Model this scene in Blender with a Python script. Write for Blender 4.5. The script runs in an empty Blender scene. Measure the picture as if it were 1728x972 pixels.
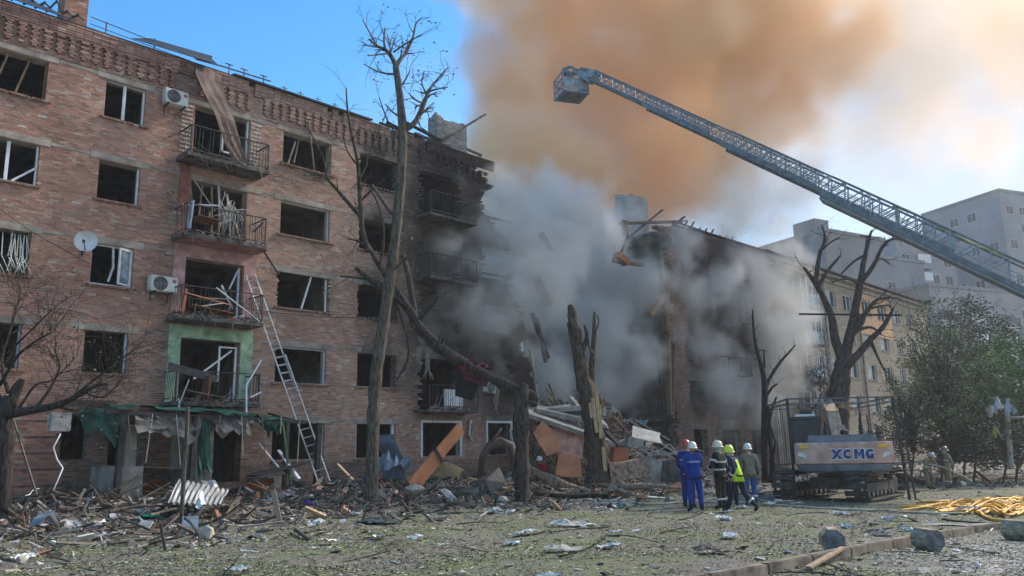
import bpy, bmesh, math, random
import numpy as np
from mathutils import Vector, Matrix, noise
R=math.radians
random.seed(7)
scene=bpy.context.scene
COL=scene.collection
# ------------------------------------------------------------------ camera
CAM_H=1.6
cd=bpy.data.cameras.new('camera'); cam=bpy.data.objects.new('camera',cd); COL.objects.link(cam); scene.camera=cam
cd.sensor_width=36; cd.lens=1363.96/1728*36; cd.clip_end=6000; cd.clip_start=.05
PITCH,ROLL=R(11.4221),R(1.1913)
cam.matrix_world=Matrix.Translation((0,0,CAM_H))@Matrix.Rotation(R(90)+PITCH,4,'X')@Matrix.Rotation(-ROLL,4,'Z')
# ------------------------------------------------------------------ world, sun, exposure
SUN_AZ,SUN_EL=R(56),R(36)      # azimuth clockwise from +Y (the view direction)
w=bpy.data.worlds.new('World'); scene.world=w; w.use_nodes=True
nt=w.node_tree; N=nt.nodes.new; Lk=nt.links.new
bg=nt.nodes['Background']
sky=N('ShaderNodeTexSky'); sky.sky_type='NISHITA'; sky.sun_disc=False
sky.sun_elevation=SUN_EL; sky.sun_rotation=SUN_AZ; sky.air_density=1.3; sky.dust_density=.5; sky.ozone_density=3.0
tc=N('ShaderNodeTexCoord')
mp=N('ShaderNodeMapping'); mp.inputs['Scale'].default_value=(1,1,2.2); Lk(tc.outputs['Generated'],mp.inputs['Vector'])
nz=N('ShaderNodeTexNoise'); nz.inputs['Scale'].default_value=1.6; nz.inputs['Detail'].default_value=7; nz.inputs['Roughness'].default_value=.55
nz.inputs['Distortion'].default_value=.4; Lk(mp.outputs[0],nz.inputs['Vector'])
sp=N('ShaderNodeSeparateXYZ'); Lk(tc.outputs['Generated'],sp.inputs[0])
# broad cloud cover thickens towards the east (+X), thin in the west
ma=N('ShaderNodeMath'); ma.operation='MULTIPLY_ADD'; Lk(sp.outputs['X'],ma.inputs[0]); ma.inputs[1].default_value=.62; ma.inputs[2].default_value=-.44
mb=N('ShaderNodeMath'); mb.operation='ADD'; Lk(nz.outputs['Fac'],mb.inputs[0]); Lk(ma.outputs[0],mb.inputs[1])
mr=N('ShaderNodeMapRange'); mr.interpolation_type='SMOOTHSTEP'; Lk(mb.outputs[0],mr.inputs['Value'])
mr.inputs['From Min'].default_value=.05; mr.inputs['From Max'].default_value=.55; mr.inputs['To Max'].default_value=.85
mx=N('ShaderNodeMix'); mx.data_type='RGBA'; Lk(mr.outputs[0],mx.inputs['Factor'])
hs=N('ShaderNodeHueSaturation'); hs.inputs['Saturation'].default_value=1.4; hs.inputs['Value'].default_value=1.3; Lk(sky.outputs[0],hs.inputs['Color']); Lk(hs.outputs[0],mx.inputs['A'])
mx.inputs['B'].default_value=(3.9,4.15,4.6,1)
Lk(mx.outputs['Result'],bg.inputs['Color']); bg.inputs['Strength'].default_value=.118
sl=bpy.data.lights.new('sun','SUN'); sl.energy=4.0; sl.angle=R(9); sl.color=(1,.91,.79)
sun=bpy.data.objects.new('sun',sl); COL.objects.link(sun)
SD=Vector((math.sin(SUN_AZ)*math.cos(SUN_EL),math.cos(SUN_AZ)*math.cos(SUN_EL),math.sin(SUN_EL)))
sun.rotation_euler=SD.to_track_quat('Z','Y').to_euler(); sun.location=(40,10,40)
vs=scene.view_settings; vs.view_transform='Standard'; vs.look='None'; vs.gamma=1; vs.exposure=0.70
scene.cycles.volume_bounces=6; scene.cycles.volume_step_rate=2.4; scene.cycles.volume_max_steps=256
scene.cycles.max_bounces=8; scene.cycles.diffuse_bounces=3; scene.cycles.transparent_max_bounces=6
scene.cycles.use_denoising=True; scene.cycles.adaptive_threshold=.035
# ------------------------------------------------------------------ pixel (1728x972 photo) -> place
_f=1363.96
def ray(u,v):
    x=u-864; y=v-486; cr,sr=math.cos(-ROLL),math.sin(-ROLL)
    a=x*cr+y*sr; b=-(-x*sr+y*cr); c,s=math.cos(PITCH),math.sin(PITCH)
    return Vector((a,_f*c-b*s,_f*s+b*c))
def at(u,v,Y):
    r=ray(u,v); k=Y/r.y; return Vector((r.x*k,Y,r.z*k+CAM_H))
YAW=R(44.4213); WD=26.832
WN=Vector((math.cos(YAW),-math.sin(YAW),0)); WT=Vector((math.sin(YAW),math.cos(YAW),0))
WO=-WN*WD; WROT=R(90)-YAW
def fac(u,v,off=0):
    """pixel -> (along wall, height) on the facade plane pushed out by off"""
    r=ray(u,v); k=(-WD+off)/(r@WN); p=r*k; return p@WT, p.z+CAM_H
def fw(s,z,off=0): return WO+WN*off+WT*s+Vector((0,0,z))
# ------------------------------------------------------------------ ground height
def sstep(a,b,x):
    t=min(1,max(0,(x-a)/(b-a))); return t*t*(3-2*t)
def gz(x,y):
    p=Vector((x,y,0))
    s=p@WT; d=p@WN+WD        # distance in front of the facade
    h=-.026*max(0,min(x,40)-2)
    n1=noise.noise(Vector((x*.5,y*.5,3)))*.06+noise.noise(Vector((x*1.7,y*1.7,9)))*.03
    near=sstep(4,7,math.hypot(x,y))
    h+=n1*near
    if -3<d<14 and s<60:      # litter bank in front of the wall
        m=.5*(1-sstep(2.5,8.5,d))*(1-sstep(50,58,s))
        h+=m*(.75+.8*noise.noise(Vector((x*.7,y*.7,20))))
    # rubble heap in front of the collapsed bay
    ds=(s-31.5)/(4.2 if s<31.5 else 9.5); dd=(d+1.5)/5.2
    q=ds*ds+dd*dd
    if q<1: h+=4.0*(1-q)**1.1*(.85+.5*noise.noise(Vector((x*.8,y*.8,40))))
    return h
def gpix(u,v):
    """pixel -> point on the uneven ground"""
    r=ray(u,v).normalized(); k=3.0
    while k<160:
        p=r*k; z=p.z+CAM_H
        if z<=gz(p.x,p.y): return Vector((p.x,p.y,gz(p.x,p.y)))
        k+=.1
    p=r*60; return Vector((p.x,p.y,gz(p.x,p.y)))
# ------------------------------------------------------------------ mesh builder
class MB:
    def __init__(s): s.v=[]; s.f=[]; s.m=[]; s.c=[]
    def add(s,vs,fs,mi=0,col=(1,1,1)):
        o=len(s.v); s.v.extend(tuple(p) for p in vs)
        for f in fs: s.f.append([i+o for i in f]); s.m.append(mi); s.c.append(col)
    def box(s,c,size,rot=None,mi=0,col=(1,1,1)):
        hx,hy,hz=[q/2 for q in size]; c=Vector(c)
        vs=[Vector((x,y,z)) for x in(-hx,hx) for y in(-hy,hy) for z in(-hz,hz)]
        if rot is not None: vs=[rot@q for q in vs]
        s.add([q+c for q in vs],[(0,1,3,2),(4,6,7,5),(0,4,5,1),(2,3,7,6),(0,2,6,4),(1,5,7,3)],mi,col)
    def span(s,a,b,mi=0,col=(1,1,1)):
        s.box([(p+q)/2 for p,q in zip(a,b)],[abs(q-p) for p,q in zip(a,b)],None,mi,col)
    def bar(s,p0,p1,w,h=None,mi=0,col=(1,1,1),up=Vector((0,0,1)),roll=0):
        p0=Vector(p0);p1=Vector(p1);h=h or w; d=p1-p0; L=d.length
        if L<1e-5: return
        z=d/L; u=up if abs(z@up)<.97 else Vector((1,0,0))
        x=u.cross(z).normalized(); y=z.cross(x)
        if roll: q=Matrix.Rotation(roll,3,z); x=q@x; y=q@y
        M=Matrix((x,y,z)).transposed()
        s.box((p0+p1)/2,(w,h,L),M,mi,col)
    def tube(s,pts,rad,n=8,mi=0,col=(1,1,1),wob=0,cap=True):
        pts=[Vector(p) for p in pts]; k=len(pts)
        if not hasattr(rad,'__len__'): rad=[rad]*k
        vs=[];fs=[]; x=None
        for i,p in enumerate(pts):
            d=(pts[min(i+1,k-1)]-pts[max(i-1,0)])
            if d.length<1e-6: d=Vector((0,0,1))
            d.normalize()
            if x is None: x=d.cross(Vector((0,0,1)) if abs(d.z)<.9 else Vector((1,0,0))).normalized()
            else:
                x=(x-d*(x@d)); x=x.normalized() if x.length>1e-5 else d.orthogonal().normalized()
            y=d.cross(x)
            for j in range(n):
                a=2*math.pi*j/n; r=rad[i]*(1+(wob*noise.noise(p*3+Vector((a,j,0))) if wob else 0))
                vs.append(p+x*math.cos(a)*r+y*math.sin(a)*r)
        for i in range(k-1):
            for j in range(n):
                a=i*n+j;b=i*n+(j+1)%n; fs.append((a,b,b+n,a+n))
        if cap: fs.append(tuple(reversed(range(n)))); fs.append(tuple(range((k-1)*n,k*n)))
        s.add(vs,fs,mi,col)
    def lathe(s,prof,c,n=16,axis=None,mi=0,col=(1,1,1)):
        """prof: (r,z) list"""
        c=Vector(c); M=axis or Matrix.Identity(3); vs=[];fs=[]
        for r,z in prof:
            for j in range(n):
                a=2*math.pi*j/n; vs.append(c+M@Vector((r*math.cos(a),r*math.sin(a),z)))
        for i in range(len(prof)-1):
            for j in range(n):
                a=i*n+j;b=i*n+(j+1)%n; fs.append((a,b,b+n,a+n))
        fs.append(tuple(reversed(range(n)))); fs.append(tuple(range((len(prof)-1)*n,len(prof)*n)))
        s.add(vs,fs,mi,col)
    def prism(s,poly,y0,y1,mi=0,col=(1,1,1),M=None):
        """poly in x,z extruded along y"""
        n=len(poly); vs=[Vector((x,y0,z)) for x,z in poly]+[Vector((x,y1,z)) for x,z in poly]
        if M is not None: vs=[M@q for q in vs]
        fs=[tuple(range(n)),tuple(reversed(range(n,2*n)))]+[(i,i+n,(i+1)%n+n,(i+1)%n) for i in range(n)]
        s.add(vs,fs,mi,col)
    def sheet(s,grid,th,mi=0,col=(1,1,1)):
        """grid of points [i][j]; makes a thin closed sheet"""
        a=len(grid);b=len(grid[0]); vs=[];fs=[]
        for dz in(0,th):
            for r in grid:
                for p in r: vs.append(Vector(p)+Vector((0,0,dz)) if not callable(th) else Vector(p))
        I=lambda k,i,j:k*a*b+i*b+j
        for i in range(a-1):
            for j in range(b-1):
                fs.append((I(0,i,j),I(0,i,j+1),I(0,i+1,j+1),I(0,i+1,j)))
                fs.append((I(1,i,j),I(1,i+1,j),I(1,i+1,j+1),I(1,i,j+1)))
        for i in range(a-1):
            for j in(0,b-1): fs.append((I(0,i,j),I(0,i+1,j),I(1,i+1,j),I(1,i,j)))
        for j in range(b-1):
            for i in(0,a-1): fs.append((I(0,i,j),I(0,i,j+1),I(1,i,j+1),I(1,i,j)))
        s.add(vs,fs,mi,col)
    def chunk(s,c,size,rng,mi=0,col=(1,1,1)):
        """a broken lump: icosahedron-like with jitter"""
        t=(1+5**.5)/2
        vv=[(-1,t,0),(1,t,0),(-1,-t,0),(1,-t,0),(0,-1,t),(0,1,t),(0,-1,-t),(0,1,-t),(t,0,-1),(t,0,1),(-t,0,-1),(-t,0,1)]
        ff=[(0,11,5),(0,5,1),(0,1,7),(0,7,10),(0,10,11),(1,5,9),(5,11,4),(11,10,2),(10,7,6),(7,1,8),(3,9,4),(3,4,2),(3,2,6),(3,6,8),(3,8,9),(4,9,5),(2,4,11),(6,2,10),(8,6,7),(9,8,1)]
        M=Matrix.Rotation(rng.uniform(0,6.28),3,'Z')@Matrix.Rotation(rng.uniform(-.4,.4),3,'X')
        s.add([Vector(c)+M@Vector([q*rng.uniform(.7,1.2)/1.9*sz*.5*1.9/1.6 for q,sz in zip(p,size)]) for p in vv],ff,mi,col)
    def build(s,name,mats,parent=None,smooth=False,origin=None):
        me=bpy.data.meshes.new(name)
        vs=s.v
        o=Vector((0,0,0))
        if origin is not None: o=Vector(origin); vs=[tuple(Vector(p)-o) for p in vs]
        me.from_pydata(vs,[],s.f)
        if not isinstance(mats,(list,tuple)): mats=[mats]
        for m in mats: me.materials.append(m)
        if len(mats)>1: me.polygons.foreach_set('material_index',s.m)
        ca=me.attributes.new('tint','FLOAT_COLOR','FACE')
        ca.data.foreach_set('color',np.array([(*c,1) for c in s.c],dtype=np.float32).ravel())
        if smooth: me.polygons.foreach_set('use_smooth',[True]*len(s.f))
        me.update()
        ob=bpy.data.objects.new(name,me); COL.objects.link(ob)
        if origin is not None: ob.location=o
        if parent is not None: ob.parent=parent
        return ob
def tag(o,label=None,cat=None,group=None,kind=None):
    if label: o['label']=label
    if cat: o['category']=cat
    if group: o['group']=group
    if kind: o['kind']=kind
    return o
def thing(name,label,cat,loc=(0,0,0),rotz=0,group=None):
    o=bpy.data.objects.new(name,None); COL.objects.link(o); o.location=loc; o.rotation_euler=(0,0,rotz)
    o.empty_display_size=.2
    return tag(o,label,cat,group)
def wl(mb,root):
    """world coordinates -> the (unrotated) root's local coordinates"""
    l=Vector(root.location); mb.v=[tuple(Vector(p)-l) for p in mb.v]; return mb
# ------------------------------------------------------------------ materials
MC={}
def mat(name,color,rough=.85,var=.18,scale=3,bump=.15,metal=0,tint=False,spec=.4,color2=None,fine=40,alpha=None,stretch=None):
    if name in MC: return MC[name]
    m=bpy.data.materials.new(name); m.use_nodes=True; t=m.node_tree; b=t.nodes['Principled BSDF']
    n=t.nodes.new; l=t.links.new
    tc=n('ShaderNodeTexCoord'); vec=tc.outputs['Object']
    if stretch:
        q=n('ShaderNodeMapping'); q.inputs['Scale'].default_value=stretch; l(vec,q.inputs['Vector']); vec=q.outputs[0]
    a=n('ShaderNodeTexNoise'); a.inputs['Scale'].default_value=scale; a.inputs['Detail'].default_value=6; a.inputs['Roughness'].default_value=.6; l(vec,a.inputs['Vector'])
    c2=color2 or tuple(max(0,c*(1-2.2*var)) for c in color); c1=tuple(min(1,c*(1+1.2*var)) for c in color) if not color2 else color
    r=n('ShaderNodeValToRGB'); r.color_ramp.elements[0].position=.33; r.color_ramp.elements[1].position=.67
    r.color_ramp.elements[0].color=(*c2,1); r.color_ramp.elements[1].color=(*c1,1); l(a.outputs['Fac'],r.inputs['Fac'])
    out=r.outputs[0]
    if tint:
        at_=n('ShaderNodeAttribute'); at_.attribute_name='tint'; mx=n('ShaderNodeMix'); mx.data_type='RGBA'; mx.blend_type='MULTIPLY'
        mx.inputs['Factor'].default_value=1; l(out,mx.inputs['A']); l(at_.outputs['Color'],mx.inputs['B']); out=mx.outputs['Result']
    l(out,b.inputs['Base Color']); b.inputs['Roughness'].default_value=rough; b.inputs['Metallic'].default_value=metal
    b.inputs['Specular IOR Level'].default_value=spec
    if bump:
        a2=n('ShaderNodeTexNoise'); a2.inputs['Scale'].default_value=fine; a2.inputs['Detail'].default_value=4; l(vec,a2.inputs['Vector'])
        bp=n('ShaderNodeBump'); bp.inputs['Strength'].default_value=bump; bp.inputs['Distance'].default_value=.03; l(a2.outputs['Fac'],bp.inputs['Height']); l(bp.outputs[0],b.inputs['Normal'])
    MC[name]=m; return m
M_brick=mat('fired_brick',(1,1,1),.9,.10,5,.3,tint=True,spec=.2)
M_mortar=mat('mortar',(.48,.43,.385),.95,.15,1.5,.2,tint=True,spec=.15)
M_conc=mat('grey_concrete',(.30,.285,.26),.92,.22,2.5,.35,spec=.2)
M_conc_d=mat('sooty_concrete',(.10,.095,.09),.95,.3,2,.3,spec=.2)
M_lintel=mat('concrete_band',(.34,.30,.26),.92,.2,2,.3,tint=True,spec=.2)
M_room=mat('dim_room_plaster',(.26,.24,.21),.95,.35,.8,.1,spec=.1)
M_roomb=mat('burnt_room',(.07,.066,.064),.95,.4,.8,.1,spec=.1)
M_pvc=mat('white_window_plastic',(.72,.74,.76),.45,.08,6,.02,tint=True)
M_wood=mat('weathered_wood',(.34,.27,.20),.85,.3,4,.4,stretch=(6,6,1),tint=True)
M_char=mat('charred_wood',(.035,.03,.028),.8,.4,6,.6,spec=.3)
M_iron=mat('dark_iron',(.045,.045,.048),.6,.3,6,.2,metal=.3)
M_rust=mat('rusty_sheet',(.105,.068,.058),.75,.3,2.2,.15,metal=.1)
M_roofm=mat('dark_roof_sheet',(.055,.06,.07),.55,.25,2,.1,metal=.4)
M_zinc=mat('pale_metal_sheet',(.30,.315,.33),.45,.2,3,.1,metal=.5)
M_alu=mat('aluminium',(.33,.35,.38),.5,.15,5,.05,metal=.5)
M_glass=mat('dusty_glass',(.20,.27,.32),.15,.3,4,.0,spec=.6)
M_bark=mat('grey_bark',(.115,.10,.082),.95,.35,5,1.0,stretch=(3,3,.8),fine=14,spec=.1)
M_barkd=mat('scorched_bark',(.04,.036,.033),.92,.4,5,1.0,stretch=(3,3,.8),fine=14,spec=.15)
M_split=mat('fresh_split_wood',(.55,.38,.22),.85,.25,5,.4,stretch=(8,8,1))
M_dust=mat('tinted_debris',(1,1,1),.85,.2,7,.3,tint=True,spec=.25)
M_cloth=mat('crumpled_cloth',(1,1,1),.9,.18,9,.35,tint=True,spec=.15,fine=25)
M_leaf=mat('leaf',(1,1,1),.7,.2,3,.0,tint=True,spec=.3)
M_paint=mat('painted_steel',(1,1,1),.4,.08,3,.03,tint=True,spec=.5)
M_black=mat('black_rubber',(.02,.02,.021),.7,.25,6,.2)
M_steel=mat('worn_steel',(.17,.17,.18),.5,.25,6,.15,metal=.6)
# ------------------------------------------------------------------ sky dome is the world; ground sheet
def make_ground():
    m=bpy.data.materials.new('trampled_grass'); m.use_nodes=True; t=m.node_tree; b=t.nodes['Principled BSDF']; n=t.nodes.new; l=t.links.new
    tc=n('ShaderNodeTexCoord')
    def nse(sc,det=6,ro=.6,dis=0):
        a=n('ShaderNodeTexNoise'); a.inputs['Scale'].default_value=sc; a.inputs['Detail'].default_value=det; a.inputs['Roughness'].default_value=ro; a.inputs['Distortion'].default_value=dis; l(tc.outputs['Object'],a.inputs['Vector']); return a.outputs['Fac']
    def ramp(f,p0,p1,c0,c1):
        r=n('ShaderNodeValToRGB'); e=r.color_ramp.elements; e[0].position=p0;e[1].position=p1;e[0].color=(*c0,1);e[1].color=(*c1,1); l(f,r.inputs['Fac']); return r.outputs[0]
    def mix(f,a,b_,bl='MIX'):
        x=n('ShaderNodeMix'); x.data_type='RGBA'; x.blend_type=bl
        if isinstance(f,float): x.inputs['Factor'].default_value=f
        else: l(f,x.inputs['Factor'])
        l(a,x.inputs['A']); l(b_,x.inputs['B']); return x.outputs['Result']
    grass=ramp(nse(14,8,.75),.3,.7,(.075,.092,.04),(.25,.28,.15))
    dirt=ramp(nse(9,8,.7),.3,.7,(.10,.09,.078),(.27,.25,.215))
    dust=ramp(nse(13,10,.8),.46,.55,(.06,.057,.054),(.55,.54,.53))
    g1=mix(ramp(nse(.55,6,.65,.5),.42,.6,(0,0,0),(1,1,1)),dirt,grass)
    # attribute masks
    at_=n('ShaderNodeAttribute'); at_.attribute_name='dust'; sx=n('ShaderNodeSeparateColor'); l(at_.outputs['Color'],sx.inputs[0])
    def modmask(ch,k):
        q=n('ShaderNodeMath'); q.operation='MULTIPLY_ADD'; l(nse(1.3,7,.7),q.inputs[0]); q.inputs[1].default_value=1.6; q.inputs[2].default_value=-.8
        q2=n('ShaderNodeMath'); q2.operation='ADD'; q2.use_clamp=True; l(q.outputs[0],q2.inputs[0]); l(sx.outputs[ch],q2.inputs[1])
        q3=n('ShaderNodeMath'); q3.operation='MULTIPLY'; l(q2.outputs[0],q3.inputs[0]); l(sx.outputs[ch],q3.inputs[1]); q3.use_clamp=True; return q3.outputs[0]
    g2=mix(modmask(0,1),g1,dirt); g3=mix(modmask(1,1),g2,dust)
    spk=ramp(nse(55,3,.6),.63,.68,(0,0,0),(1,1,1)); lt=n('ShaderNodeRGB'); lt.outputs[0].default_value=(.45,.43,.38,1)
    g4=mix(spk,g3,lt.outputs[0])
    l(g4,b.inputs['Base Color']); b.inputs['Roughness'].default_value=.95; b.inputs['Specular IOR Level'].default_value=.15
    bp=n('ShaderNodeBump'); bp.inputs['Strength'].default_value=.9; bp.inputs['Distance'].default_value=.05; l(nse(26,8,.75),bp.inputs['Height']); l(bp.outputs[0],b.inputs['Normal'])
    # near field grid, denser close by; joined to a far skirt reaching the horizon
    xs=[-2500,-700,-200,-90,-60,-45]+list(np.arange(-36,40,.3))+[44,52,65,90,200,700,2500]
    ys=[-2500,-700,-200,-60,-20,-5]+list(np.arange(1,62,.3))+[66,75,90,120,200,700,2500]
    vs=[];cs=[]
    for y in ys:
        for x in xs:
            z=gz(x,y) if abs(x)<60 and -10<y<90 else gz(max(-60,min(60,x)),max(-10,min(90,y)))
            vs.append((x,y,z))
            p=Vector((x,y,0)); d=p@WN+WD
            k=1-sstep(6,13,d)
            u=sstep(3.0,7.5,x)*(1-sstep(11.5,15.5,y-.35*x))   # dusty wet strip on the right, in front of the kerb
            cs.append((min(1,k*.95+.25*sstep(6,10,x)),u,0,1))
    nx=len(xs); fs=[(j*nx+i,j*nx+i+1,(j+1)*nx+i+1,(j+1)*nx+i) for j in range(len(ys)-1) for i in range(nx-1)]
    me=bpy.data.meshes.new('ground'); me.from_pydata(vs,[],fs); me.materials.append(m)
    ca=me.attributes.new('dust','FLOAT_COLOR','POINT'); ca.data.foreach_set('color',np.array(cs,dtype=np.float32).ravel())
    me.polygons.foreach_set('use_smooth',[True]*len(fs)); me.update()
    ob=bpy.data.objects.new('ground',me); COL.objects.link(ob); ob['kind']='structure'
    ob['label']='trampled grass and earth strewn with litter in front of the building'
make_ground()
# ------------------------------------------------------------------ brick walls
CH,BL=.0775,.262
def brick_wall(root,s0,s1,z0,z1,opens,edge=None,tintf=None,seed=1,nparts=0,coremat=None,pit=None,thick=.42):
    """opens: (s0,s1,z0,z1,rag).  Builds the mortar core and every brick in front of it."""
    rng=np.random.RandomState(seed); rnd=random.Random(seed)
    core=MB(); B=[]   # bricks: s0,s1,z,depth,yoff
    ncourse=int((z1-z0)/CH); ds=.02; S=np.arange(s0,s1,ds)
    ragn=rng.rand(ncourse+1,64)
    for k in range(ncourse):
        za=z0+k*CH; zc=za+CH/2
        ok=np.ones(len(S),bool)
        if edge is not None:
            a,b=edge(zc,ragn[k,0]); ok&=(S>=a)&(S<=b)
        for i,(a,b,c,d,rag) in enumerate(opens):
            e=rag*(ragn[k,(i*2+3)%64]-.3); e2=rag*(ragn[k,(i*2+4)%64]-.3)
            if c-rag*ragn[(k//2)%ncourse,i%64]*.6<zc<d+rag*ragn[(k//2)%ncourse,(i+9)%64]*.6:
                ok&=~((S>a-e)&(S<b+e2))
        # intervals
        idx=np.flatnonzero(np.diff(np.concatenate(([0],ok.astype(int),[0]))))
        for a,b in zip(idx[::2],idx[1::2]):
            sa,sb=s0+a*ds,s0+b*ds
            if sb-sa<.05: continue
            g=.85+.3*rnd.random(); tc=tintf(sa+.5*(sb-sa),zc,0,rnd) if tintf else (1,1,1)
            # split the core so that soot can vary along it
            q=sa
            while q<sb-1e-4:
                qe=min(sb,q+1.6)
                if sb-qe<.2: qe=sb
                c_=tintf((q+qe)/2,zc,1,rnd) if tintf else (g,g,g)
                x0=q+(.004 if q==sa else 0); x1=qe-(.004 if qe==sb else 0)
                vs=[(x0,.010,za),(x1,.010,za),(x1,.010,za+CH),(x0,.010,za+CH),(x0,thick,za),(x1,thick,za),(x1,thick,za+CH),(x0,thick,za+CH)]
                fs=[(0,1,2,3),(5,4,7,6)]
                if q==sa: fs.append((4,0,3,7))
                if qe==sb: fs.append((1,5,6,2))
                fs.append((3,2,6,7)); fs.append((4,5,1,0))
                core.add(vs,fs,0,c_); q=qe
            # bricks, running bond with a header course every sixth
            bl=BL/2 if k%6==5 else BL
            off=(k%2)*bl/2
            x=math.floor((sa-off)/bl)*bl+off
            while x<sb:
                xa,xb=max(x,sa),min(x+bl,sb); x+=bl
                if xb-xa<.035: continue
                endp=(xa==sa) or (xb==sb)
                if pit and not endp and rnd.random()<pit((xa+xb)/2,zc): continue
                B.append((xa+(0 if xa==sa else .003),xb-(0 if xb==sb else .003),za+.007,.3 if endp else .016,rnd.gauss(0,.0018)-(rnd.random()<.02)*.002,(xa+xb)/2,zc,bl==BL and xb-xa>.25 and not endp))
    wall=core.build('wall',coremat or M_mortar,root)
    cols=[tintf(b[5],b[6],2,rnd) for b in B]
    single=set()
    if nparts:
        cl=Vector((-0.0,0,0)); inv=root.matrix_basis.inverted(); c=inv@Vector((0,0,CAM_H))
        order=sorted((i for i,b in enumerate(B) if b[7] and fwvis(b[5],b[6])),key=lambda i:(B[i][5]-c.x)**2+c.y**2+(B[i][6]-c.z)**2)[:nparts]
        single=set(order)
        var=[]
        for q in range(40):
            m=MB(); cc=tintf(6+rnd.random(),2.5+rnd.random(),2,rnd)
            m.span((-.125,-.012+.012,0),(.125,.016,CH-.012),0,cc); o=m.build('brick',M_brick,wall); var.append(o)
        used=[False]*40
        for i in order:
            b=B[i]; q=rnd.randrange(40)
            if used[q]: o=var[q].copy(); COL.objects.link(o)
            else: o=var[q]; used[q]=True
            o.parent=wall; o.location=(b[5],b[4]-.001,b[2])
    n=len(B)-len(single); V=np.zeros((n,8,3),np.float32); Cc=np.ones((n,4),np.float32); j=0
    for i,b in enumerate(B):
        if i in single: continue
        xa,xb,za,dp,yo=b[:5]; zb=za+CH-.014
        V[j]=[(xa,yo,za),(xb,yo,za),(xb,yo,zb),(xa,yo,zb),(xa,dp,za),(xb,dp,za),(xb,dp,zb),(xa,dp,zb)]; Cc[j,:3]=cols[i]; j+=1
    F=np.array([(0,1,2,3),(4,0,3,7),(1,5,6,2),(3,2,6,7),(4,5,1,0)]); FF=(F[None]+8*np.arange(n)[:,None,None]).reshape(-1)
    me=bpy.data.meshes.new('brick_courses'); me.vertices.add(n*8); me.vertices.foreach_set('co',V.ravel())
    nf=n*5; me.loops.add(nf*4); me.loops.foreach_set('vertex_index',FF.astype(np.int32)); me.polygons.add(nf)
    me.polygons.foreach_set('loop_start',np.arange(0,nf*4,4,dtype=np.int32))
    me.materials.append(M_brick); ca=me.attributes.new('tint','FLOAT_COLOR','FACE'); ca.data.foreach_set('color',np.repeat(Cc,5,0).ravel())
    me.update(calc_edges=True); me.shade_flat()
    o=bpy.data.objects.new('brick_courses',me); COL.objects.link(o); o.parent=root; o['kind']='stuff'
    return wall
def fwvis(s,z):
    p=fw(s,z); q=cam_px(p); return 5<q[0]<1720 and 5<q[1]<960
def cam_px(p):
    c,s=math.cos(PITCH),math.sin(PITCH); X,Y,Z=p[0],p[1],p[2]-CAM_H
    yf=Y*c+Z*s; zu=-Y*s+Z*c; u=_f*X/yf; v=-_f*zu/yf; cr,sr=math.cos(-ROLL),math.sin(-ROLL)
    return 864+u*cr-v*sr,486+u*sr+v*cr
FL=lambda k:.58+2.8*(k-1)      # floor level of storey k
LT=lambda k:2.78+2.8*(k-1)     # lintel height of storey k
# ------------------------------------------------------------------ damaged red brick block
BR=thing('apartment_building','five storey red brick apartment block with blown out windows and a collapsed burning middle','building',WO,WROT)
COLS=dict(A=(4.55,6.69),B=(8.41,9.72),C=(11.42,13.55),D=(14.92,17.1),F=(18.5,20.45),G=(21.8,23.95),I=(25.52,27.2))
opens=[]; wins=[]
for k in range(1,6):
    for key,(a,b) in COLS.items():
        top=LT(k); sill=top-1.34
        if key=='C':
            if k==1: a,b=11.95,13.75; sill=top-2.0
            else: sill=FL(k)+.02
        if key=='G':
            if k==1: a,b=21.75,24.05; top+=.18
            else: sill=FL(k)+.02
        if key=='B' and k==1: a,b=9.35,10.4; sill=1.1
        if key=='I' and k==1: top+=.2
        rag=.0
        if (key,k) in (('D',3),): rag=.16
        if key in 'GI' and k>1: rag=.38
        if key=='F' and k>2: rag=.12
        if key=='F' and k in(3,4): rag=.12
        opens.append((a,b,sill,top,rag)); wins.append((key,k,a,b,sill,top))
opens.append((8.0,8.75,1.6,2.96,.02))      # small opening left under the awning
opens+= [(1.2,3.2,LT(k)-1.34,LT(k),0) for k in range(1,6)]
for k in range(1,6):
    for a,b in((42.7,44.2),(46.0,48.2),(49.7,51.0)):
        opens.append((a,b,(FL(k)+.02) if a==46.0 and k>1 else LT(k)-(1.34 if k>1 else 1.7),LT(k)-(.1 if k==1 else 0),.09 if k<2 else .4))
def soot(s,z):
    """0 clean .. 1 black: the real fire staining of the wall"""
    v=0
    n=noise.noise(Vector((s*.55,z*.45,5)))*.5+noise.noise(Vector((s*1.7,z*1.3,8)))*.25
    if s<35:
        v=sstep(17.2,22.5,s+n*3.6)*sstep(3.0,6.5,z+n*2+ (s-20)*.3)*1.0
        # plumes above each burnt opening
        for k in range(2,6):
            for key in 'FGI':
                a,b=COLS[key]; c=(a+b)/2; top=LT(k)
                if abs(s-c)<(b-a)*.8 and top<z<top+1.5: v=max(v,(1-abs(s-c)/((b-a)*.8))*(1-(z-top)/1.5)*1.1+n*.3)
        if s<9.5 and z<3.4 and s>7: v=max(v,.55+n)
        c=COLS['C']; 
        if 10.2<s<11.3: v=max(v,.45*(1-abs(s-10.8)/.6)+n*.25)
        if z<1.3: v=max(v,.3+n*.6)
    else:
        v=sstep(41.2,43.2,s+n*2)*1.0*sstep(2.2,4.4,z+n*2); v=max(v,.45+n*.6)
    return min(1,max(0,v))
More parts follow.
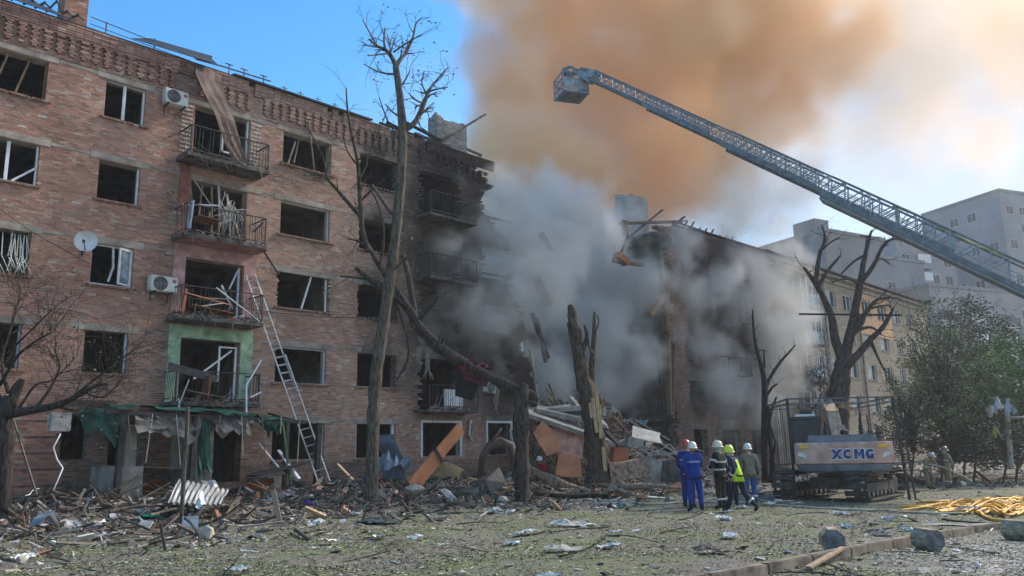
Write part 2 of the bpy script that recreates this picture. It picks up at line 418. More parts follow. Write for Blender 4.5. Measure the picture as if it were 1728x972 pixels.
def tint_main(s,z,kind,rnd):
    so=soot(s,z); k=1-.86*so
    if kind<2:
        g=(.93+.14*rnd.random())*k; return (g,g*.99,g*.97)
    p=noise.noise(Vector((s*.35,z*.35,1))); r=rnd.random()
    if z>14.0: base=(.36,.21,.17)
    else: base=(.41+.08*p,.225+.06*p,.17+.05*p)
    if s>12.5: base=tuple(q*u for q,u in zip(base,(1.06,1.2,1.2)))
    if s>40: base=(.36,.19,.14)
    if r<.09: base=(.45,.34,.27)
    elif r<.15: base=tuple(q*.74 for q in base)
    elif r<.30: base=tuple(q*1.14 for q in base)
    j=.76+.46*rnd.random(); dirt=1-.25*max(0,noise.noise(Vector((s*.9,z*.25,14)))+.1)
    c=[q*j*k*dirt for q in base]
    if so>.3: m=sum(c)/3; c=[q*(1-so*.5)+m*so*.5 for q in c]
    return tuple(c)
def edge_left(zc,r):
    lim=29.0-max(0,zc-4.6)*.30
    lim+=(r-.5)*.5+1.1*noise.noise(Vector((0,zc*.9,3)))-.5*max(0,math.sin(zc*2.2))
    top=15.42
    lim=min(lim,29.0)
    if zc>13.9: lim=min(lim,26.3-(zc-13.9)*.9+(r-.5)*.3)
    return (0,lim)
def edge_right(zc,r):
    lo=40.9+(r-.5)*.45+.9*noise.noise(Vector((4,zc*1.1,3)))+max(0,zc-9)*.06
    if zc>14.6: lo+=1.5*(zc-14.6)+2*noise.noise(Vector((4,zc*3,9)))
    return (lo,53.2)
def pit_main(s,z):
    v=.008+.05*max(0,noise.noise(Vector((s*1.3,z*1.3,33)))-.15)
    if s>14.0: v+=.12*max(0,noise.noise(Vector((s*2.2,z*2.2,50)))-.15)*2
    return v
TOPZ=15.42
brick_wall(BR,0,29.2,.0,TOPZ,opens,edge_left,tint_main,3,300,pit=pit_main)
brick_wall(BR,40,53.2,.0,TOPZ,opens,edge_right,tint_main,5,0,pit=lambda s,z:.02)
rg_=random.Random(50); m=MB()
for i in range(150):
    s_=rg_.choice([rg_.uniform(13.9,21.5),rg_.uniform(17,21.4),rg_.uniform(0,13)]); z_=rg_.uniform(3.0,14)
    if any(a-.15<s_<b+.15 and c-.1<z_<d+.3 for a,b,c,d,_ in opens) or 10.8<s_<14.1: continue
    r_=rg_.uniform(.03,.10); n_=7; P_=[(s_+math.cos(6.283*k/n_)*r_*rg_.uniform(.6,1.3),z_+math.sin(6.283*k/n_)*r_*rg_.uniform(.5,1.1)) for k in range(n_)]
    m.add([(x,-.003-.004*rg_.random(),z) for x,z in P_]+[(s_,.006-.008,z_)],[(k,(k+1)%n_,n_) for k in range(n_)],0,(.30,.26,.24))
o_=m.build('shrapnel_pits',M_dust,BR); o_['kind']='stuff'
# plinth of rendered concrete
m=MB(); m.span((0,-.05,-.6),(28.8,-.003,.55)); m.build('plinth',M_conc_d,BR)
# lintel beams and thin floor bands (each its own piece)
def beam(s0,s1,z0,z1,proud=.018,mt=None,col=(1,1,1),name='lintel_beam'):
    m=MB(); n=max(1,int((s1-s0)/.5)); 
    for i in range(n):
        a=s0+(s1-s0)*i/n; b=s0+(s1-s0)*(i+1)/n; k=1-.85*soot((a+b)/2,(z0+z1)/2); j=.9+.2*random.random()
        m.span((a,-proud,z0),(b,.10,z1),0,tuple(q*k*j for q in col))
    return m.build(name,mt or M_lintel,BR)
for key,k,a,b,si,to in wins:
    if key=='C' and k>1: beam(10.95,14.15,to-.003,to+.2)
    elif key in 'GI' and k>2: pass
    elif key in 'FGI' and k==5: beam(a-.3,b+.3,to,to+.22)
    else: beam(a-.28,b+.28,to,to+.21)
for k in range(1,6):
    for a,b in(((42.7,44.2),(46.0,48.2),(49.7,51.0)) if k<4 else ()): beam(a-.25,b+.25,LT(k)-(.1 if k==1 else 0),LT(k)+.2)
    bands=[(0,4.2),(6.98,8.12),(10.02,10.93),(14.17,14.6),(17.4,18.2),(20.75,21.45),(24.3,25.2)]
    for a,b in bands:
        if k>1 or a>14: beam(a,b,LT(k)+.06,LT(k)+.155,.010,name='floor_band')
# brick sills below the windows
for key,k,a,b,si,to in wins:
    if key in 'ABDFI' and not(key=='B' and k==1):
        m=MB(); x=a-.12; 
        while x<b+.12:
            if random.random()<(.93 if key!='F' else .8):
                c=tint_main(x,si,2,random); m.box((x+.04,-.045,si-.035),(.068,.13,.065),Matrix.Rotation(R(8),3,'X'),0,tuple(q*.85 for q in c))
            x+=.078
        m.build('window_sill',M_brick,BR)
# ------------------------------------------------------------------ cornice: corbel table of brick stacks
m=MB(); s=.1
rr=random.Random(4)
while s<25.9:
    hole=(20.8<s<22.6 and rr.random()<.75) or rr.random()<.03 or (10.7<s<11.6)
    if not hole:
        for q in range(8):
            if rr.random()<.05+.25*(s>20): continue
            zz=14.32+q*CH; w_=.135+(q%2)*.10; c=tint_main(s,zz,2,rr)
            m.span((s-w_/2,-.085-.008*q,zz+.005),(s+w_/2,-.001,zz+CH-.006),0,tuple(x*.92 for x in c))
    s+=.36
o=m.build('corbel_table',M_brick,BR); o['kind']='stuff'
m=MB(); s=0
while s<26:
    if not(21<s<22 ) and rr.random()<.97:
        for zz,pr in((14.18,.03),(14.96,.10),(15.04,.12),(15.12,.12),(15.2,.13),(15.28,.13),(15.36,.15)):
            c=tint_main(s,zz,2,rr); m.span((s+.005,-pr-rr.random()*.006,zz),(s+.255,-.001,zz+.068),0,c)
    s+=.262
o=m.build('cornice_courses',M_brick,BR); o['kind']='stuff'
# ------------------------------------------------------------------ interior: floors, partitions, back rooms
for k in range(1,7):
    z=FL(k) if k<6 else 15.0
    m=MB(); m.span((0,.42,z-.22),((28.6,28.0,27.0,26.4,25.8,25.2)[k-1],6.0,z)); m.build('floor_slab',M_room if k<6 else M_conc_d,BR)
    m=MB(); m.span((41.6,.42,z-.22),(53.0,6.0,z)); m.build('floor_slab',M_roomb,BR)
for s,mt in((.2,M_room),(7.4,M_room),(10.75,M_room),(14.3,M_room),(17.8,M_room),(21.1,M_roomb),(24.9,M_roomb),(27.9,M_room)):
    m=MB(); m.span((s-.08,.425,.3),(s+.08,5.9,14.9 if s<27 else 4.9)); m.build('partition_wall',mt,BR)
for a,b,mt in((0.05,17.7,M_room),(17.9,25.6,M_roomb),(41.5,53,M_roomb)):
    m=MB(); m.span((a,5.9,.2),(b,6.1,15)); m.build('inner_wall',mt,BR)
for s in(41.55,45.0,49.0,52.9):
    m=MB(); m.span((s-.08,.425,.3),(s+.08,5.9,14.9)); m.build('partition_wall',M_roomb,BR)
# outer shell behind (rear and gable walls, low roof)
m=MB(); m.span((0,11.6,0),(25.5,12,14.8)); m.span((0,.43,0),(.1,11.6,15)); m.build('rear_wall',M_conc,BR)
m=MB(); m.span((40.9,11.6,0),(53.2,12,14.8)); m.build('rear_wall',M_conc_d,BR)
m=MB(); m.span((53.0,.43,0),(53.2,11.6,15.0)); m.build('gable_wall',M_conc_d,BR)
# back wall of the collapsed bay: sooty, ragged, open windows
ops=[(31.2,32.7,LT(k)-1.4,LT(k),.2) for k in(2,3,4)]+[(36,37.4,LT(k)-1.4,LT(k),.2) for k in(2,3)]
m=MB(); rg=random.Random(9)
for i in range(60):
    za=i*.2; 
    top=13.0+1.8*noise.noise(Vector((i*.1,0,0)))
    x=27.5
    while x<41:
        h=11.2+3.2*noise.noise(Vector((x*.35,2,0)))+1.0*noise.noise(Vector((x*1.5,7,0)))
        if za<h and not any(a<x+.15<b and c<za+.1<d for a,b,c,d,_ in ops): m.span((x,8.6,za),(x+.3,8.95,za+.2))
        x+=.3
m.build('back_wall',M_conc_d,BR)
# torn floor slabs and end partition at the break
def ragslab(s0,s1,y0,y1,z,th,mt,seed,name='broken_floor_slab',left=False):
    rg=random.Random(seed); m=MB(); y=y0
    while y<y1:
        a,b=s0,s1
        if left: a=s0+rg.uniform(-.6,.5)
        else: b=s1+rg.uniform(-.5,.6)
        m.span((a,y,z-th),(b,y+.4,z)); y+=.4
    return m.build(name,mt,BR)
for k,(L) in zip(range(2,7),(29.0,28.8,28.3,27.6,27.0)):
    ragslab((0,0,27.95,27.05,26.45,25.85,25.25)[k],L-.6*(k>3),.6,8.4,FL(k)+.003,.2,M_conc,k)
for k in range(2,7):
    ragslab(40.6,41.6,.6,8.4,FL(k)+.003,.2,M_conc_d,k+20,left=True)
M_wallp=mat('pale_wallpaper',(.42,.38,.32),.9,.2,1.2,.1)
m=MB()
for i in range(20):
    za=3.2+i*.2; m.span((28.2,.43,za),(28.75-max(0,za-5)*.28+.3*rr.random()*.4,2.6+.6*rr.random(),za+.2))
m.build('papered_partition',M_wallp,BR)
M_wallred=mat('red_papered_wall',(.30,.12,.09),.9,.2,1.2,.1)
m=MB()
for i in range(46):
    za=.6+i*.2; m.span((41.2+.15*rr.random()+max(0,za-6)*.03,.43,za),(41.5,7.5+rr.random(),za+.2))
m.build('party_wall',M_conc_d,BR)
# ------------------------------------------------------------------ windows
def frame(key,k,a,b,si,to,sides='LRTB',mull=(),mt=None,fw_=.055,y=.12,hang=None,pane=(),col=(1,1,1),name='window_frame',rail=None):
    mt=mt or M_pvc; m=MB(); d=.07
    if 'L' in sides: m.span((a,y,si),(a+fw_,y+d,to),0,col)
    if 'R' in sides: m.span((b-fw_,y,si),(b,y+d,to),0,col)
    if 'T' in sides: m.span((a+fw_,y,to-fw_),(b-fw_,y+d,to),0,col)
    if 'B' in sides: m.span((a+fw_,y,si),(b-fw_,y+d,si+fw_*1.2),0,col)
    for q in mull:
        if isinstance(q,tuple): (x0,z0,x1,z1)=q; m.bar((a+(b-a)*x0,y+.03,si+(to-si)*z0),(a+(b-a)*x1,y+.02,si+(to-si)*z1),.065,.06,0,col)
        else: x=a+(b-a)*q; m.span((x-.045,y-.004,si+fw_),(x+.045,y+d-.006,to-fw_),0,col)
    o=m.build(name,mt,BR)
    for x0,x1 in pane:
        p=MB(); p.span((a+(b-a)*x0,y+.03,si+.07),(a+(b-a)*x1,y+.036,to-.06)); p.build('pane',M_glass,o)
    return o
def sash(parent,hinge,w_,h_,ang,mt=None,glass=True,tilt=0):
    """an open casement: hinge point, swung by ang about z"""
    m=MB(); M=Matrix.Rotation(ang,3,'Z')@Matrix.Rotation(tilt,3,'Y'); H=Vector(hinge)
    for c,sz in(((w_/2,0,.03),(w_,.05,.06)),((w_/2,0,h_-.03),(w_,.05,.06)),((.03,0,h_/2),(.06,.05,h_-.12)),((w_-.03,0,h_/2),(.06,.05,h_-.12))):
        m.box(H+M@Vector(c),sz,M)
    o=m.build('sash',mt or M_pvc,parent)
    if glass:
        g=MB(); g.box(H+M@Vector((w_/2,0,h_/2)),(w_-.12,.006,h_-.12),M); g.build('pane',M_glass,o) if parent is BR else g.build('pane',M_glass,BR)
    return o
W={(k_,n_):(a,b,si,to) for k_,n_,a,b,si,to in wins}
def WF(key,k,**kw): a,b,si,to=W[(key,k)]; return frame(key,k,a,b,si,to,**kw)
dk=(.35,.33,.32); br=(.55,.42,.30)
o=WF('A',5,sides='RB',mull=[(.35,0,.5,1),(.62,0,.78,1)],mt=M_wood,col=br)
WF('A',4,sides='LRB',mull=[.62,(.70,.05,.98,.45)])
WF('A',3,sides='R',mull=[(.45,0,.52,1),(.8,-.1,.77,1)],mt=M_wood,col=(.9,.9,.85))
WF('A',2,sides='R',mull=[],col=(.45,.5,.6))
WF('B',5,sides='LRTB',mull=[.5])
WF('B',4,sides='R',mull=[])
o=WF('B',3,sides='LRTB',mull=[(.56,.45,.52,1),(.56,.5,.46,.12)])
sash(BR,(9.66,.10,7.10),.52,1.2,R(180+28))
WF('B',2,sides='R',mull=[],col=(.8,.85,.95))
WF('D',5,sides='R',mull=[(.14,.0,.28,.8)],mt=M_wood)
WF('D',4,sides='RT',mull=[],col=(.8,.85,.9))
WF('D',3,sides='R',mull=[(.5,.0,.68,1)])
WF('D',2,sides='RT',mull=[],col=(.85,.88,.95))
WF('D',1,sides='LR',mull=[])
WF('F',1,sides='LR',mull=[],fw_=.12)
WF('G',1,sides='LRT',mull=[],fw_=.10,y=-.02)
WF('I',1,sides='LRT',mull=[],fw_=.10,y=-.02)
WF('F',4,sides='L',mull=[],col=(.5,.5,.5))
sash(BR,(24.2,-.3,2.35),.62,.75,R(35),tilt=R(28)); sash(BR,(27.0,-.3,1.75),.6,.85,R(-20),tilt=R(-16))
# fallen battens, wires and rags seen inside some openings
def stick(p0,p1,w_=.05,mt=M_wood,col=(.8,.75,.7),name='loose_batten'):
    m=MB(); m.bar(p0,p1,w_,w_*.6,0,col); return m.build(name,mt,BR)
stick((15.4,-.02,12.75),(15.75,.25,13.9)); stick((16.6,.3,12.3),(15.9,-.15,14.6),.05)
m=MB()
for i in range(40):
    a=random.uniform(4.8,6.6); m.tube([(a,.1,LT(3)-.1),(a+random.uniform(-.2,.2),0.05,LT(3)-.8),(a+random.uniform(-.3,.3),-.03,LT(3)-1.2-random.random()*.4)],[.012,.018,.008],4,0,(.75,.75,.68))
m.build('torn_curtain',M_cloth,BR)
# ivy-like insulation and leaves caught on two sills
for (s,z,n_) in((15.2,LT(5)-1.36,60),(16.4,LT(5)-1.5,150),(16.6,LT(4)-1.4,70),(15.0,LT(5)-1.9,40)):
    m=MB()
    for i in range(n_):
        p=Vector((s+random.gauss(0,.28),-.1+random.gauss(0,.05),z+random.gauss(0,.09)-abs(random.gauss(0,.08)))); M=Matrix.Rotation(random.uniform(0,6),3,'Z')@Matrix.Rotation(random.uniform(0,3),3,'X')
        m.add([p+M@Vector(q) for q in((0,0,0),(.05,.02,0),(.09,0,.01),(.05,-.02,0))],[(0,1,2,3)],0,random.choice([(.09,.13,.06),(.12,.15,.08),(.2,.19,.13)]))
    o=m.build('caught_foliage',M_leaf,BR); o['kind']='stuff'
# ------------------------------------------------------------------ balconies
def railing(parent,s0,s1,y0,z0,h,miss=0,seed=0,mt=M_iron,droop=0,name='railing'):
    rg=random.Random(seed); m=MB()
    yo=y0+.03
    m.bar((s0,yo,z0+h),(s1+droop,yo-droop*.3,z0+h+droop*.1),.045,.03); m.bar((s0,yo,z0+.12),(s1,yo,z0+.12),.03)
    for s in(s0,s1): m.bar((s,yo,z0),(s,yo,z0+h),.04); m.bar((s,yo,z0+h),(s,-.0,z0+h),.035); m.bar((s,yo,z0+.12),(s,0,z0+.12),.03)
    r=m.build(name,mt,parent)
    bars=[]
    s=s0+.13
    while s<s1-.05:
        if rg.random()>miss: bars.append((s,yo,rg.uniform(-.03,.03)))
        s+=.125
    y=yo+.13
    while y<-.1:
        for s in(s0,s1):
            if rg.random()>miss: bars.append((s,y,0))
        y+=.13
    base=None
    for s,y,t_ in bars:
        if base is None or abs(t_)>.02:
            b_=MB(); b_.bar((0,0,.12),(t_*1.5,0,h),.014); o=b_.build('baluster',mt,r); 
            if base is None: base=o
        else: o=base.copy(); COL.objects.link(o); o.parent=r
        o.location=(s,y,z0)
    return r
def balcony(k,s0,s1,mslab,seed,miss=.2,h=1.0,face=None,rail=True,name='balcony',y0=-1.0):
    z=FL(k)
    m=MB(); n=10
    for i in range(n):
        a=s0+(s1-s0)*i/n; b=s0+(s1-s0)*(i+1)/n; m.span((a,y0-.02*random.random(),z-.12),(b,-.004,z+.0+.012*random.random()))
    sl=m.build('balcony',mslab,BR)
    # chipped slab edge: small rubble along the front
    if rail: railing(sl,s0+.08,s1-.06,y0,z,h,miss,seed)
    return sl
M_slab=mat('stained_balcony_slab',(.13,.12,.11),.95,.4,3,.5)
BAL={}
for k in(2,3,4,5):
    BAL[k]=balcony(k,10.87,13.88,M_slab,k,miss={2:.3,3:.2,4:.15,5:.12}[k])
BAL['G4']=balcony(4,21.4,24.2,M_conc_d,14,.5); BAL['G5']=balcony(5,21.4,24.2,M_conc_d,15,.45); BAL['G2']=balcony(2,21.35,24.2,M_slab,17,.25)
for k in (3,): balcony(k,45.6,48.6,M_conc_d,30+k,.2)
def surround(k,col,mt_name):
    M=mat(mt_name,col,.9,.22,2.5,.25,spec=.15)
    z=FL(k); to=LT(k)
    m=MB(); m.span((11.0,-.024,z+.02),(11.415,-.001,to+.0)); m.span((13.56,-.024,z+.02),(14.02,-.001,to)); m.span((11.0,-.026,to+.002),(14.02,-.001,to+.42))
    m.span((11.0,-.94,to+.46),(14.0,-.026,to+.479)) if k==3 else None
    m.build('painted_surround',M,BR)
surround(3,(.46,.27,.265),'pink_paint'); surround(2,(.36,.50,.36),'pale_green_paint')
M_wb=mat('whitewashed_brick',(.55,.53,.50),.9,.3,6,.3)
m=MB()
for i in range(26):
    z=FL(5)+.1+i*CH
    if i%2:
        for (a_,b_) in((13.6,13.99),(10.98,11.36)):
            m=MB(); m.span((a_,-.02,z),(b_,-.001,z+.05)); m.build('whitewashed_brick',M_wb,BR)
m=MB(); m.span((11.02,-.022,FL(4)+1.0),(11.4,-.001,LT(4)+.55)); m.build('red_plaster_strip',mat('dull_red_paint',(.26,.10,.08),.9,.25,3,.2),BR)
# C column window/door remains
def cf(k,bars,col=(1,1,1),mt=None):
    m=MB()
    for (x0,z0,x1,z1,w_) in bars: m.bar((x0,.14,FL(k)+z0),(x1,.12,FL(k)+z1),w_,.06,0,col)
    return m.build('window_frame',mt or M_pvc,BR)
cf(5,[(12.55,.75,12.55,2.18,.12),(13.5,.05,13.5,2.18,.06),(12.62,.75,13.47,.75,.06)])
cf(4,[(11.6,1.2,11.45,2.15,.05),(11.85,.9,11.9,2.1,.07),(12.35,.2,12.25,2.1,.08),(12.6,.1,12.55,2.15,.1),(13.05,.3,12.85,2.0,.07)],(.75,.72,.68),M_wood)
cf(3,[(13.42,.05,13.42,2.1,.08),(13.1,1.3,13.38,2.0,.07),(13.25,.6,12.8,1.4,.06)],(.7,.75,.85))
cf(2,[(12.85,.8,12.85,2.0,.06),(12.85,2.0,13.45,2.0,.06),(13.45,.02,13.45,2.0,.08),(12.0,.85,13.3,1.9,.05)],(.95,.97,1))
# balcony junk: boards, rails, bent strips
def junk(k,items,name='wreckage_board'):
    for (a,b,w_,t_,mt,col) in items:
        m=MB(); m.bar((a[0],a[1],FL(k)+a[2]),(b[0],b[1],FL(k)+b[2]),w_,t_,0,col); m.build(name,mt,BAL[k])
M_brd=mat('orange_brown_board',(.36,.165,.09),.8,.16,1.3,.12,tint=True)
junk(4,[((11.2,-.93,.55),(12.0,-.93,.5),.85,.02,M_brd,(.65,.6,.6)),((11.05,-.96,.1),(11.12,-.95,1.1),.28,.02,M_pvc,(.8,.85,.95)),((10.9,-.7,1.0),(12.1,-.9,1.15),.05,.05,M_pvc,(.8,.8,.8)),
 ((12.9,-.9,.1),(12.55,-.3,1.9),.07,.05,M_wood,(1,1,1)),((11.25,-.5,2.1),(12.0,-.8,.95),.06,.04,M_wood,(1.1,1,.9)),((12.3,-.6,.5),(12.2,-.5,2.0),.06,.04,M_pvc,(.6,.6,.6))])
junk(3,[((11.3,-.9,.35),(12.7,-.9,.2),.55,.02,M_brd,(.8,.7,.7)),((11.05,-.98,.75),(12.7,-.98,.5),.05,.03,M_brd,(1.4,1.2,1.2)),((12.1,-.97,1.05),(13.7,-1.02,.05),.06,.04,M_pvc,(.75,.75,.75)),
 ((11.6,-.97,.35),(12.4,-.99,.55),.09,.03,M_pvc,(.8,.7,.65)),((11.0,-.96,.0),(11.1,-.93,.9),.09,.09,M_brd,(.7,.5,.5)),((11.6,-.8,.65),(12.5,-.85,.7),.3,.03,M_conc,(1,1,1))])
junk(2,[((10.6,-1.1,1.1),(12.2,-1.2,.75),.05,.25,M_iron,(1,1,1)),((11.9,-1.0,.1),(11.9,-1.1,.85),.5,.05,M_brd,(.6,.45,.45)),((11.2,-1.05,.35),(12.4,-1.1,.15),.4,.04,M_conc_d,(1,1,1)),
 ((13.35,-1.1,-.8),(13.3,-1.05,.6),.07,.05,M_pvc,(.9,.95,1)),((13.3,-1.05,.6),(13.8,-1.1,1.5),.07,.05,M_pvc,(.9,.95,1)),((13.45,-1.1,.2),(13.9,-1.0,.4),.05,.05,M_pvc,(.9,.9,.95)),
 ((10.9,-1.0,-.6),(11.3,-1.1,.7),.05,.03,M_pvc,(.8,.8,.8)),((11.2,-1.0,-.9),(11.0,-1.1,.1),.03,.03,M_pvc,(.8,.8,.8))])
rg=random.Random(21)
for k in(2,3,4,5,'G2'):
    m=MB(); s0=10.9 if k!='G2' else 21.5; kk=k if k!='G2' else 2
    for i in range(70 if k in(2,3) else 30):
        p=(s0+rg.random()*2.9,-rg.uniform(.2,1.02),FL(kk)+.03+abs(rg.gauss(0,.09))); m.chunk(p,(rg.uniform(.06,.25),rg.uniform(.05,.15),rg.uniform(.04,.12)),rg,0,rg.choice([(.30,.26,.22),(.35,.16,.11),(.12,.11,.1),(.5,.48,.45)]))
    o=m.build('rubble_bits',M_dust,BAL[k]); o['kind']='stuff'
    m=MB()
    for i in range(46 if k in(2,3) else 16):     # straw, wires and slivers hanging over the edge
        p=Vector((s0+rg.random()*2.9,-1.02,FL(kk)+.05)); q=p+Vector((rg.gauss(0,.3),rg.uniform(-.12,.05),rg.gauss(-.05,.28))); m.bar(p,q,.018,.012,0,rg.choice([(.5,.48,.44),(.3,.2,.14),(.1,.1,.1)]))
    o=m.build('hanging_slivers',M_dust,BAL[k]); o['kind']='stuff'
# torn insulation bundle on the 4th floor balcony
m=MB()
for i in range(90):
    c=Vector((12.4+rg.gauss(0,.22),-.95,FL(4)+.95+rg.gauss(0,.18))); d=Vector((rg.gauss(0,.12),rg.uniform(-.05,.1),rg.gauss(-.15,.2))); m.tube([c,c+d,c+d*1.6+Vector((rg.gauss(0,.06),0,-.05))],[.012,.014,.006],4,0,(.52,.5,.46))
o=m.build('torn_insulation',M_cloth,BAL[4]); o['kind']='stuff'
# ------------------------------------------------------------------ roof
m=MB(); m.prism([(0,15.40),(6,16.9),(12,15.40)],0,1); 
# roof halves as sloping plates along s (prism helper extrudes along y, so plates are made by hand)
def plate(pts,th,name,mt,parent=None,col=(1,1,1)):
    m=MB(); a=[Vector(p) for p in pts]; n=(a[1]-a[0]).cross(a[2]-a[0]).normalized()*th
    vs=a+[p+n for p in a]; k=len(a)
    m.add(vs,[tuple(reversed(range(k))),tuple(range(k,2*k))]+[(i,(i+1)%k,(i+1)%k+k,i+k) for i in range(k)],0,col)
    return m.build(name,mt,parent or BR)
plate([(0,-.10,15.45),(12.6,-.10,15.45),(12.6,6,16.6),(0,6,16.6)],.05,'roof',M_roofm)
plate([(12.7,-.28,15.44),(18.9,-.28,15.44),(18.9,6,16.6),(12.7,6,16.6)],.06,'roof',M_roofm)
plate([(19,.1,15.45),(22.5,.2,15.45),(21.5,6,16.4),(19,6,16.6)],.05,'roof',M_roofm)
plate([(0,6,16.6),(22,6,16.6),(25,11.9,15.2),(0,11.9,15.2)],.05,'roof',M_roofm)
plate([(44,0,15.45),(53.3,-.2,15.45),(53.3,6,16.6),(46,6,16.6)],.05,'roof',M_roofm)
# lifted sheets 
plate([(9.0,-.3,15.50),(11.7,-.45,15.5),(11.9,-.1,15.95),(9.9,.5,16.15)],.02,'lifted_roof_sheet',M_roofm)
plate([(11.2,-.4,15.45),(12.0,-.5,15.45),(11.9,.0,15.9),(11.2,.2,15.9)],.02,'lifted_roof_sheet',M_roofm)
plate([(5.1,-.3,15.5),(7.3,-.25,15.48),(6.6,.2,15.85),(5.2,.1,15.9)],.02,'lifted_roof_sheet',M_roofm)
for i in range(7):
    a=5.2+i*.33; m=MB(); m.tube([(a,.2,15.7),(a+.25,.1,16.0+.15*math.sin(i*2)),(a+.5,.3,15.9)],[.03,.05,.02],6); m.build('twisted_roof_strip',M_iron,BR)
# brown sheet hanging from the eaves down to the top balcony
g=[]
A=[(11.30,-.20,15.42),(11.15,-.5,14.9),(11.35,-.75,14.2),(11.75,-.9,13.4),(12.15,-.8,12.6),(12.6,-.7,12.0)]
for i,(s,y,z) in enumerate(A):
    wd=1.0 if i<2 else 1.0-.09*(i-1)
    g.append([(s+wd*j/4,y+.02*math.sin(i*1.7+j*2.3)+.03*j,z+.01*math.sin(j*3+i)) for j in range(5)])
m=MB(); m.sheet(g,.02); m.build('hanging_rusty_sheet',M_rust,BR)
# roof guard rail and aerials
m=MB()
for s in(8.3,9.9): m.bar((s,.1,15.45),(s,.1,16.0),.03)
m.bar((7.8,.1,16.0),(11.2,.1,15.8),.022); m.bar((7.8,.1,15.75),(11.2,.1,15.6),.018); m.build('roof_guard_rail',M_iron,BR)
m=MB(); m.bar((12.2,0,15.75),(14.3,0,15.8),.04)
for s in(12.6,13.2,14.0): m.bar((s,0,15.45),(s,0,15.95),.03); m.bar((s-.15,0,15.92),(s+.15,0,15.92),.03)
m.build('roof_guard_rail',M_iron,BR)
for s in(14.9,15.6,16.4,17.2):
    m=MB(); m.bar((s,0,15.45),(s,0,15.8),.025); m.bar((s-.13,0,15.72),(s+.13,0,15.72),.02); m.build('snow_guard',M_iron,BR)
# chimneys
def brick_stack(name,s0,s1,y0,y1,z0,z1,cols,seed,rag=0,mt=M_brick):
    rg=random.Random(seed); m=MB(); z=z0; k=0
    m.span((s0+.012,y0+.012,z0),(s1-.012,y1-.012,z1-.1-rag),0,(.42,.36,.3) if cols is None else tuple(q*.8 for q in cols[0]))
    while z<z1:
        cut=rag*max(0,noise.noise(Vector((k*.3,seed,0)))+.3)
        for (ax,a,b,fix) in(('s',s0,s1,y0),('y',y0,y1,s1),('y',y0,y1,s0)):
            x=a-(k%2)*.13
            while x<b:
                xa,xb=max(a,x),min(b,x+.25)
                x+=.262
                if xb-xa<.04: continue
                hz=z1-rag*(.5+.9*noise.noise(Vector((xa*1.2,fix,seed))))
                if z>hz: continue
                c=tint_main(3,8,2,rg) if cols is None else rg.choice(cols); j=rg.uniform(.85,1.15); c=tuple(q*j for q in c)
                if ax=='s': m.span((xa,fix,z),(xb,fix+.1,z+.066),0,c)
                else:
                    f0,f1=(fix-.1,fix) if fix==s1 else (fix,fix+.1); m.span((f0,max(xa,y0+.1),z),(f1,xb,z+.066),0,c)
        z+=CH; k+=1
    return m.build(name,mt,BR)
_a=fac(106,42,-.35)[0]; _b=fac(146,46,-.35)[0]; brick_stack('chimney',_a,_b,.35,1.1,15.3,17.6,None,3)
GR=[(.30,.29,.27),(.36,.34,.32),(.25,.24,.23)]
_a=fac(738,250,-1.2)[0]; _b=fac(788,262,-1.2)[0]; _z=fac(770,203,-1.2)[1]; brick_stack('broken_chimney_wall',_a,_b,1.2,1.9,14.6,_z+.35,GR,8,rag=.7)
brick_stack('chimney',41.3,43.6,3.0,4.0,15.0,18.1,[(.42,.42,.40),(.38,.38,.36)],11,rag=.35)
# rafters and loose beams on the broken roof
def rbar(p0,p1,w_=.12,mt=M_char,col=(1,1,1),name='rafter'):
    m=MB(); m.bar(p0,p1,w_,w_*.7,0,col); return m.build(name,mt,BR)
def FP(u,v,off=0): s,z=fac(u,v,off); return Vector((s,-off,z))
rbar(FP(652,206,-1),FP(735,248,-.2),.14); rbar(FP(672,200,-1.5),FP(745,238,-1.0),.14); rbar(FP(712,217,-1.5),FP(760,255,-.6),.12); rbar(FP(640,207,-.6),FP(700,228,-.2),.10)
rbar(FP(742,240,-1.0),FP(819,193,-1.5),.13,M_rust); rbar(FP(700,225,-.4),FP(760,250,-.4),.14); rbar(FP(760,240,-1.5),FP(812,262,-1.8),.12,M_rust); rbar(FP(812,262,-1.8),FP(800,275,-1.0),.1,M_rust)
rbar(FP(1047,377,-.6),FP(1150,374,-.5),.22,M_wood,(.4,.38,.36)); rbar(FP(1052,372,-.5),FP(1056,398,-.5),.3,M_wood,(.45,.4,.38)); rbar(FP(1118,354,-1.0),FP(1056,405,-.3),.12,M_char)
rbar(FP(1130,385,-.4),FP(1155,366,-.8),.14); rbar(FP(1135,378,-.8),FP(1158,372,-.8),.1)
for i in range(9): 
    u=1140+i*11; v=375+i*4.2; rbar(FP(u,v+8,-.3),FP(u+9,v-3-3*(i%3),-2.4),.10)
rbar(FP(1138,374,-.9),FP(1240,408,-.9),.12); rbar(FP(1150,388,-.1),FP(1245,414,-.1),.2,M_conc_d)
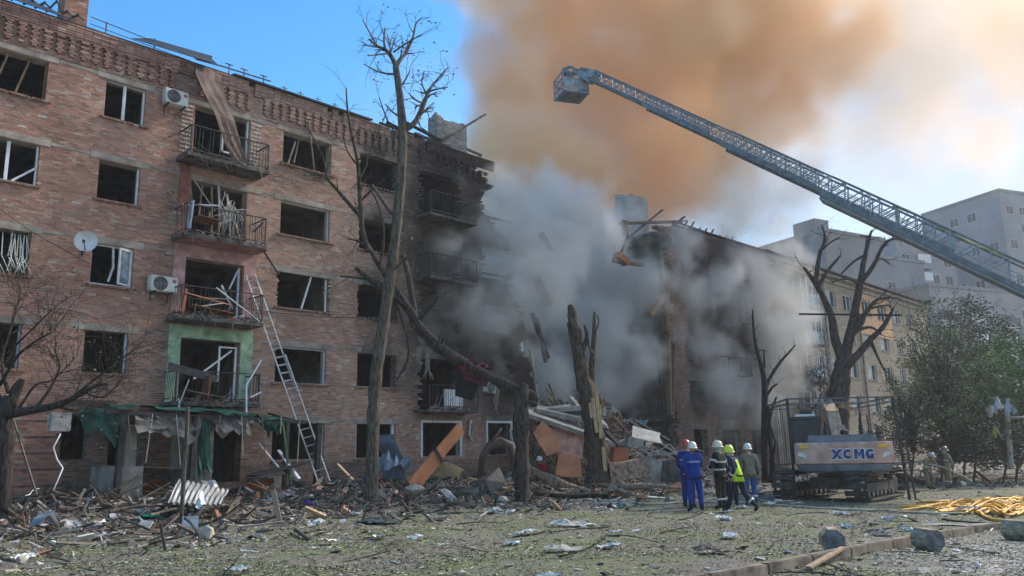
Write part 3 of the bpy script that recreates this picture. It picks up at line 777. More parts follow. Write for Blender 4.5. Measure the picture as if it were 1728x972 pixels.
# planks and strips hanging in the break
for a,b,w_,mt,c in[((912,393),(930,423),.28,M_wood,(.25,.24,.22)),((893,445),(925,515),.42,M_wood,(.28,.27,.25)),((897,528),(925,605),.2,M_char,(1,1,1)),((905,535),(921,612),.16,M_wood,(.35,.32,.3)),
    ((896,595),(912,708),.12,M_conc,(1,1,1)),((895,590),(903,640),.16,M_wallp,(1,1,1))]:
    rbar(FP(*a,.15),FP(*b,.3),w_,mt,c,'hanging_plank')
for a,b,w_,mt,c in[((1113,430),(1124,560),.35,M_wood,(.45,.36,.3)),((1124,470),(1130,700),.30,M_wood,(.5,.42,.34)),((1118,500),(1094,532),.45,M_wood,(.85,.7,.55)),((1138,580),(1134,706),.22,M_wood,(.5,.42,.34)),((1108,590),(1120,690),.10,M_char,(1,1,1)),
    ((1040,430),(1058,444),.5,M_brd,(.9,.8,.7)),((1035,440),(1085,447),.25,M_wood,(.4,.36,.3)),((1060,395),(1047,430),.1,M_char,(1,1,1))]:
    rbar(FP(*a,.1),FP(*b,.25),w_,mt,c,'hanging_plank')
# ------------------------------------------------------------------ tan brick block further along the street line
TB=thing('apartment_building','pale tan five storey block with dark eaves beyond the burning brick building','building',WO,WROT)
Mtan=mat('tan_brick_face',(.33,.28,.22),.9,.16,2,.3)
def tan_wall():
    ops=[]; w_=[]
    cols=[(57.2,58.6),(60.6,61.9),(63.6,65.4),(66.9,68.6),(70.8,72.6),(74.4,76.2),(78.2,79.6),(81.6,83.2)]
    for k in range(1,6):
        for i,(a,b) in enumerate(cols):
            if i==0 and k>1: a,b=57.0,59.3
            ops.append((a,b,LT(k)-1.38 if not(i==0 and k>1) else FL(k)+.1,LT(k)-.02,.0)); w_.append((k,i,a,b,LT(k)-1.38,LT(k)-.02))
    # wall cut into panels by the openings, with brick relief left to joined courses
    rng=random.Random(12)
    core=MB(); zs=sorted({0,15.2}|{o[2] for o in ops}|{o[3] for o in ops}); xs=sorted({53.25,87.2}|{o[0] for o in ops}|{o[1] for o in ops})
    for i in range(len(zs)-1):
        for j in range(len(xs)-1):
            cx,cz=(xs[j]+xs[j+1])/2,(zs[i]+zs[i+1])/2
            if any(a<cx<b and c<cz<d for a,b,c,d,_ in ops): continue
            core.span((xs[j],.0,zs[i]),(xs[j+1],.4,zs[i+1]))
    core.build('wall',Mtan,TB)
    m=MB()     # courses of protruding brick, coarse at this distance
    z=.1
    while z<15.0:
        x=53.4
        while x<87:
            b=x+.5
            if not any(a-.52<x<bb+.02 and c-.12<z<d+.02 for a,bb,c,d,_ in ops):
                j=rng.uniform(.8,1.15); m.span((x,-.006,z),(b-.015,.001,z+.10),0,(.34*j,.29*j,.225*j))
            x+=.5
        z+=.125
    o=m.build('brick_courses',M_brick,TB); o['kind']='stuff'
    for k,i,a,b,si,to in w_:
        m=MB(); m.span((a,.1,si),(a+.07,.17,to)); m.span((b-.07,.1,si),(b,.17,to)); m.span((a+.07,.1,to-.07),(b-.07,.17,to)); m.span(((a+b)/2-.03,.1,si+.02),((a+b)/2+.03,.17,to-.07))
        f=m.build('window',M_pvc,TB)
        if rng.random()<.5 and i>0:
            p=MB(); p.span((a+.07,.13,si+.05),((a+b)/2,.14,to-.07)); p.build('pane',M_glass,f)
        m=MB(); m.span((a-.1,-.06,si-.1),(b+.1,-.004,si-.01)); m.build('window_sill',M_conc,TB)
        if k==5:
            m=MB(); m.span((a-.3,-.03,si-.25),(a-.12,-.008,to+.2)); m.build('window_surround',Mtan,TB)
    for k in range(2,7): m=MB(); m.span((53.3,.42,FL(k)-.2),(87,5,FL(k))); m.build('floor_slab',M_room,TB)
    for s in(59.8,63,66.2,70,73.5,77,81,85): m=MB(); m.span((s-.06,.43,.2),(s+.06,4.9,15)); m.build('partition_wall',M_room,TB)
    m=MB(); m.span((53.3,5,0),(87,5.2,15)); m.build('inner_wall',M_room,TB)
    m=MB(); m.span((86.8,.42,0),(87.2,12,15.2)); m.span((53.25,.42,0),(53.5,12,15.2)); m.build('gable_wall',Mtan,TB)
    m=MB(); m.span((53.5,11.6,0),(86.8,12,15.2)); m.build('rear_wall',Mtan,TB)
    m=MB(); m.span((53.2,-.35,15.0),(87.4,.0,15.22)); m.span((53.2,-.16,14.55),(87.3,-.007,14.75)); m.build('cornice',M_lintel,TB)
    plate([(53.0,-.6,15.3),(87.7,-.6,15.3),(87.7,6,16.5),(53.0,6,16.5)],.08,'roof',M_roofm,TB)
    plate([(53.0,6,16.5),(87.7,6,16.5),(87.7,12.5,15.3),(53.0,12.5,15.3)],.08,'roof',M_roofm,TB)
    # balconies of the first bay, hit by the blast
    for k in(2,3,4,5):
        m=MB(); m.span((56.6,-1.1,FL(k)-.14),(59.8,-.008,FL(k))); sl=m.build('balcony',M_slab,TB)
        m=MB(); m.span((56.7,-1.08,FL(k)+.01),(59.7,-1.03,FL(k)+.95)); m.build('balcony_panel',mat('pale_blue_panel',(.35,.42,.48),.6,.3,2,.1),sl)
        for q in range(4): m=MB(); m.span((56.7+q*.98,-1.09,FL(k)+.96),(56.78+q*.98,-1.02,LT(k))); m.build('mullion',M_pvc,sl)
    m=MB()     # dark bundle of debris hanging below
    rg=random.Random(3)
    for i in range(260):
        c=Vector((57.5+rg.gauss(0,1.0),-1.3+rg.gauss(0,.4),6.3+rg.gauss(0,.7))); d=Vector((rg.gauss(0,.4),rg.gauss(0,.3),rg.gauss(-.2,.35))); m.bar(c,c+d,.05,.03,0,rg.choice([(.06,.05,.05),(.12,.08,.07),(.16,.15,.15)]))
    o=m.build('hanging_wreckage',M_dust,TB); o['kind']='stuff'
    m=MB()
    for i in range(10): m.bar((59.6+.05*i,-1.2,10.2-i*.55),(59.9+.06*i,-1.25,9.6-i*.55),.18,.1,0,(.4+.03*(i%3),.4,.4))
    m.build('torn_facade_strip',M_dust,TB)
    m=MB(); m.tube([(62.9,-.09,0.3),(62.9,-.09,14.8)],.07,8); m.build('drainpipe',M_steel,TB)
    m=MB(); m.tube([(69.7,-.09,0.3),(69.7,-.09,14.8)],.07,8); m.build('drainpipe',M_steel,TB)
    # apricot plaster panel between top windows, sunlight put into its colour
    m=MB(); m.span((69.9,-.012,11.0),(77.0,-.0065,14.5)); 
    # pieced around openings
    m=MB(); Map=mat('sunlit_apricot_plaster',(.55,.34,.19),.9,.15,2,.2)
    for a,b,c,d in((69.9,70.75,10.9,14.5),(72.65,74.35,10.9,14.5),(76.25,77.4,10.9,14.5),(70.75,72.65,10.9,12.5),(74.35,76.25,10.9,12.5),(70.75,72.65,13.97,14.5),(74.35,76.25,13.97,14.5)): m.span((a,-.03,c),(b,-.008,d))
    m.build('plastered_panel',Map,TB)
tan_wall()
# ------------------------------------------------------------------ tall blocks behind
Mtow=mat('pale_grey_panel_wall',(.27,.285,.31),.9,.09,.25,.05)
Mtow2=mat('grey_blue_panel_wall',(.215,.24,.275),.9,.09,.25,.05)
Mwind=mat('far_dark_window',(.035,.045,.06),.3,.3,.3,.0,spec=.4)
Mlog=mat('balcony_grey_front',(.30,.32,.35),.8,.15,.4,.1)
def tower(label,cx,cy,wd,dp,h,rot,mt,seed,lean=None,roofbits=(),balc=(),step=3.1,skip=.1,blank=(),bal_lo=0):
    rg=random.Random(seed); o=thing('apartment_tower',label,'building',(cx,cy,-1.0),rot)
    m=MB(); m.span((-wd/2,-dp/2,0),(wd/2,dp/2,h)); m.build('wall',mt,o)
    m=MB(); m.span((-wd/2-.2,-dp/2-.2,h+.003),(wd/2+.2,dp/2+.2,h+.5)); m.build('parapet',Mtow2,o)
    for (x,y,sx,sy,sz) in roofbits: m=MB(); m.span((x-sx/2,y-sy/2,h+.503),(x+sx/2,y+sy/2,h+sz)); m.build('roof_structure',mt,o)
    base={}
    def win(kind,loc,rz,w_,hh):
        if kind not in base:
            f=MB(); f.span((-w_/2,-.04,0),(w_/2,.05,hh)); a=f.build('window',M_pvc,o)
            g=MB(); g.span((-w_/2+.06,-.06,.06),(-.04,-.045,hh-.06)); b=g.build('pane',Mwind,a); g=MB(); g.span((.04,-.06,.06),(w_/2-.06,-.045,hh-.06)); c=g.build('pane',Mwind,a); base[kind]=(a,b,c)
        else:
            a=base[kind][0].copy(); COL.objects.link(a)
            for q in base[kind][1:]: z=q.copy(); COL.objects.link(z); z.parent=a
            a.parent=o
        a.location=loc; a.rotation_euler=(0,0,rz)
    z=1.2
    while z<h-2.4:
        x=-wd/2+2.0; i=0
        while x<wd/2-1.2:
            if i not in blank and rg.random()>skip:
                if i in balc and z>bal_lo:
                    m=MB(); m.span((x-1.6,-dp/2-1.1,z-.9),(x+1.6,-dp/2-.003,z+.15)); q=m.build('balcony',Mlog,o)
                    m=MB(); m.span((x-1.5,-dp/2-1.0,z+.153),(x+1.5,-dp/2-.96,z+1.6)); m.build('balcony_glazing',rg.choice([Mwind,M_glass,M_pvc,Mwind]),q)
                else: win('a',(x,-dp/2,z),0,1.8,1.6)
            x+=3.3; i+=1
        y=-dp/2+2.2; i=0
        while y<dp/2-1.2:
            if i not in blank and rg.random()>skip+.15: win('a',(-wd/2,y,z),-math.pi/2,1.5,1.5)
            y+=3.6; i+=1
        z+=step
    return o
p=at(1700,500,150); tower('tallest pale grey tower block at the right edge behind the fire ladder',p.x+6,150,36,16,45.5,R(22),Mtow,1,roofbits=[(-12,0,5,5,1.6)],skip=.12)
p=at(1585,560,125); tower('lower pale tower block wing with balconies between the tallest tower and the tan block',p.x+1,126,20,13,25,R(24),Mtow,2,balc=(0,2,4),skip=.08)
p=at(1530,500,138); tower('middle tower block with a stepped grey roof just left of the tallest tower',p.x,140,14,12,36,R(24),Mtow,5,balc=(1,),skip=.05,roofbits=[(2,0,5,4,2)])
p=at(1375,500,118); tower('grey blue tower block half hidden by smoke above the burnt roof',p.x+1.5,120,13,14,32.2,R(30),Mtow2,3,blank=(0,1,2),roofbits=[(-3,-2,3,4,3.0),(2.5,0,3,3,2.0)],skip=.05)
p=at(1455,500,128); tower('blank walled grey tower block behind the big bare tree',p.x+.5,130,17,12,31.2,R(28),Mtow2,4,blank=(0,1,3),roofbits=[(-2,0,4,4,1.4)],skip=.2)
p=at(1285,500,130); tower('lowest grey block fading into the smoke behind the broken roof',p.x-1,133,16,12,29.5,R(28),Mtow2,6,blank=(0,1,2,3,4),skip=.2)
m=MB(); p=at(1658,362,150); m.bar(p-Vector((0,0,.5)),p+Vector((0,0,3.2)),.12); m.bar(p+Vector((-.4,0,2.3)),p+Vector((.4,0,2.3)),.08); o=m.build('roof_aerial',M_iron,origin=p); tag(o,'thin aerial on the roof of the tallest tower','aerial')
# ------------------------------------------------------------------ trees
def limb(mb,pts,Y,n=8,mi=0,wob=.25,jit=0,Yend=None,seed=0):
    """pts (u,v,radius in photo px) at depth Y"""
    P=[];Rr=[]; k=len(pts)
    for i,(u,v,r) in enumerate(pts):
        y=Y+(0 if Yend is None else (Yend-Y)*i/(k-1)); p=at(u,v,y); P.append(p); Rr.append(max(.006,r*y/_f))
    # smooth the chain
    Q=[];S=[]
    for i in range(k-1):
        p0=P[max(i-1,0)];p1=P[i];p2=P[i+1];p3=P[min(i+2,k-1)]
        for j in range(4):
            t=j/4; Q.append(.5*((2*p1)+(p2-p0)*t+(2*p0-5*p1+4*p2-p3)*t*t+(-p0+3*p1-3*p2+p3)*t**3)); S.append(Rr[i]*(1-t)+Rr[i+1]*t)
    Q.append(P[-1]);S.append(Rr[-1])
    mb.tube(Q,S,n,mi,wob=wob); return Q,S
def twigs(mb,p,d,L,r,rg,depth=2,leafs=None,lc=None,spread=.6,grav=0,nkids=3):
    """recursive bare twigs from p along d"""
    d=d.normalized(); pts=[p]; q=p.copy(); n=4
    for i in range(n):
        d=(d+Vector((rg.gauss(0,.16),rg.gauss(0,.16),rg.gauss(0,.16)-grav))).normalized(); q=q+d*L/n; pts.append(q.copy())
    mb.tube(pts,[r*(1-.7*i/n) for i in range(n+1)],5 if r>.012 else 4,0,cap=False)
    if leafs is not None and depth<=0:
        for i in range(rg.choice([0,1,2,3])):
            c=q+Vector((rg.gauss(0,.06),rg.gauss(0,.06),rg.gauss(0,.06))); leaf(leafs,c,rg.uniform(.05,.10),rg,lc or (.10,.12,.05))
    if depth>0:
        for i in range(nkids):
            t=rg.uniform(.35,1); j=int(t*n); j=min(j,n-1); b=pts[j].lerp(pts[j+1],t*n-j if t<1 else 1)
            dd=(d+Vector((rg.gauss(0,spread),rg.gauss(0,spread),rg.gauss(0,spread)))).normalized()
            twigs(mb,b,dd,L*rg.uniform(.45,.75),r*.5,rg,depth-1,leafs,lc,spread,grav,nkids)
def leaf(mb,c,s,rg,col):
    M=Matrix.Rotation(rg.uniform(0,6.3),3,'Z')@Matrix.Rotation(rg.uniform(0,3.1),3,'X'); j=rg.uniform(.6,1.35)
    mb.add([c+M@Vector(q)*s for q in((0,0,0),(.5,.32,.08),(1.1,0,0),(.5,-.32,.08))],[(0,1,2,3)],0,(col[0]*j,col[1]*j,col[2]*j*.9))
def tree(name,label,base,build,barkmat=M_bark,leafs=False,group=None,cat='tree'):
    o=thing(name,label,cat,base,0,group)
    tr,br_,lf=MB(),MB(),MB(); build(tr,br_,lf)
    a=wl(tr,o).build('trunk',barkmat,o,True)
    if br_.f: wl(br_,o).build('branches',barkmat,o,True)
    if lf.f: q=wl(lf,o).build('leaves',M_leaf,o); q['kind']='stuff'
    return o
# central bare tree in front of the facade
def b1(tr,br_,lf):
    rg=random.Random(5); Y=25
    g=gpix(625,862)
    limb(tr,[(623,866,18),(625,850,13),(627,800,11),(629,740,10.5),(631,680,10.5),(636,620,10.5),(645,560,10),(655,490,9.5),(665,420,9),(673,340,8.5),(678,270,8.5),(679,216,8),(675,165,6.5),(668,112,5.5)],Y,12,wob=.22)
    L=[[(668,112,5),(660,95,4),(650,84,3.2),(637,78,2.2),(622,66,1.4)],[(668,112,4.5),(677,98,3.6),(686,88,2.8),(697,62,2),(702,40,1.4),(712,30,1)],[(650,84,2.6),(648,66,1.8),(650,48,1.1)],[(664,88,2),(690,70,1.3),(712,58,1)],
       [(679,220,6.5),(697,210,5.5),(708,192,5),(716,172,4.5),(722,158,3.6),(726,150,3)],[(724,152,2.6),(735,138,2),(748,122,1.3),(757,114,.9)],[(724,154,2),(740,150,1.4),(756,147,.9)],[(720,160,1.8),(712,140,1.3),(716,120,.9)],
       [(668,125,2.4),(650,124,1.8),(632,118,1.3),(614,108,.9)],[(672,150,2.2),(682,138,1.6),(692,120,1.1)],[(678,200,2),(664,190,1.5),(650,176,1)],[(637,78,1.6),(622,52,1.2),(612,34,.9)],
       [(716,175,2),(700,168,1.4),(690,158,1)],[(655,90,2),(640,92,1.5),(620,94,1)],[(676,240,2),(655,205,1.3),(640,165,.9)],[(660,360,3.5),(640,330,2.8),(628,312,2.0)],[(658,460,2.6),(690,430,2),(700,400,1.2)]]
    for l in L:
        Q,S=limb(br_,l,Y,6,wob=.1,Yend=Y+rg.uniform(-1.2,1.2))
        if l[0][1]<260:
            for i in range(3,len(Q),2):
                d=(Q[i]-Q[i-1]).normalized()+Vector((rg.gauss(0,.7),rg.gauss(0,.6),rg.gauss(.15,.6)))
                twigs(br_,Q[i],d,rg.uniform(.45,.85),max(.007,S[i]*.5),rg,1,lf,(.12,.14,.07),nkids=3)
tree('bare_tree','tall straight bare tree with a few withered leaves in front of the brick facade',gpix(625,860),b1)
# broken tree: upright stump in front, trunk snapped over to the left, crown against the wall
def b2(tr,br_,lf):
    rg=random.Random(8); Y=27.3
    limb(tr,[(884,852,15),(882,840,13),(881,800,12),(880,740,12),(879,700,12),(880,672,12.5),(884,655,9),(889,648,3)],Y,11,wob=.5)
    limb(tr,[(908,676,3),(898,668,7),(880,662,9),(845,646,8.2),(800,622,7.6),(750,592,7.2),(715,558,7),(690,520,6.2),(664,482,5.4),(640,448,4.6),(618,410,3.6)],Y,9,wob=.6,Yend=28.5)
    limb(tr,[(800,632,2.5),(770,612,4.5),(716,566,6),(700,548,7),(690,525,6.5),(670,502,6),(650,490,7),(628,475,5),(600,452,3)],28.2,8,wob=.3)
    L=[[(622,425,5),(612,390,4.5),(608,350,4),(606,310,3.6),(603,270,3.0),(593,225,2.4),(587,190,1.8),(584,148,1.2)],[(612,370,3.5),(590,345,3.6),(567,318,2.8),(552,300,2.2),(546,270,1.6),(520,215,1)],
       [(700,535,6),(695,500,5.5),(688,460,5),(680,430,4)],[(790,610,5),(765,605,5),(735,588,4.6),(712,566,4)],[(664,494,4),(640,478,3.4),(612,470,2.4),(574,466,1.4)],[(660,520,3),(650,470,3),(630,430,2.4),(610,410,2),(586,402,1.2)],
       [(606,300,2.2),(618,280,1.6),(622,262,1),(640,220,.8),(655,180,.7)],[(604,280,2),(586,255,1.4),(578,225,.8)],[(700,545,4),(725,520,3),(740,500,1.6)],[(660,480,3),(690,590,2),(670,640,1.4)],[(608,340,2.4),(628,320,1.7),(650,300,1.2)],[(640,452,3),(648,400,2.2),(640,350,1.6),(620,310,1.1)]]
    for l in L:
        Q,S=limb(br_,l,28.3,7,wob=.2,Yend=28.3+rg.uniform(-1,.6))
        for i in range(4,len(Q),3):
            d=(Q[i]-Q[i-1]).normalized()+Vector((rg.gauss(0,.6),rg.gauss(0,.5),rg.gauss(0,.6)))
            if S[i]<.11: twigs(br_,Q[i],d,rg.uniform(.4,1.1),max(.007,S[i]*.4),rg,1,None,nkids=3)
tree('broken_tree','scorched tree snapped over to the left above its upright stump',gpix(882,850),b2,mat('smoked_bark',(.07,.058,.05),.92,.45,5,1.0,stretch=(3,3,.8),fine=14,spec=.15))
# shredded trunk in front of the rubble heap
def b3(tr,br_,lf):
    rg=random.Random(3); Y=30.5
    limb(tr,[(1014,812,23),(1010,790,18),(1004,740,16),(996,690,15),(985,640,13),(977,600,11),(971,560,9),(966,530,7),(962,514,3)],Y,11,wob=.5)
    limb(tr,[(992,700,12),(997,650,7),(1000,600,5),(1003,560,4),(1003,526,2)],Y+.2,8,wob=.4)
    for l in [[(974,570,6),(966,545,4),(958,530,2.2)],[(980,600,5),(990,570,4),(986,548,2)],[(1003,600,3),(994,585,2),(992,560,1.4)],[(1004,560,2),(1010,545,1.4),(1008,530,1)],[(968,590,4),(962,560,3.4),(958,545,2)]]: limb(br_,l,Y+rg.uniform(-.4,.4),6,wob=.3)
o=tree('split_tree_trunk','thick blackened tree trunk split open showing pale wood beside the rubble heap',gpix(1012,806)if False else Vector((at(1012,806,30.5).x,30.5,gz(at(1012,806,30.5).x,30.5))),b3,mat('tree_bark_brown',(.105,.08,.062),.95,.4,5,1.0,stretch=(3,3,.8),fine=14,spec=.1))
m=MB(); 
for (a,b,w_) in(((1000,672),(1007,730),.20),((1006,662),(1011,712),.16),((1012,690),(1014,740),.12),((1018,755),(1021,795),.14),((996,680),(999,705),.12)): m.bar(at(*a,30.15),at(*b,30.12),w_,.12)
wl(m,o).build('exposed_wood',M_split,o)
# thin trees and poles
def thin(base_uv,Y,limbs,label,seed,mt=M_barkd,tw=1,name='slender_tree',tl=(.25,.5)):
    def f(tr,br_,lf):
        rg=random.Random(seed)
        for i,l in enumerate(limbs):
            Q,S=limb(tr if i==0 else br_,l,Y,7,wob=.2,Yend=Y+(rg.uniform(-.6,.6) if i else 0))
            for j in range(6,len(Q),2):
                if tw and S[j]<.1: twigs(br_,Q[j],Vector((rg.gauss(0,1),rg.gauss(0,.5),rg.gauss(.4,.6))),rg.uniform(*tl),max(.006,S[j]*.3),rg,tw-1,None,nkids=2)
    p=at(*base_uv,Y); return tree(name,label,Vector((p.x,p.y,gz(p.x,p.y))),f,mt)
thin((1290,812),33,[[(1291,815,6),(1290,760,5.5),(1290,700,5.5),(1290,650,5),(1284,615,4),(1277,590,3.2),(1272,560,2.4),(1270,523,1.4)],[(1290,665,4),(1298,640,3),(1316,612,2.4),(1332,594,1.6),(1342,582,1)],[(1290,620,2),(1289,590,1.2)],[(1292,670,3),(1302,655,2),(1312,648,1.2)]],'slender leafless tree standing between the helmeted men and the excavator',4)
thin((1297,815),32.5,[[(1300,815,4),(1303,770,3.6),(1297,735,3),(1300,700,2.4),(1310,670,1.6)],[(1300,780,3),(1308,750,2),(1300,720,1.4)]],'low crooked sapling at the left side of the iron cage',14)
thin((306,900),18.6,[[(303,905,3.6),(307,860,3.6),(311,790,3.4),(315,730,3.2),(317,686,3)]],'thin upright sapling pole in the litter in front of the torn awning',6,M_bark,tw=0,name='sapling_pole')
thin((1720,700),40,[[(1706,792,5),(1702,740,4.5),(1700,700,4),(1700,672,3.4)],[(1700,705,2),(1728,704,2),(1760,705,2)]],'pale leaning concrete post by the bushes at the right edge',16,M_conc,tw=0,name='leaning_post')
# big bare tree behind the excavator
def b5(tr,br_,lf):
    rg=random.Random(15); Y=33
    limb(tr,[(1408,812,26),(1410,760,22),(1412,700,19),(1416,660,17),(1421,625,15),(1428,603,12)],Y,12,wob=.25)
    L=[[(1424,612,10),(1410,575,8),(1403,534,6.5),(1390,503,5.5),(1374,475,4.5),(1356,451,2)],[(1376,478,4.5),(1383,430,3.6),(1390,412,2.8),(1392,398,2),(1387,380,1)],[(1380,486,4),(1396,458,3),(1418,432,1.6)],[(1383,426,2),(1400,410,1.6),(1418,400,1)],
     [(1426,612,11),(1430,585,9),(1437,555,8),(1445,512,7),(1452,475,6),(1458,440,4.5),(1466,405,3),(1471,389,1.6)],[(1455,474,4.5),(1474,448,3.6),(1490,415,2.8),(1508,403,1.4),(1528,408,.9)],[(1474,450,2.4),(1486,436,1.8),(1502,446,1.2)],[(1460,430,2.4),(1440,442,2),(1420,462,1.2)],
     [(1430,615,8),(1448,598,6),(1470,572,5),(1490,552,4),(1503,530,3),(1508,519,1.4)],[(1444,558,4),(1460,530,3.4),(1480,506,2.8),(1504,503,1.2)],[(1447,540,3),(1470,520,2.2),(1500,515,1.4)],[(1470,575,3),(1480,600,2.4),(1492,625,1.4)],[(1436,562,3.4),(1468,552,2.4),(1488,565,1.6)],
     [(1437,570,3),(1456,545,2.4),(1462,520,1.8)],[(1468,400,1.8),(1452,398,1.2)],[(1450,480,3),(1430,470,2.2),(1404,476,1.4)]]
    for l in L:
        Q,S=limb(br_,l,Y,8,wob=.18,Yend=Y+rg.uniform(-1.3,1.3))
        for i in range(6,len(Q),2):
            if S[i]<.10: twigs(br_,Q[i],(Q[i]-Q[i-1]).normalized()+Vector((rg.gauss(0,.7),rg.gauss(0,.5),rg.gauss(0,.6))),rg.uniform(.35,.8),max(.008,S[i]*.4),rg,1,None,nkids=2)
p=at(1409,812,33); tree('bare_tree','largest forked bare tree with lopped limbs behind the excavator',Vector((p.x,33,gz(p.x,33))),b5,mat('tree_bark_mid',(.075,.062,.055),.95,.35,5,1.0,stretch=(3,3,.8),fine=14,spec=.1))
m=MB(); m.bar(at(1348,530,32.6),at(1521,532,31.4),.07); o=m.build('lodged_pole',M_char,origin=at(1430,531,32)); tag(o,'long thin dark pole lying level across the forked bare tree','pole')
# gnarled tree at the left edge with its twig cloud
def b6(tr,br_,lf):
    rg=random.Random(25); Y=19.5
    limb(tr,[(4,870,13),(6,800,13),(6,740,13),(3,705,15),(10,690,16),(20,668,10),(32,650,7),(38,640,4)],Y,11,wob=.45)
    L=[[(8,700,9),(40,694,7),(80,688,6),(110,678,5),(140,662,4),(165,650,3),(182,648,1.5)],[(8,690,7),(-8,665,6),(-20,630,5)],[(20,680,4),(8,640,3.4),(2,600,2.6)],[(95,683,4),(125,690,3),(150,684,2)],[(60,690,3),(85,655,2.2),(100,620,1.5),(92,590,1)],[(0,650,3),(30,600,2.4),(62,575,1.6),(90,560,1)],[(-10,640,3),(10,580,2.4),(28,520,1.5),(36,490,1)],[(120,672,2.4),(160,640,1.8),(200,610,1.2),(228,590,.8)],[(140,662,2),(175,670,1.4),(205,640,.9)],
       [(8,600,2),(50,560,1.5),(90,520,1)],[(30,692,2.4),(60,650,1.8),(90,640,1.2),(130,600,.8)]]
    for l in L:
        Q,S=limb(br_,l,Y,7,wob=.3,Yend=Y+rg.uniform(-1.2,1.2))
        for i in range(5,len(Q),1):
            d=(Q[i]-Q[i-1]).normalized()+Vector((rg.gauss(0,.8),rg.gauss(0,.6),rg.gauss(.25,.7)))
            if S[i]<.07:
                for _ in range(2): twigs(br_,Q[i],d+Vector((rg.gauss(0,.5),0,rg.gauss(0,.4))),rg.uniform(.5,1.3),.009,rg,2,lf if rg.random()<.15 else None,(.16,.15,.10),nkids=3,spread=.75)
tree('gnarled_tree','low gnarled bare tree at the left edge with a cloud of fine twigs',gpix(6,868),b6,mat('dark_twig_bark',(.06,.052,.047),.95,.35,5,1.0,stretch=(3,3,.8),fine=14,spec=.1))
# leafy trees at the right, each its own crown
def crown(lf,c,rad,n,rg,cols,size=.16,hole=.35):
    clumps=[]
    for i in range(int(n/70)):
        while True:
            p=Vector((rg.uniform(-1,1),rg.uniform(-1,1),rg.uniform(-1,1)))
            if .35<p.length<1: break
        clumps.append((Vector(c)+Vector((p.x*rad[0],p.y*rad[1],p.z*rad[2])),rg.uniform(.10,.24)*min(rad)*1.5,rg.choice(cols),rg.uniform(.7,1.3)))
    for cc,r,col,j in clumps:
        for i in range(70):
            p=Vector((rg.gauss(0,.5),rg.gauss(0,.5),rg.gauss(0,.38)))*r
            leaf(lf,cc+p,size*rg.uniform(.6,1.3),rg,tuple(q*j for q in col))
def leafy(u,v,Y,rx,rz,n,label,seed,cols,size=.16,bare=0,zc=None,ry=None,trunk=.07):
    base=at(u,800,Y); base.z=gz(base.x,base.y); c=at(u,v,Y)
    def f(tr,br_,lf):
        rg=random.Random(seed)
        pts=[base-Vector((0,0,.1)),base.lerp(c,.35)+Vector((.2,0,0)),base.lerp(c,.75),c+Vector((0,0,rz*.4))]
        tr.tube(pts,[trunk,trunk*.75,trunk*.5,trunk*.2],8,wob=.3)
        for i in range(18+bare*26):
            q=pts[1].lerp(c,rg.uniform(0,1)); a=rg.uniform(0,6.28); e=c+Vector((math.cos(a)*rx*rg.uniform(.4,.95),math.sin(a)*(ry or rx)*rg.uniform(.3,.9),rg.uniform(-.7,.95)*rz))
            mid=q.lerp(e,.5)+Vector((0,0,rg.uniform(-.2,.5))); br_.tube([q,mid,e],[.05,.03,.01],5)
            if bare: twigs(br_,e,(e-q),rg.uniform(.5,1.2),.012,rg,1,lf,cols[0],nkids=3)
        crown(lf,c,(rx,ry or rx,rz),n,rg,cols,size)
    return tree('leafy_tree',label,base,f,M_bark)
OL=[(.20,.25,.14),(.26,.31,.18),(.16,.20,.11)]
GRN=[(.13,.24,.08),(.19,.32,.11),(.09,.17,.06)]
leafy(1585,622,42,1.9,3.6,7000,'thin grey green tree with many bare branches hiding the corner of the tan block',31,OL,.13,bare=2)
leafy(1640,660,44,1.9,3.0,9000,'dark grey green bushy tree right of the two distant firefighters',32,[(.15,.22,.11),(.20,.27,.14),(.12,.17,.09)],.14,bare=1)
leafy(1712,650,47,2.5,3.0,12000,'bright green leafy tree at the right edge',33,GRN,.17)
leafy(1690,735,45,3.6,1.8,9000,'low dark green bush behind the pale leaning post',34,[(.06,.09,.05),(.085,.12,.065)],.15)
leafy(1780,640,50,3.5,4.2,9000,'broad green tree cut by the right edge of the view',35,GRN,.18)
leafy(1625,590,52,3.0,3.4,8000,'tall hazy green tree rising behind the grey green ones',36,[(.09,.12,.07),(.07,.10,.06)],.17,bare=1)
leafy(1535,690,47,1.6,2.0,3500,'sparse low tree growing against the tan block wall',37,OL,.13,bare=1)
leafy(1600,742,43,4.2,1.6,9000,'low dark brown green thicket behind the two distant firefighters',38,[(.055,.05,.04),(.06,.065,.045)],.12,bare=1,trunk=.06)
# far belt of trees closing the ground line
m=MB(); rg=random.Random(77)
for i in range(60):
    x=40+i*3.2+rg.uniform(-1,1); y=150+rg.uniform(-8,8)-i*.5; r=rg.uniform(2.5,4.5)
    for j in range(110):
        leaf(m,Vector((x+rg.gauss(0,r*.5),y+rg.gauss(0,1.5),rg.uniform(-1.5,1)*1.2+r*.7+rg.gauss(0,r*.35))),.9,rg,rg.choice([(.05,.075,.04),(.07,.09,.05)]))
o=m.build('distant_tree_belt',M_leaf); o['kind']='stuff'; o['label']='far belt of green trees at the foot of the tower blocks'
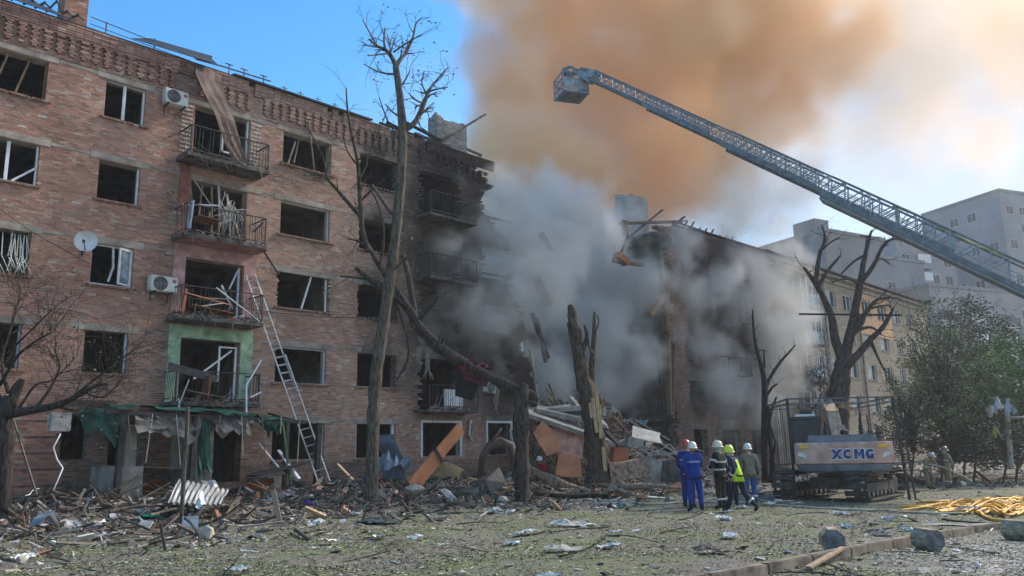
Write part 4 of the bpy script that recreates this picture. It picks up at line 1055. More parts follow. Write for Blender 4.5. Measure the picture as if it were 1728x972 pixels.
# ------------------------------------------------------------------ turntable ladder with rescue basket
Mlad=mat('blue_grey_ladder_steel',(.22,.27,.31),.5,.15,4,.08,metal=.35)
Mlad2=mat('dull_ladder_rail',(.13,.16,.18),.55,.2,4,.08,metal=.3)
def ladder_truck_boom():
    P0=at(1000,136,40.0); P1=at(1728,474,31.0)
    d=(P1-P0); L=d.length; d.normalize(); P2=P1+d*9.0
    side=d.cross(Vector((0,0,1))).normalized(); up=side.cross(d).normalized()
    if up.z<0: up=-up
    root=thing('fire_ladder','long extended fire ladder boom with rescue basket crossing the smoky sky','fire ladder',P2)
    def sect(a,b,wd,ht,name,drop,bays,solid):
        A=P0+d*a-up*drop; B=P0+d*b-up*drop; m=MB()
        for sg in(-1,1):
            o=side*sg*wd/2
            m.bar(A+o,B+o,.09 if not solid else .11,.14 if not solid else .20,1,up=up)            # lower box rail
            m.bar(A+o*.93+up*ht,B+o*.93+up*ht,.07,.07,1,up=up)   # hand rail
            m.bar(A+o*.97+up*ht*.5,B+o*.97+up*ht*.5,.03,.03,0,up=up)
            st=(b-a)/bays
            for i in range(bays):
                q=A+d*(i*st)+o; r=A+d*((i+.5)*st)+o*.93+up*ht; s=A+d*((i+1)*st)+o
                m.bar(q,r,.05,.04,0,up=side); m.bar(r,s,.05,.04,0,up=side)
                if i%3==0: m.bar(q,q+up*ht,.04,.04,0,up=side)
        pass
        s_=m.build(name,[Mlad,Mlad2],root)
        wlv=Vector(root.location); 
        for v in s_.data.vertices: v.co-=wlv
        n=int((b-a)/.34); base=None
        for i in range(n):
            p=A+d*(.2+i*.34)-wlv
            if base is None:
                r=MB(); r.bar(-side*wd/2,side*wd/2,.045,.045,0,up=up); base=r.build('rung',Mlad,s_); o=base
            else: o=base.copy(); COL.objects.link(o); o.parent=s_
            o.location=p
    sect(.0,L*.34,.55,.50,'ladder_section',0,10,False)
    sect(L*.16,L*.60,.68,.60,'ladder_section',.10,13,False)
    sect(L*.38,L*.88,.84,.74,'ladder_section',.22,14,True)
    sect(L*.62,L+9,1.02,.9,'ladder_section',.38,15,True)
    wv=Vector(root.location)
    def loc(m): m.v=[tuple(Vector(p)-wv) for p in m.v]; return m
    m=MB(); m.tube([P0+d*(L*.74)+up*.62+side*-.45+up*.06*math.sin(i*1.3) + d*(i*.9) for i in range(12)],.05,7); loc(m).build('hose_line',mat('yellow_green_hose',(.38,.42,.12),.7,.2,3,.1),root)
    m=MB(); m.bar(P0+d*(L*.62)-up*.52,P0+d*(L+9)-up*.52,.95,.10,0,up=up); loc(m).build('boom_underside_plate',Mlad,root)
    # knuckle between ladder and basket
    m=MB()
    K=P0-d*.9+up*.1
    m.bar(P0+up*.05,K,.5,.5,0,up=up); m.bar(P0+d*.2+up*.45,K+up*.15,.6,.16,1,up=up); m.lathe([(.20,-.42),(.26,-.3),(.26,.3),(.20,.42)],P0+up*.2-d*.1,10,Matrix((up,d,side)).transposed(),0)
    m.bar(K,K-d*.5-Vector((0,0,.1)),.35,.3,1); loc(m).build('basket_joint',[Mlad,Mlad2],root)
    # basket: floor, corner posts, rails, side panels, seat back and lamp
    bc=at(963,128,40.9); bz=at(963,163,40.9).z; hd=Vector((-d.x,-d.y,0)).normalized(); a=math.atan2(hd.y,hd.x)-R(42); ex=Vector((math.cos(a),math.sin(a),0)); ey=Vector((-math.sin(a),math.cos(a),0)); ez=Vector((0,0,1))
    Rm=Matrix((ex,ey,ez)).transposed(); bx,by=1.35,1.45; C0=Vector((bc.x,bc.y,bz))
    def bl(x,y,z): return C0+Rm@Vector((x*bx/2,y*by/2,z))
    bt=MB()
    bt.box(C0+Vector((0,0,.0)),(bx+.06,by+.06,.10),Rm,0); bt.box(C0+Vector((0,0,-.07)),(bx*.7,by*.7,.05),Rm,1)
    b0=loc(bt).build('rescue_basket',[Mlad,Mlad2],root)
    m=MB()
    for x in(-1,1):
        for y in(-1,1): m.bar(bl(x,y,.05),bl(x,y,1.12),.06)
    for z in(.38,.72,1.1):
        for x in(-1,1): m.bar(bl(x,-1,z),bl(x,1,z),.045)
        for y in(-1,1): m.bar(bl(-1,y,z),bl(1,y,z),.045)
    for i in range(1,6):
        t_=-1+i/3
        for y in(-1,1): m.bar(bl(t_,y,.05),bl(t_,y,1.08),.025)
        for x in(-1,1): m.bar(bl(x,t_,.05),bl(x,t_,1.08),.025)
    for q in(((-1,-1),(0,-1)),((1,-1),(1,0)),((1,0),(1,1))): m.bar(bl(*q[0],.1),bl(*q[1],1.05),.04)
    loc(m).build('basket_rails',Mlad,b0)
    for (p,q) in(((-1.03,-1),(-1.03,1)),((-1,-1.03),(1,-1.03))):
        m=MB(); c=(bl(*p,.5)+bl(*q,.5))/2; v=bl(*q,0)-bl(*p,0); m.bar(bl(*p,.45)*.96+c*.04,bl(*q,.45)*.96+c*.04,.03,.62,0,up=v.cross(ez) if False else ez) ; loc(m).build('basket_panel',mat('grey_basket_panel',(.30,.33,.36),.6,.2,4,.1,metal=.2),b0)
    m=MB(); m.box(bl(.3,.1,1.25),(.5,.5,.35),Rm); m.box(bl(-.2,.5,1.35),(.35,.3,.3),Rm); m.tube([bl(.1,.2,1.3),bl(0,.2,1.75)],.07,8); m.tube([bl(0,.2,1.7),bl(-.35,-.1,1.6)],[.06,.09],8); loc(m).build('water_monitor',Mlad2,b0)
    m=MB(); m.tube([bl(-1,-.9,1.1),bl(-1.15,-.9,1.25),bl(-1.15,-.5,1.25),bl(-1,-.5,1.1)],.03,6); loc(m).build('grab_handle',Mlad,b0)
ladder_truck_boom()
# ------------------------------------------------------------------ portable extension ladder against the wall
def ext_ladder():
    # feet on the rubble, top against the wall
    top=FP(424,463,.12); foot=FP(548,818,2.3); foot.z-=.0
    root=thing('extension_ladder','long aluminium extension ladder leaning on the wall beside the balconies','ladder',(0,0,0))
    f=WO+WN*(-foot.y)+WT*foot.x+Vector((0,0,foot.z)); t_=WO+WN*(-top.y)+WT*top.x+Vector((0,0,top.z))
    f=at(548,816,f.y); root.location=f
    d=(t_-f); L=d.length; d.normalize(); side=WT-d*(WT@d); side.normalize(); nrm=d.cross(side)
    for name,a,b,w_,off in(('ladder_section',0,L*.60,.46,0),('ladder_section',L*.42,L,.38,.055)):
        m=MB(); base=None
        for sg in(-1,1): m.bar(d*a+side*sg*w_/2+nrm*off,d*b+side*sg*w_/2+nrm*off,.055,.026,up=nrm)
        s_=m.build(name,M_alu,root)
        x=a+.2
        while x<b-.05:
            if base is None: r=MB(); r.bar(-side*w_/2,side*w_/2,.032,.032); base=r.build('rung',M_alu,s_); o=base
            else: o=base.copy(); COL.objects.link(o); o.parent=s_
            o.location=d*x+nrm*off; x+=.30
    m=MB(); 
    for sg in(-1,1): m.box(side*sg*.23+Vector((0,0,.0)),(.09,.09,.06))
    m.build('ladder_foot',M_black,root); 
ext_ladder()
# ------------------------------------------------------------------ air conditioners, dish, hanging heater
def aircon(s,z,label,rot=0,w_=.80,h=.55,yaw=0,tilt=0,y=-.12,base_world=None):
    o=thing('air_conditioner',label,'air conditioner',base_world or fw(s,z,-y),WROT)
    o.rotation_euler=(tilt,yaw,WROT+rot)
    m=MB(); m.box((0,-.15,h/2),(w_,.28,h)); b=m.build('housing',mat('off_white_casing',(.60,.60,.57),.5,.1,3,.05),o)
    bm=bmesh.new(); bm.from_mesh(b.data); bmesh.ops.bevel(bm,geom=bm.edges[:],offset=.02,segments=2,affect='EDGES'); bm.to_mesh(b.data); bm.free()
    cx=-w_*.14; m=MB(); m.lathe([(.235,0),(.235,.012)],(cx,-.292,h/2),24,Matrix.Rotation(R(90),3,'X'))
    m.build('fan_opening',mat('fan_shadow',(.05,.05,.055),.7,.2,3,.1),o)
    m=MB()
    for r in(.06,.115,.17,.228):
        m.tube([(cx+r*math.cos(i*math.pi/12),-.312,h/2+r*math.sin(i*math.pi/12)) for i in range(25)],.006,4)
    for i in range(8): a_=i*math.pi/4; m.bar((cx,-.31,h/2),(cx+.23*math.cos(a_),-.31,h/2+.23*math.sin(a_)),.008)
    g=m.build('fan_grille',M_zinc,o); 
    m=MB(); m.box((w_*.36,-.293,h*.72),(.12,.006,.10)); m.build('badge',mat('dull_red_badge',(.35,.08,.07),.6,.1,3,0),o)
    m=MB()
    for x in(-.28,.28): m.bar((x,.1,-.02),(x,-.33,-.02),.04); m.bar((x,.1,-.02),(x,.1,-.3),.03)
    if base_world is None: m.build('wall_bracket',M_iron,o)
    return o
s,z=fac(293,181,.14); aircon(s,z,'dented air conditioner under the eaves left of the top balcony',tilt=R(-4))
s,z=fac(271,494,.14); aircon(s,z,'clean boxy air conditioner left of the pink balcony bay',w_=.9,h=.52)
aircon(0,0,'battered air conditioner dangling under the snapped trunk beside the dark red cloth',base_world=WO+WT*24.9+WN*.8+Vector((0,0,4.15)),yaw=R(8),w_=.7,h=.42)
def dish():
    s,z=fac(146,408,.45); p=fw(s,z,.45)
    o=thing('satellite_dish','round pale satellite dish beside the third floor window','satellite dish',fw(s+.05,z-.28,.0),0)
    look=(Vector((.30,-.9,.02))).normalized(); X=look.cross(Vector((0,0,1))).normalized(); Y=look.cross(X); M=Matrix((X,Y,look)).transposed()
    c=p-Vector(o.location); m=MB(); prof=[(.02,.0)]+[(.33*k/6,.09*(k/6)**2) for k in range(1,7)]+[(.335,.10)]+[(.33*k/6,.09*(k/6)**2-.012) for k in range(6,0,-1)]
    m.lathe(prof,c,28,M); m.build('reflector',mat('dish_enamel',(.62,.62,.64),.45,.1,3,.03),o,True)
    m=MB(); m.bar(c+M@Vector((0,.3,.05)),c+M@Vector((0,.12,.42)),.025); m.box(c+M@Vector((0,.1,.44)),(.07,.07,.12),M); m.build('feed_arm',M_iron,o)
    m=MB(); m.bar((0,0,0),c-look*.03,.04); m.bar((0,0,-.1),(0,0,.1),.08,.02); m.build('wall_bracket',M_iron,o)
dish()
def radiator():
    z=FL(2); o=thing('radiator','white ribbed radiator standing at the rail of the lowest burnt balcony','radiator',WO+WT*22.9+WN*.75+Vector((0,0,z)),WROT)
    for i in range(9): m=MB(); m.span((-.5+i*.115,-.05,.12),(-.405+i*.115,.05,.85)); b=m.build('radiator_rib',M_pvc,o)
    m=MB(); m.span((-.5,-.03,.16),(.52,.03,.22)); m.span((-.5,-.03,.74),(.52,.03,.80)); m.span((-.45,-.04,.0),(-.41,.04,.12)); m.span((.42,-.04,.0),(.46,.04,.12)); m.build('radiator_header',M_pvc,o)
radiator()
# ------------------------------------------------------------------ excavator
def excavator():
    X0,Y0=at(1425,780,26.54).x+.17,27.0
    z0=gz(X0,26.5)-.02
    o=thing('excavator','salmon tracked excavator seen from behind with dark cab and lettered counterweight','excavator',(X0,Y0,z0),R(-20))
    Ms=mat('salmon_body_paint',(.54,.33,.265),.65,.2,1.6,.1); Mg=mat('slate_skirt_paint',(.15,.175,.21),.55,.2,3,.08); Mt=mat('track_steel',(.075,.07,.068),.75,.35,6,.3,metal=.3)
    Mcab=mat('dark_cab_frame',(.025,.028,.032),.5,.2,3,.05); Mgl=mat('cab_glass',(.02,.03,.04),.35,.2,2,0,spec=.3); Mam=mat('amber_reflector',(.75,.42,.05),.35,.1,4,0); Mwh=mat('silver_decal',(.62,.66,.70),.5,.1,4,0)
    # counterweight: curved slab
    m=MB(); prof=[]
    for i in range(17):
        t_=-1+i/8; prof.append((t_*1.50,-.15-.34*(1-abs(t_)**2.6)))
    def ring(z,k,yo=0): return [Vector((x*k,y+yo,z)) for x,y in prof]
    lay=[(1.20,.975,.05),(1.23,.995,.0),(1.82,1.0,.0),(1.88,.985,.03),(1.90,.95,.09)]
    vs=[];n=17
    for z,k,yo in lay: vs+=ring(z,k,yo)+[Vector((1.5*k,.75,z)),Vector((-1.5*k,.75,z))]
    N_=19; fs=[]
    for i in range(len(lay)-1):
        for j in range(N_): a=i*N_+j;b=i*N_+(j+1)%N_; fs.append((a,b,b+N_,a+N_))
    fs.append(tuple(reversed(range(N_)))); fs.append(tuple(range((len(lay)-1)*N_,len(lay)*N_)))
    m.add(vs,fs); cw=m.build('counterweight',Ms,o)
    for pl in cw.data.polygons: pl.use_smooth=False
    # skirt
    m=MB(); vs=[]
    for z,k,yo in((.93,.80,.16),(.99,.93,.06),(1.19,.98,.005),(1.195,.97,.03)): vs+=[Vector((x*k,y+yo,z)) for x,y in prof]+[Vector((1.5*k,.9,z)),Vector((-1.5*k,.9,z))]
    fs=[]
    for i in range(3):
        for j in range(N_): a=i*N_+j;b=i*N_+(j+1)%N_; fs.append((a,b,b+N_,a+N_))
    fs.append(tuple(reversed(range(N_)))); m.add(vs,fs); m.build('rear_skirt',Mg,o)
    # engine hood and house
    m=MB(); m.prism([(-1.08,1.90),(-1.02,2.13),(.92,2.13),(1.06,1.90)],-.28,1.2); b=m.build('engine_hood',Mg,o)
    m=MB(); m.span((-1.45,.755,.95),(1.45,3.4,1.35)); m.span((-1.43,.755,1.353),(-.2+1.63,2.0,1.86)); m.build('house_body',Ms,o)
    m=MB(); m.lathe([(.07,0),(.07,.32)],(.62,.2,2.12),12); m.lathe([(.045,.3),(.05,.55)],(.62,.2,2.12),10); m.build('exhaust_pipe',M_iron,o)
    m=MB(); m.lathe([(.12,0),(.13,.14),(.08,.18)],(.1,.2,2.12),14); m.build('air_cleaner_cap',M_iron,o)
    m=MB(); m.tube([(.62,.1,2.12),(.62,.1,2.75),(.84,.1,2.75),(.86,.1,2.12)],.022,6); m.build('hand_rail',M_iron,o)
    m=MB(); m.tube([(1.2,1.2,1.85),(1.2,1.2,2.4),(1.2,1.9,2.4),(1.2,1.9,1.85)],.022,6); m.build('hand_rail',M_iron,o)
    # cab on the left
    m=MB(); m.span((-1.62,1.25,1.2),(-.62,2.9,1.5))
    for x in(-1.60,-.68):
        for y in(1.28,2.86): m.span((x,y-.04,1.5),(x+.08,y+.04,2.72))
    m.span((-1.64,1.2,2.70),(-.58,2.95,2.80)); cab=m.build('cab',Mcab,o)
    for a,b_ in(((-1.52,1.265,1.52),(-.68,1.28,2.68)),((-1.60,1.33,1.52),(-1.588,2.82,2.68)),((-.625,1.33,1.52),(-.612,2.82,2.68)),((-1.52,2.86,1.52),(-.68,2.872,2.68))): m=MB(); m.span(a,b_); m.build('cab_window',Mgl,cab)
    m=MB(); m.span((-1.4,1.22,2.805),(-.75,1.6,2.88)); m.build('roof_vent',Mwh,cab)
    # boom going forward and left, stick end visible above
    m=MB(); Bp=[Vector((.0,2.4,1.4)),Vector((-.12,3.9,2.75)),Vector((-.3,6.2,3.35)),Vector((-.55,8.2,3.0))]
    for a,b_,w_ in((Bp[0],Bp[1],.62),(Bp[1],Bp[2],.66),(Bp[2],Bp[3],.5)): m.bar(a,b_,.42,w_)
    m.build('boom',mat('sunlit_tan_boom_paint',(.42,.30,.20),.5,.2,3,.08),o)  # tan of the sunlit boom is put into its colour
    m=MB(); m.bar((-.32,2.9,1.5),(-.36,4.2,2.5),.13); m.bar((.30,2.9,1.5),(.2,4.2,2.5),.13); m.tube([(-.2,5.0,3.5),(-.5,7.9,3.65)],.09,8); m.build('hydraulic_cylinder',M_steel,o)
    m=MB(); m.bar(Bp[3],(-.7,9.0,1.1),.36,.42); m.build('dipper_arm',Ms,o)
    m=MB()
    for i in range(5): m.bar((-.9+.05*i,7.6+.12*i,3.3),(-.2+.1*i,8.0,3.8-.12*i),.09,.08,0)
    m.build('hydraulic_hoses',M_black,o)
    # lamps and marks
    for sg in(-1,1):
        m=MB(); x=sg*1.18; m.box((x,-.15-.34*(1-(abs(x)/1.5)**2.6)-.012,1.77),(.28,.05,.12),Matrix.Rotation(sg*R(16),3,'Z')); l_=m.build('rear_lamp',Mam,o)
        m=MB(); yb=-.15-.34*(1-(abs(x)/1.5)**2.6)-.040; M=Matrix.Rotation(sg*R(16),3,'Z'); m.prism([(-.17*1,.10),(-.15,-.02),(.16*1,-.14),(.18,-.06),(.05,.09)] if sg<0 else [(.17,.10),(.15,-.02),(-.16,-.14),(-.18,-.06),(-.05,.09)],0,.02,0,(1,1,1),Matrix.Translation((x+sg*.10,yb+.05,1.50))@Matrix.Scale(.78,4)@M.to_4x4()); m.build('corner_decal',Mwh,o)
    # lettering
    Mb=mat('navy_letter',(.01,.035,.16),.5,.1,4,0)
    def glyph(ch,x0,t_,g):
        """one block letter .30 high as an outline polygon; g grows it for the white edge"""
        H=.31; W_=.30
        def arc(a0,a1,rx,rz,n=14): return [(W_/2+rx*math.cos(R(a0+(a1-a0)*i/n)),H/2+rz*math.sin(R(a0+(a1-a0)*i/n))) for i in range(n+1)]
        if ch in'CG':
            o_=arc(48,312,W_/2+g,H/2+g); i_=arc(312,48,W_/2-t_-g,H/2-t_-g)
            if ch=='G': P=[o_+[(W_/2+(W_/2+g)*.67,H*.52+g),(W_*.52-g,H*.52+g),(W_*.52-g,H*.52-t_*.8-g),(W_/2+(W_/2+g)*.67-t_-g*.4,H*.52-t_*.8-g)]+i_[1:]]
            else: P=[o_+i_]
        elif ch=='M':
            P=[[(-g,-g),(t_+g,-g),(t_+g,H*.58-g),(W_/2,H*.18-g*1.6),(W_-t_-g,H*.58-g),(W_-t_-g,-g),(W_+g,-g),(W_+g,H+g),(W_-t_-g*.3,H+g),(W_/2,H*.52+g),(t_+g*.3,H+g),(-g,H+g)]]
        else:
            c=W_/2; P=[[(-.03-g,-g),(t_+.0+g,-g),(c,H*.5-t_*.75-g),(W_-t_-g,-g),(W_+.03+g,-g),(c+t_*.62+g*.8,H/2),(W_+.03+g,H+g),(W_-t_-g,H+g),(c,H*.5+t_*.75+g),(t_+g,H+g),(-.03-g,H+g),(c-t_*.62-g*.8,H/2)]]
        return [[(x+x0,z) for x,z in q] for q in P]
    from mathutils.geometry import tessellate_polygon
    for nm,mt,g,off in(('letter_outline',Mwh,.028,.012),('letter',Mb,0,.020)):
        for i_,ch in enumerate('XCMG'):
            for poly in glyph(ch,-.62+i_*.335,.092,g):
                tri=tessellate_polygon([[Vector((x,z,0)) for x,z in poly]]); m=MB(); n_=len(poly)
                def P3(x,z,o_): X_=x+.26; return (X_,-.15-.34*(1-(abs(X_)/1.5)**2.6)-o_,z+1.36)
                m.add([P3(x,z,off+.006) for x,z in poly]+[P3(x,z,off) for x,z in poly],[tuple(q) for q in tri]+[(a,(a+1)%n_,(a+1)%n_+n_,a+n_) for a in range(n_)]); m.build(nm,mt,o)
    # undercarriage, turned to the right of the house
    th=R(-18); Mx=Matrix.Rotation(th,4,'Z')
    def X(m,tx=0,ty=1.75): 
        T=Matrix.Translation((tx,ty,0))@Mx; m.v=[tuple(T@Vector(p)) for p in m.v]; return m
    m=MB(); m.span((-.75,-1.3,.38),(.75,1.3,.75)); m.lathe([(.62,0),(.62,.2)],(0,0,.74),24); X(m).build('track_frame',Mt,o)
    Lh=2.0; rr_=.42
    for sg in(-1,1):
        cx=sg*1.16-.12
        path=[]
        nseg=10
        for i in range(nseg+1): a_=-math.pi/2+math.pi*i/nseg; path.append((Lh+rr_*math.cos(a_),.50+rr_*math.sin(a_),a_))
        tot=[]
        # perimeter sampling of the belt
        per=[]; L1=2*Lh; arc=math.pi*rr_; T=2*L1+2*arc; n=46
        for i in range(n):
            s_=T*i/n
            if s_<L1: per.append((-Lh+s_,.50-rr_,0))
            elif s_<L1+arc: a_=-math.pi/2+(s_-L1)/rr_; per.append((Lh+rr_*math.cos(a_),.50+rr_*math.sin(a_),a_+math.pi/2))
            elif s_<2*L1+arc: per.append((Lh-(s_-L1-arc),.50+rr_-.03*math.sin((s_-L1-arc)/L1*math.pi),math.pi))
            else: a_=math.pi/2+(s_-2*L1-arc)/rr_; per.append((-Lh+rr_*math.cos(a_),.50+rr_*math.sin(a_),a_+math.pi/2))
        m=MB(); m.span((cx-.16,-Lh,.30),(cx+.16,Lh,.58)); 
        tf=X(m).build('track',Mt,o)
        base=None
        for (y,z,a_) in per:
            if base is None:
                q=MB(); q.box((0,0,-.02),(.70,.155,.035)); q.box((0,.05,-.05),(.70,.02,.05)); q.box((0,-.02,-.05),(.68,.012,.03)); q.box((0,0,.03),(.18,.17,.06)); base=q.build('track_shoe',Mt,tf); ob=base
            else: ob=base.copy(); COL.objects.link(ob); ob.parent=tf
            ob.matrix_local=Matrix.Translation((0,1.75,0))@Mx@Matrix.Translation((cx,y,z))@Matrix.Rotation(a_,4,'X')
        for y in(-Lh,Lh): m=MB(); m.lathe([(.27,-.12),(.29,-.1),(.29,.1),(.27,.12)],(cx,y,.44),18,Matrix.Rotation(R(90),3,'Y')); X(m).build('sprocket',M_steel,tf)
        for i in range(7): m=MB(); y=-1.5+i*.5; m.lathe([(.11,-.15),(.13,-.13),(.13,.13),(.11,.15)],(cx,y,.25),12,Matrix.Rotation(R(90),3,'Y')); X(m).build('track_roller',M_steel,tf)
    # rubble caught above the right track
    m=MB(); rg=random.Random(2)
    for i in range(10): m.chunk((rg.uniform(.5,1.2),rg.uniform(.2,.9),.92),(.2,.15,.08),rg,0,(.4,.38,.35))
    q=m.build('caught_rubble',M_dust,o); q['kind']='stuff'
excavator()
# ------------------------------------------------------------------ iron cage of posts standing round the excavator
M_cage=mat('faded_grey_iron',(.11,.11,.115),.7,.25,4,.2)
def cage():
    Yn,Yf=28.6,33.0
    def g(u,Y,v): p=at(u,v,Y); return p
    tl,tr_=at(1328,672,Yn),at(1506,671,Yn); fl,fr=at(1297,690,Yf),at(1450,690,Yf)
    zt=(tl.z+tr_.z)/2
    for p in(tl,tr_,fl,fr): p.z=zt
    o=thing('iron_cage','tall open iron cage of thin posts and rails behind the excavator','cage',((tl.x+tr_.x)/2,Yn,gz(tl.x,Yn)))
    def post(p,w_,lean=0,mt=M_iron): 
        m=MB(); g_=gz(p.x,p.y)-.05; m.bar((p.x+lean,p.y,g_),(p.x,p.y,p.z),w_); wl(m,o).build('post',mt,o)
    post(tl,.07); post(tr_,.08,.2); post(fl,.07); post(fr,.07); post(tr_+Vector((.35,.3,0)),.05,.2)
    for a,b in((tl,tr_),(tl,fl),(tr_,fr),(fl,fr)):
        m=MB(); m.bar(a,b,.05); wl(m,o).build('top_rail',M_cage,o)
        m=MB(); m.bar(a-Vector((0,0,.16)),b-Vector((0,0,.16)),.04); wl(m,o).build('top_rail',M_steel,o)
    rg=random.Random(5)
    for a,b,n in((tl,tr_,9),(tl,fl,12),(fl,fr,6)):
        for i in range(1,n):
            t_=i/n+rg.uniform(-.03,.03); p=a.lerp(b,t_); m=MB(); m.bar((p.x+rg.uniform(-.08,.08),p.y,gz(p.x,p.y)-.03),(p.x,p.y,p.z),.016 if rg.random()<.8 else .03); wl(m,o).build('bar',M_cage,o)
    # sagging pale tarp remnants under the front rail
    for a,b,sag in((.12,.40,.35),(.52,.95,.42)):
        gr=[]
        for i in range(9):
            t_=a+(b-a)*i/8; p=tl.lerp(tr_,t_); gr.append([p+Vector((0,.15*j,-.2-(sag*math.sin(math.pi*i/8)*(1-.3*j/3)*.55)-.03*j)) for j in range(4)])
        m=MB(); m.sheet(gr,.01,0,(.42,.40,.36)); wl(m,o).build('torn_sheet',M_cloth,o)
cage()
# ------------------------------------------------------------------ people
def cmat(name,c,rough=.85): return mat(name,c,rough,.16,7,.3,spec=.2,fine=30)
M_skin=cmat('skin',(.42,.25,.18),.6)
def person(label,pos,rot,J,suit,top,hgt=1.78,extras=None,boots=(.02,.02,.022),sleeves=None,legcol=None,group=None,helmet=(.75,.72,.62),hair=None,helm_style='fire'):
    """J: joints overriding the standing pose, metres for a 1.78 m body, facing -y"""
    o=thing('person',label,'person',pos,rot,group)
    D=dict(pel=(0,0,.94),spi=(0,.01,1.12),che=(0,.0,1.34),nec=(0,-.01,1.50),hed=(0,-.02,1.58),
      shL=(.19,0,1.44),elL=(.25,.02,1.16),wrL=(.26,-.06,.92),haL=(.26,-.08,.85),
      shR=(-.19,0,1.44),elR=(-.25,.02,1.16),wrR=(-.26,-.06,.92),haR=(-.26,-.08,.85),
      hiL=(.10,0,.90),knL=(.11,-.02,.50),anL=(.11,.02,.09),toL=(.13,-.15,.04),
      hiR=(-.10,0,.90),knR=(-.11,-.02,.50),anR=(-.11,.02,.09),toR=(-.13,-.15,.04))
    D.update(J); k=hgt/1.78; P={a:Vector(b)*k for a,b in D.items()}
    rad=dict(pel=(.165,.125),spi=(.155,.115),che=(.18,.13),nec=(.062,.06),hed=(.06,.06),shL=(.09,.085),elL=(.062,.062),wrL=(.047,.045),haL=(.04,.026),hiL=(.112,.112),knL=(.084,.084),anL=(.062,.062),toL=(.045,.038))
    names=list(P); idx={n:i for i,n in enumerate(names)}
    ed=[('pel','spi'),('spi','che'),('che','nec'),('nec','hed')]
    for s in'LR': ed+=[('che','sh'+s),('sh'+s,'el'+s),('el'+s,'wr'+s),('wr'+s,'ha'+s),('pel','hi'+s),('hi'+s,'kn'+s),('kn'+s,'an'+s),('an'+s,'to'+s)]
    me=bpy.data.meshes.new('body'); me.from_pydata([P[n] for n in names],[(idx[a],idx[b]) for a,b in ed],[])
    b=bpy.data.objects.new('body',me); COL.objects.link(b)
    md=b.modifiers.new('skin','SKIN'); md.use_smooth_shade=True
    sv=me.skin_vertices[0].data
    for n in names:
        r=rad[n if n in rad else n[:2]+'L']; sv[idx[n]].radius=(r[0]*k,r[1]*k)
    sv[idx['pel']].use_root=True
    sd=b.modifiers.new('sub','SUBSURF'); sd.levels=2; sd.render_levels=2
    dg=bpy.context.evaluated_depsgraph_get(); dg.update()
    nm=bpy.data.meshes.new_from_object(b.evaluated_get(dg)); b.modifiers.clear(); b.data=nm
    bm=bmesh.new(); bm.from_mesh(nm)
    # head with jaw, nose, ears
    hc=P['hed']+Vector((0,0,.075*k)); fd=Vector(J.get('face',(0,-1,0))).normalized(); fd_s=Vector((0,0,1)).cross(fd).normalized()
    Mh=Matrix((fd_s,fd,Vector((0,0,1)))).transposed()
    def blob(c,r,seg=12,ring=8):
        q=bmesh.ops.create_uvsphere(bm,u_segments=seg,v_segments=ring,radius=1)
        for v in q['verts']:
            x,y,z=v.co; jaw=1-.22*max(0,-z); v.co=c+Mh@Vector((x*r[0]*jaw,y*r[1]*jaw,z*r[2]))
    blob(hc,(.078*k,.098*k,.118*k)); blob(hc+fd*.102*k-Vector((0,0,.012*k)),(.014*k,.02*k,.022*k),6,5)
    for s in(-1,1): blob(hc+fd_s*s*.078*k,(.010*k,.02*k,.03*k),6,5); blob(hc+fd*.085*k+fd_s*s*.03*k+Vector((0,0,.02*k)),(.012*k,.010*k,.009*k),6,4)
    blob(hc+fd*.09*k-Vector((0,0,.05*k)),(.025*k,.008*k,.007*k),6,4)
    # fingers and thumb, curled from the palm
    for s in'LR':
        pw,ph=P['wr'+s],P['ha'+s]; d=(ph-pw).normalized(); ax=d.cross(Vector((0,1,.2))).normalized(); nn=ax.cross(d)
        sg=1 if s=='L' else -1
        mb=MB()
        for i,(ln) in enumerate((.066,.076,.072,.058)):
            a=ph+d*.012+ax*(i-1.5)*.019*k; c1=a+d*ln*.45+nn*.008; c2=c1+d*ln*.3-nn*.022; c3=c2+d*ln*.12-nn*.022
            mb.tube([a-d*.02,a,c1,c2,c3],[.009,.0095,.009,.008,.0065],6)
        a=ph-d*.02+ax*(-1.9)*.019*k; mb.tube([a+ax*.01,a-ax*.016+d*.015,a-ax*.024+d*.042-nn*.01],[.011,.010,.008],6)
        base=len(bm.verts); vv=[bm.verts.new(v) for v in mb.v]
        for f in mb.f: bm.faces.new([vv[i] for i in f])
    bm.normal_update(); bm.to_mesh(nm); bm.free()
    ms=[suit,top,M_skin,cmat('boot_leather',boots),legcol or suit]
    nm.materials.clear()
    for q in ms: nm.materials.append(q)
    segs=[('leg',P['hi'+s],P['kn'+s]) for s in'LR']+[('leg',P['kn'+s],P['an'+s]) for s in'LR']+[('boot',P['an'+s]*.72+P['kn'+s]*.28,P['an'+s]) for s in'LR']+[('boot',P['an'+s],P['to'+s]) for s in'LR']+[('top',P['sh'+s],P['el'+s]) for s in'LR']+[('top',P['el'+s],P['wr'+s]) for s in'LR']+[('hand',P['wr'+s]*.35+P['ha'+s]*.65,P['ha'+s]+(P['ha'+s]-P['wr'+s])*1.2) for s in'LR']+[('top',P['pel']+Vector((0,0,.02)),P['che']),('head',P['hed'],hc)]
    MI=dict(leg=4,boot=3,top=1,hand=2,head=2)
    for pl in nm.polygons:
        c=pl.center; best=None
        for t_,a,b_ in segs:
            ab=b_-a; u=max(0,min(1,(c-a)@ab/max(1e-9,ab.length_squared))); dd=(c-(a+ab*u)).length-(.08 if t_=='top' and (a-P['pel']).length<.1 else 0)
            if best is None or dd<best[0]: best=(dd,t_)
        pl.material_index=MI[best[1]]; pl.use_smooth=True
    b.parent=o
    # helmet
    m=MB(); hz=hc+Vector((0,0,.03*k)); n=16; rings=[]
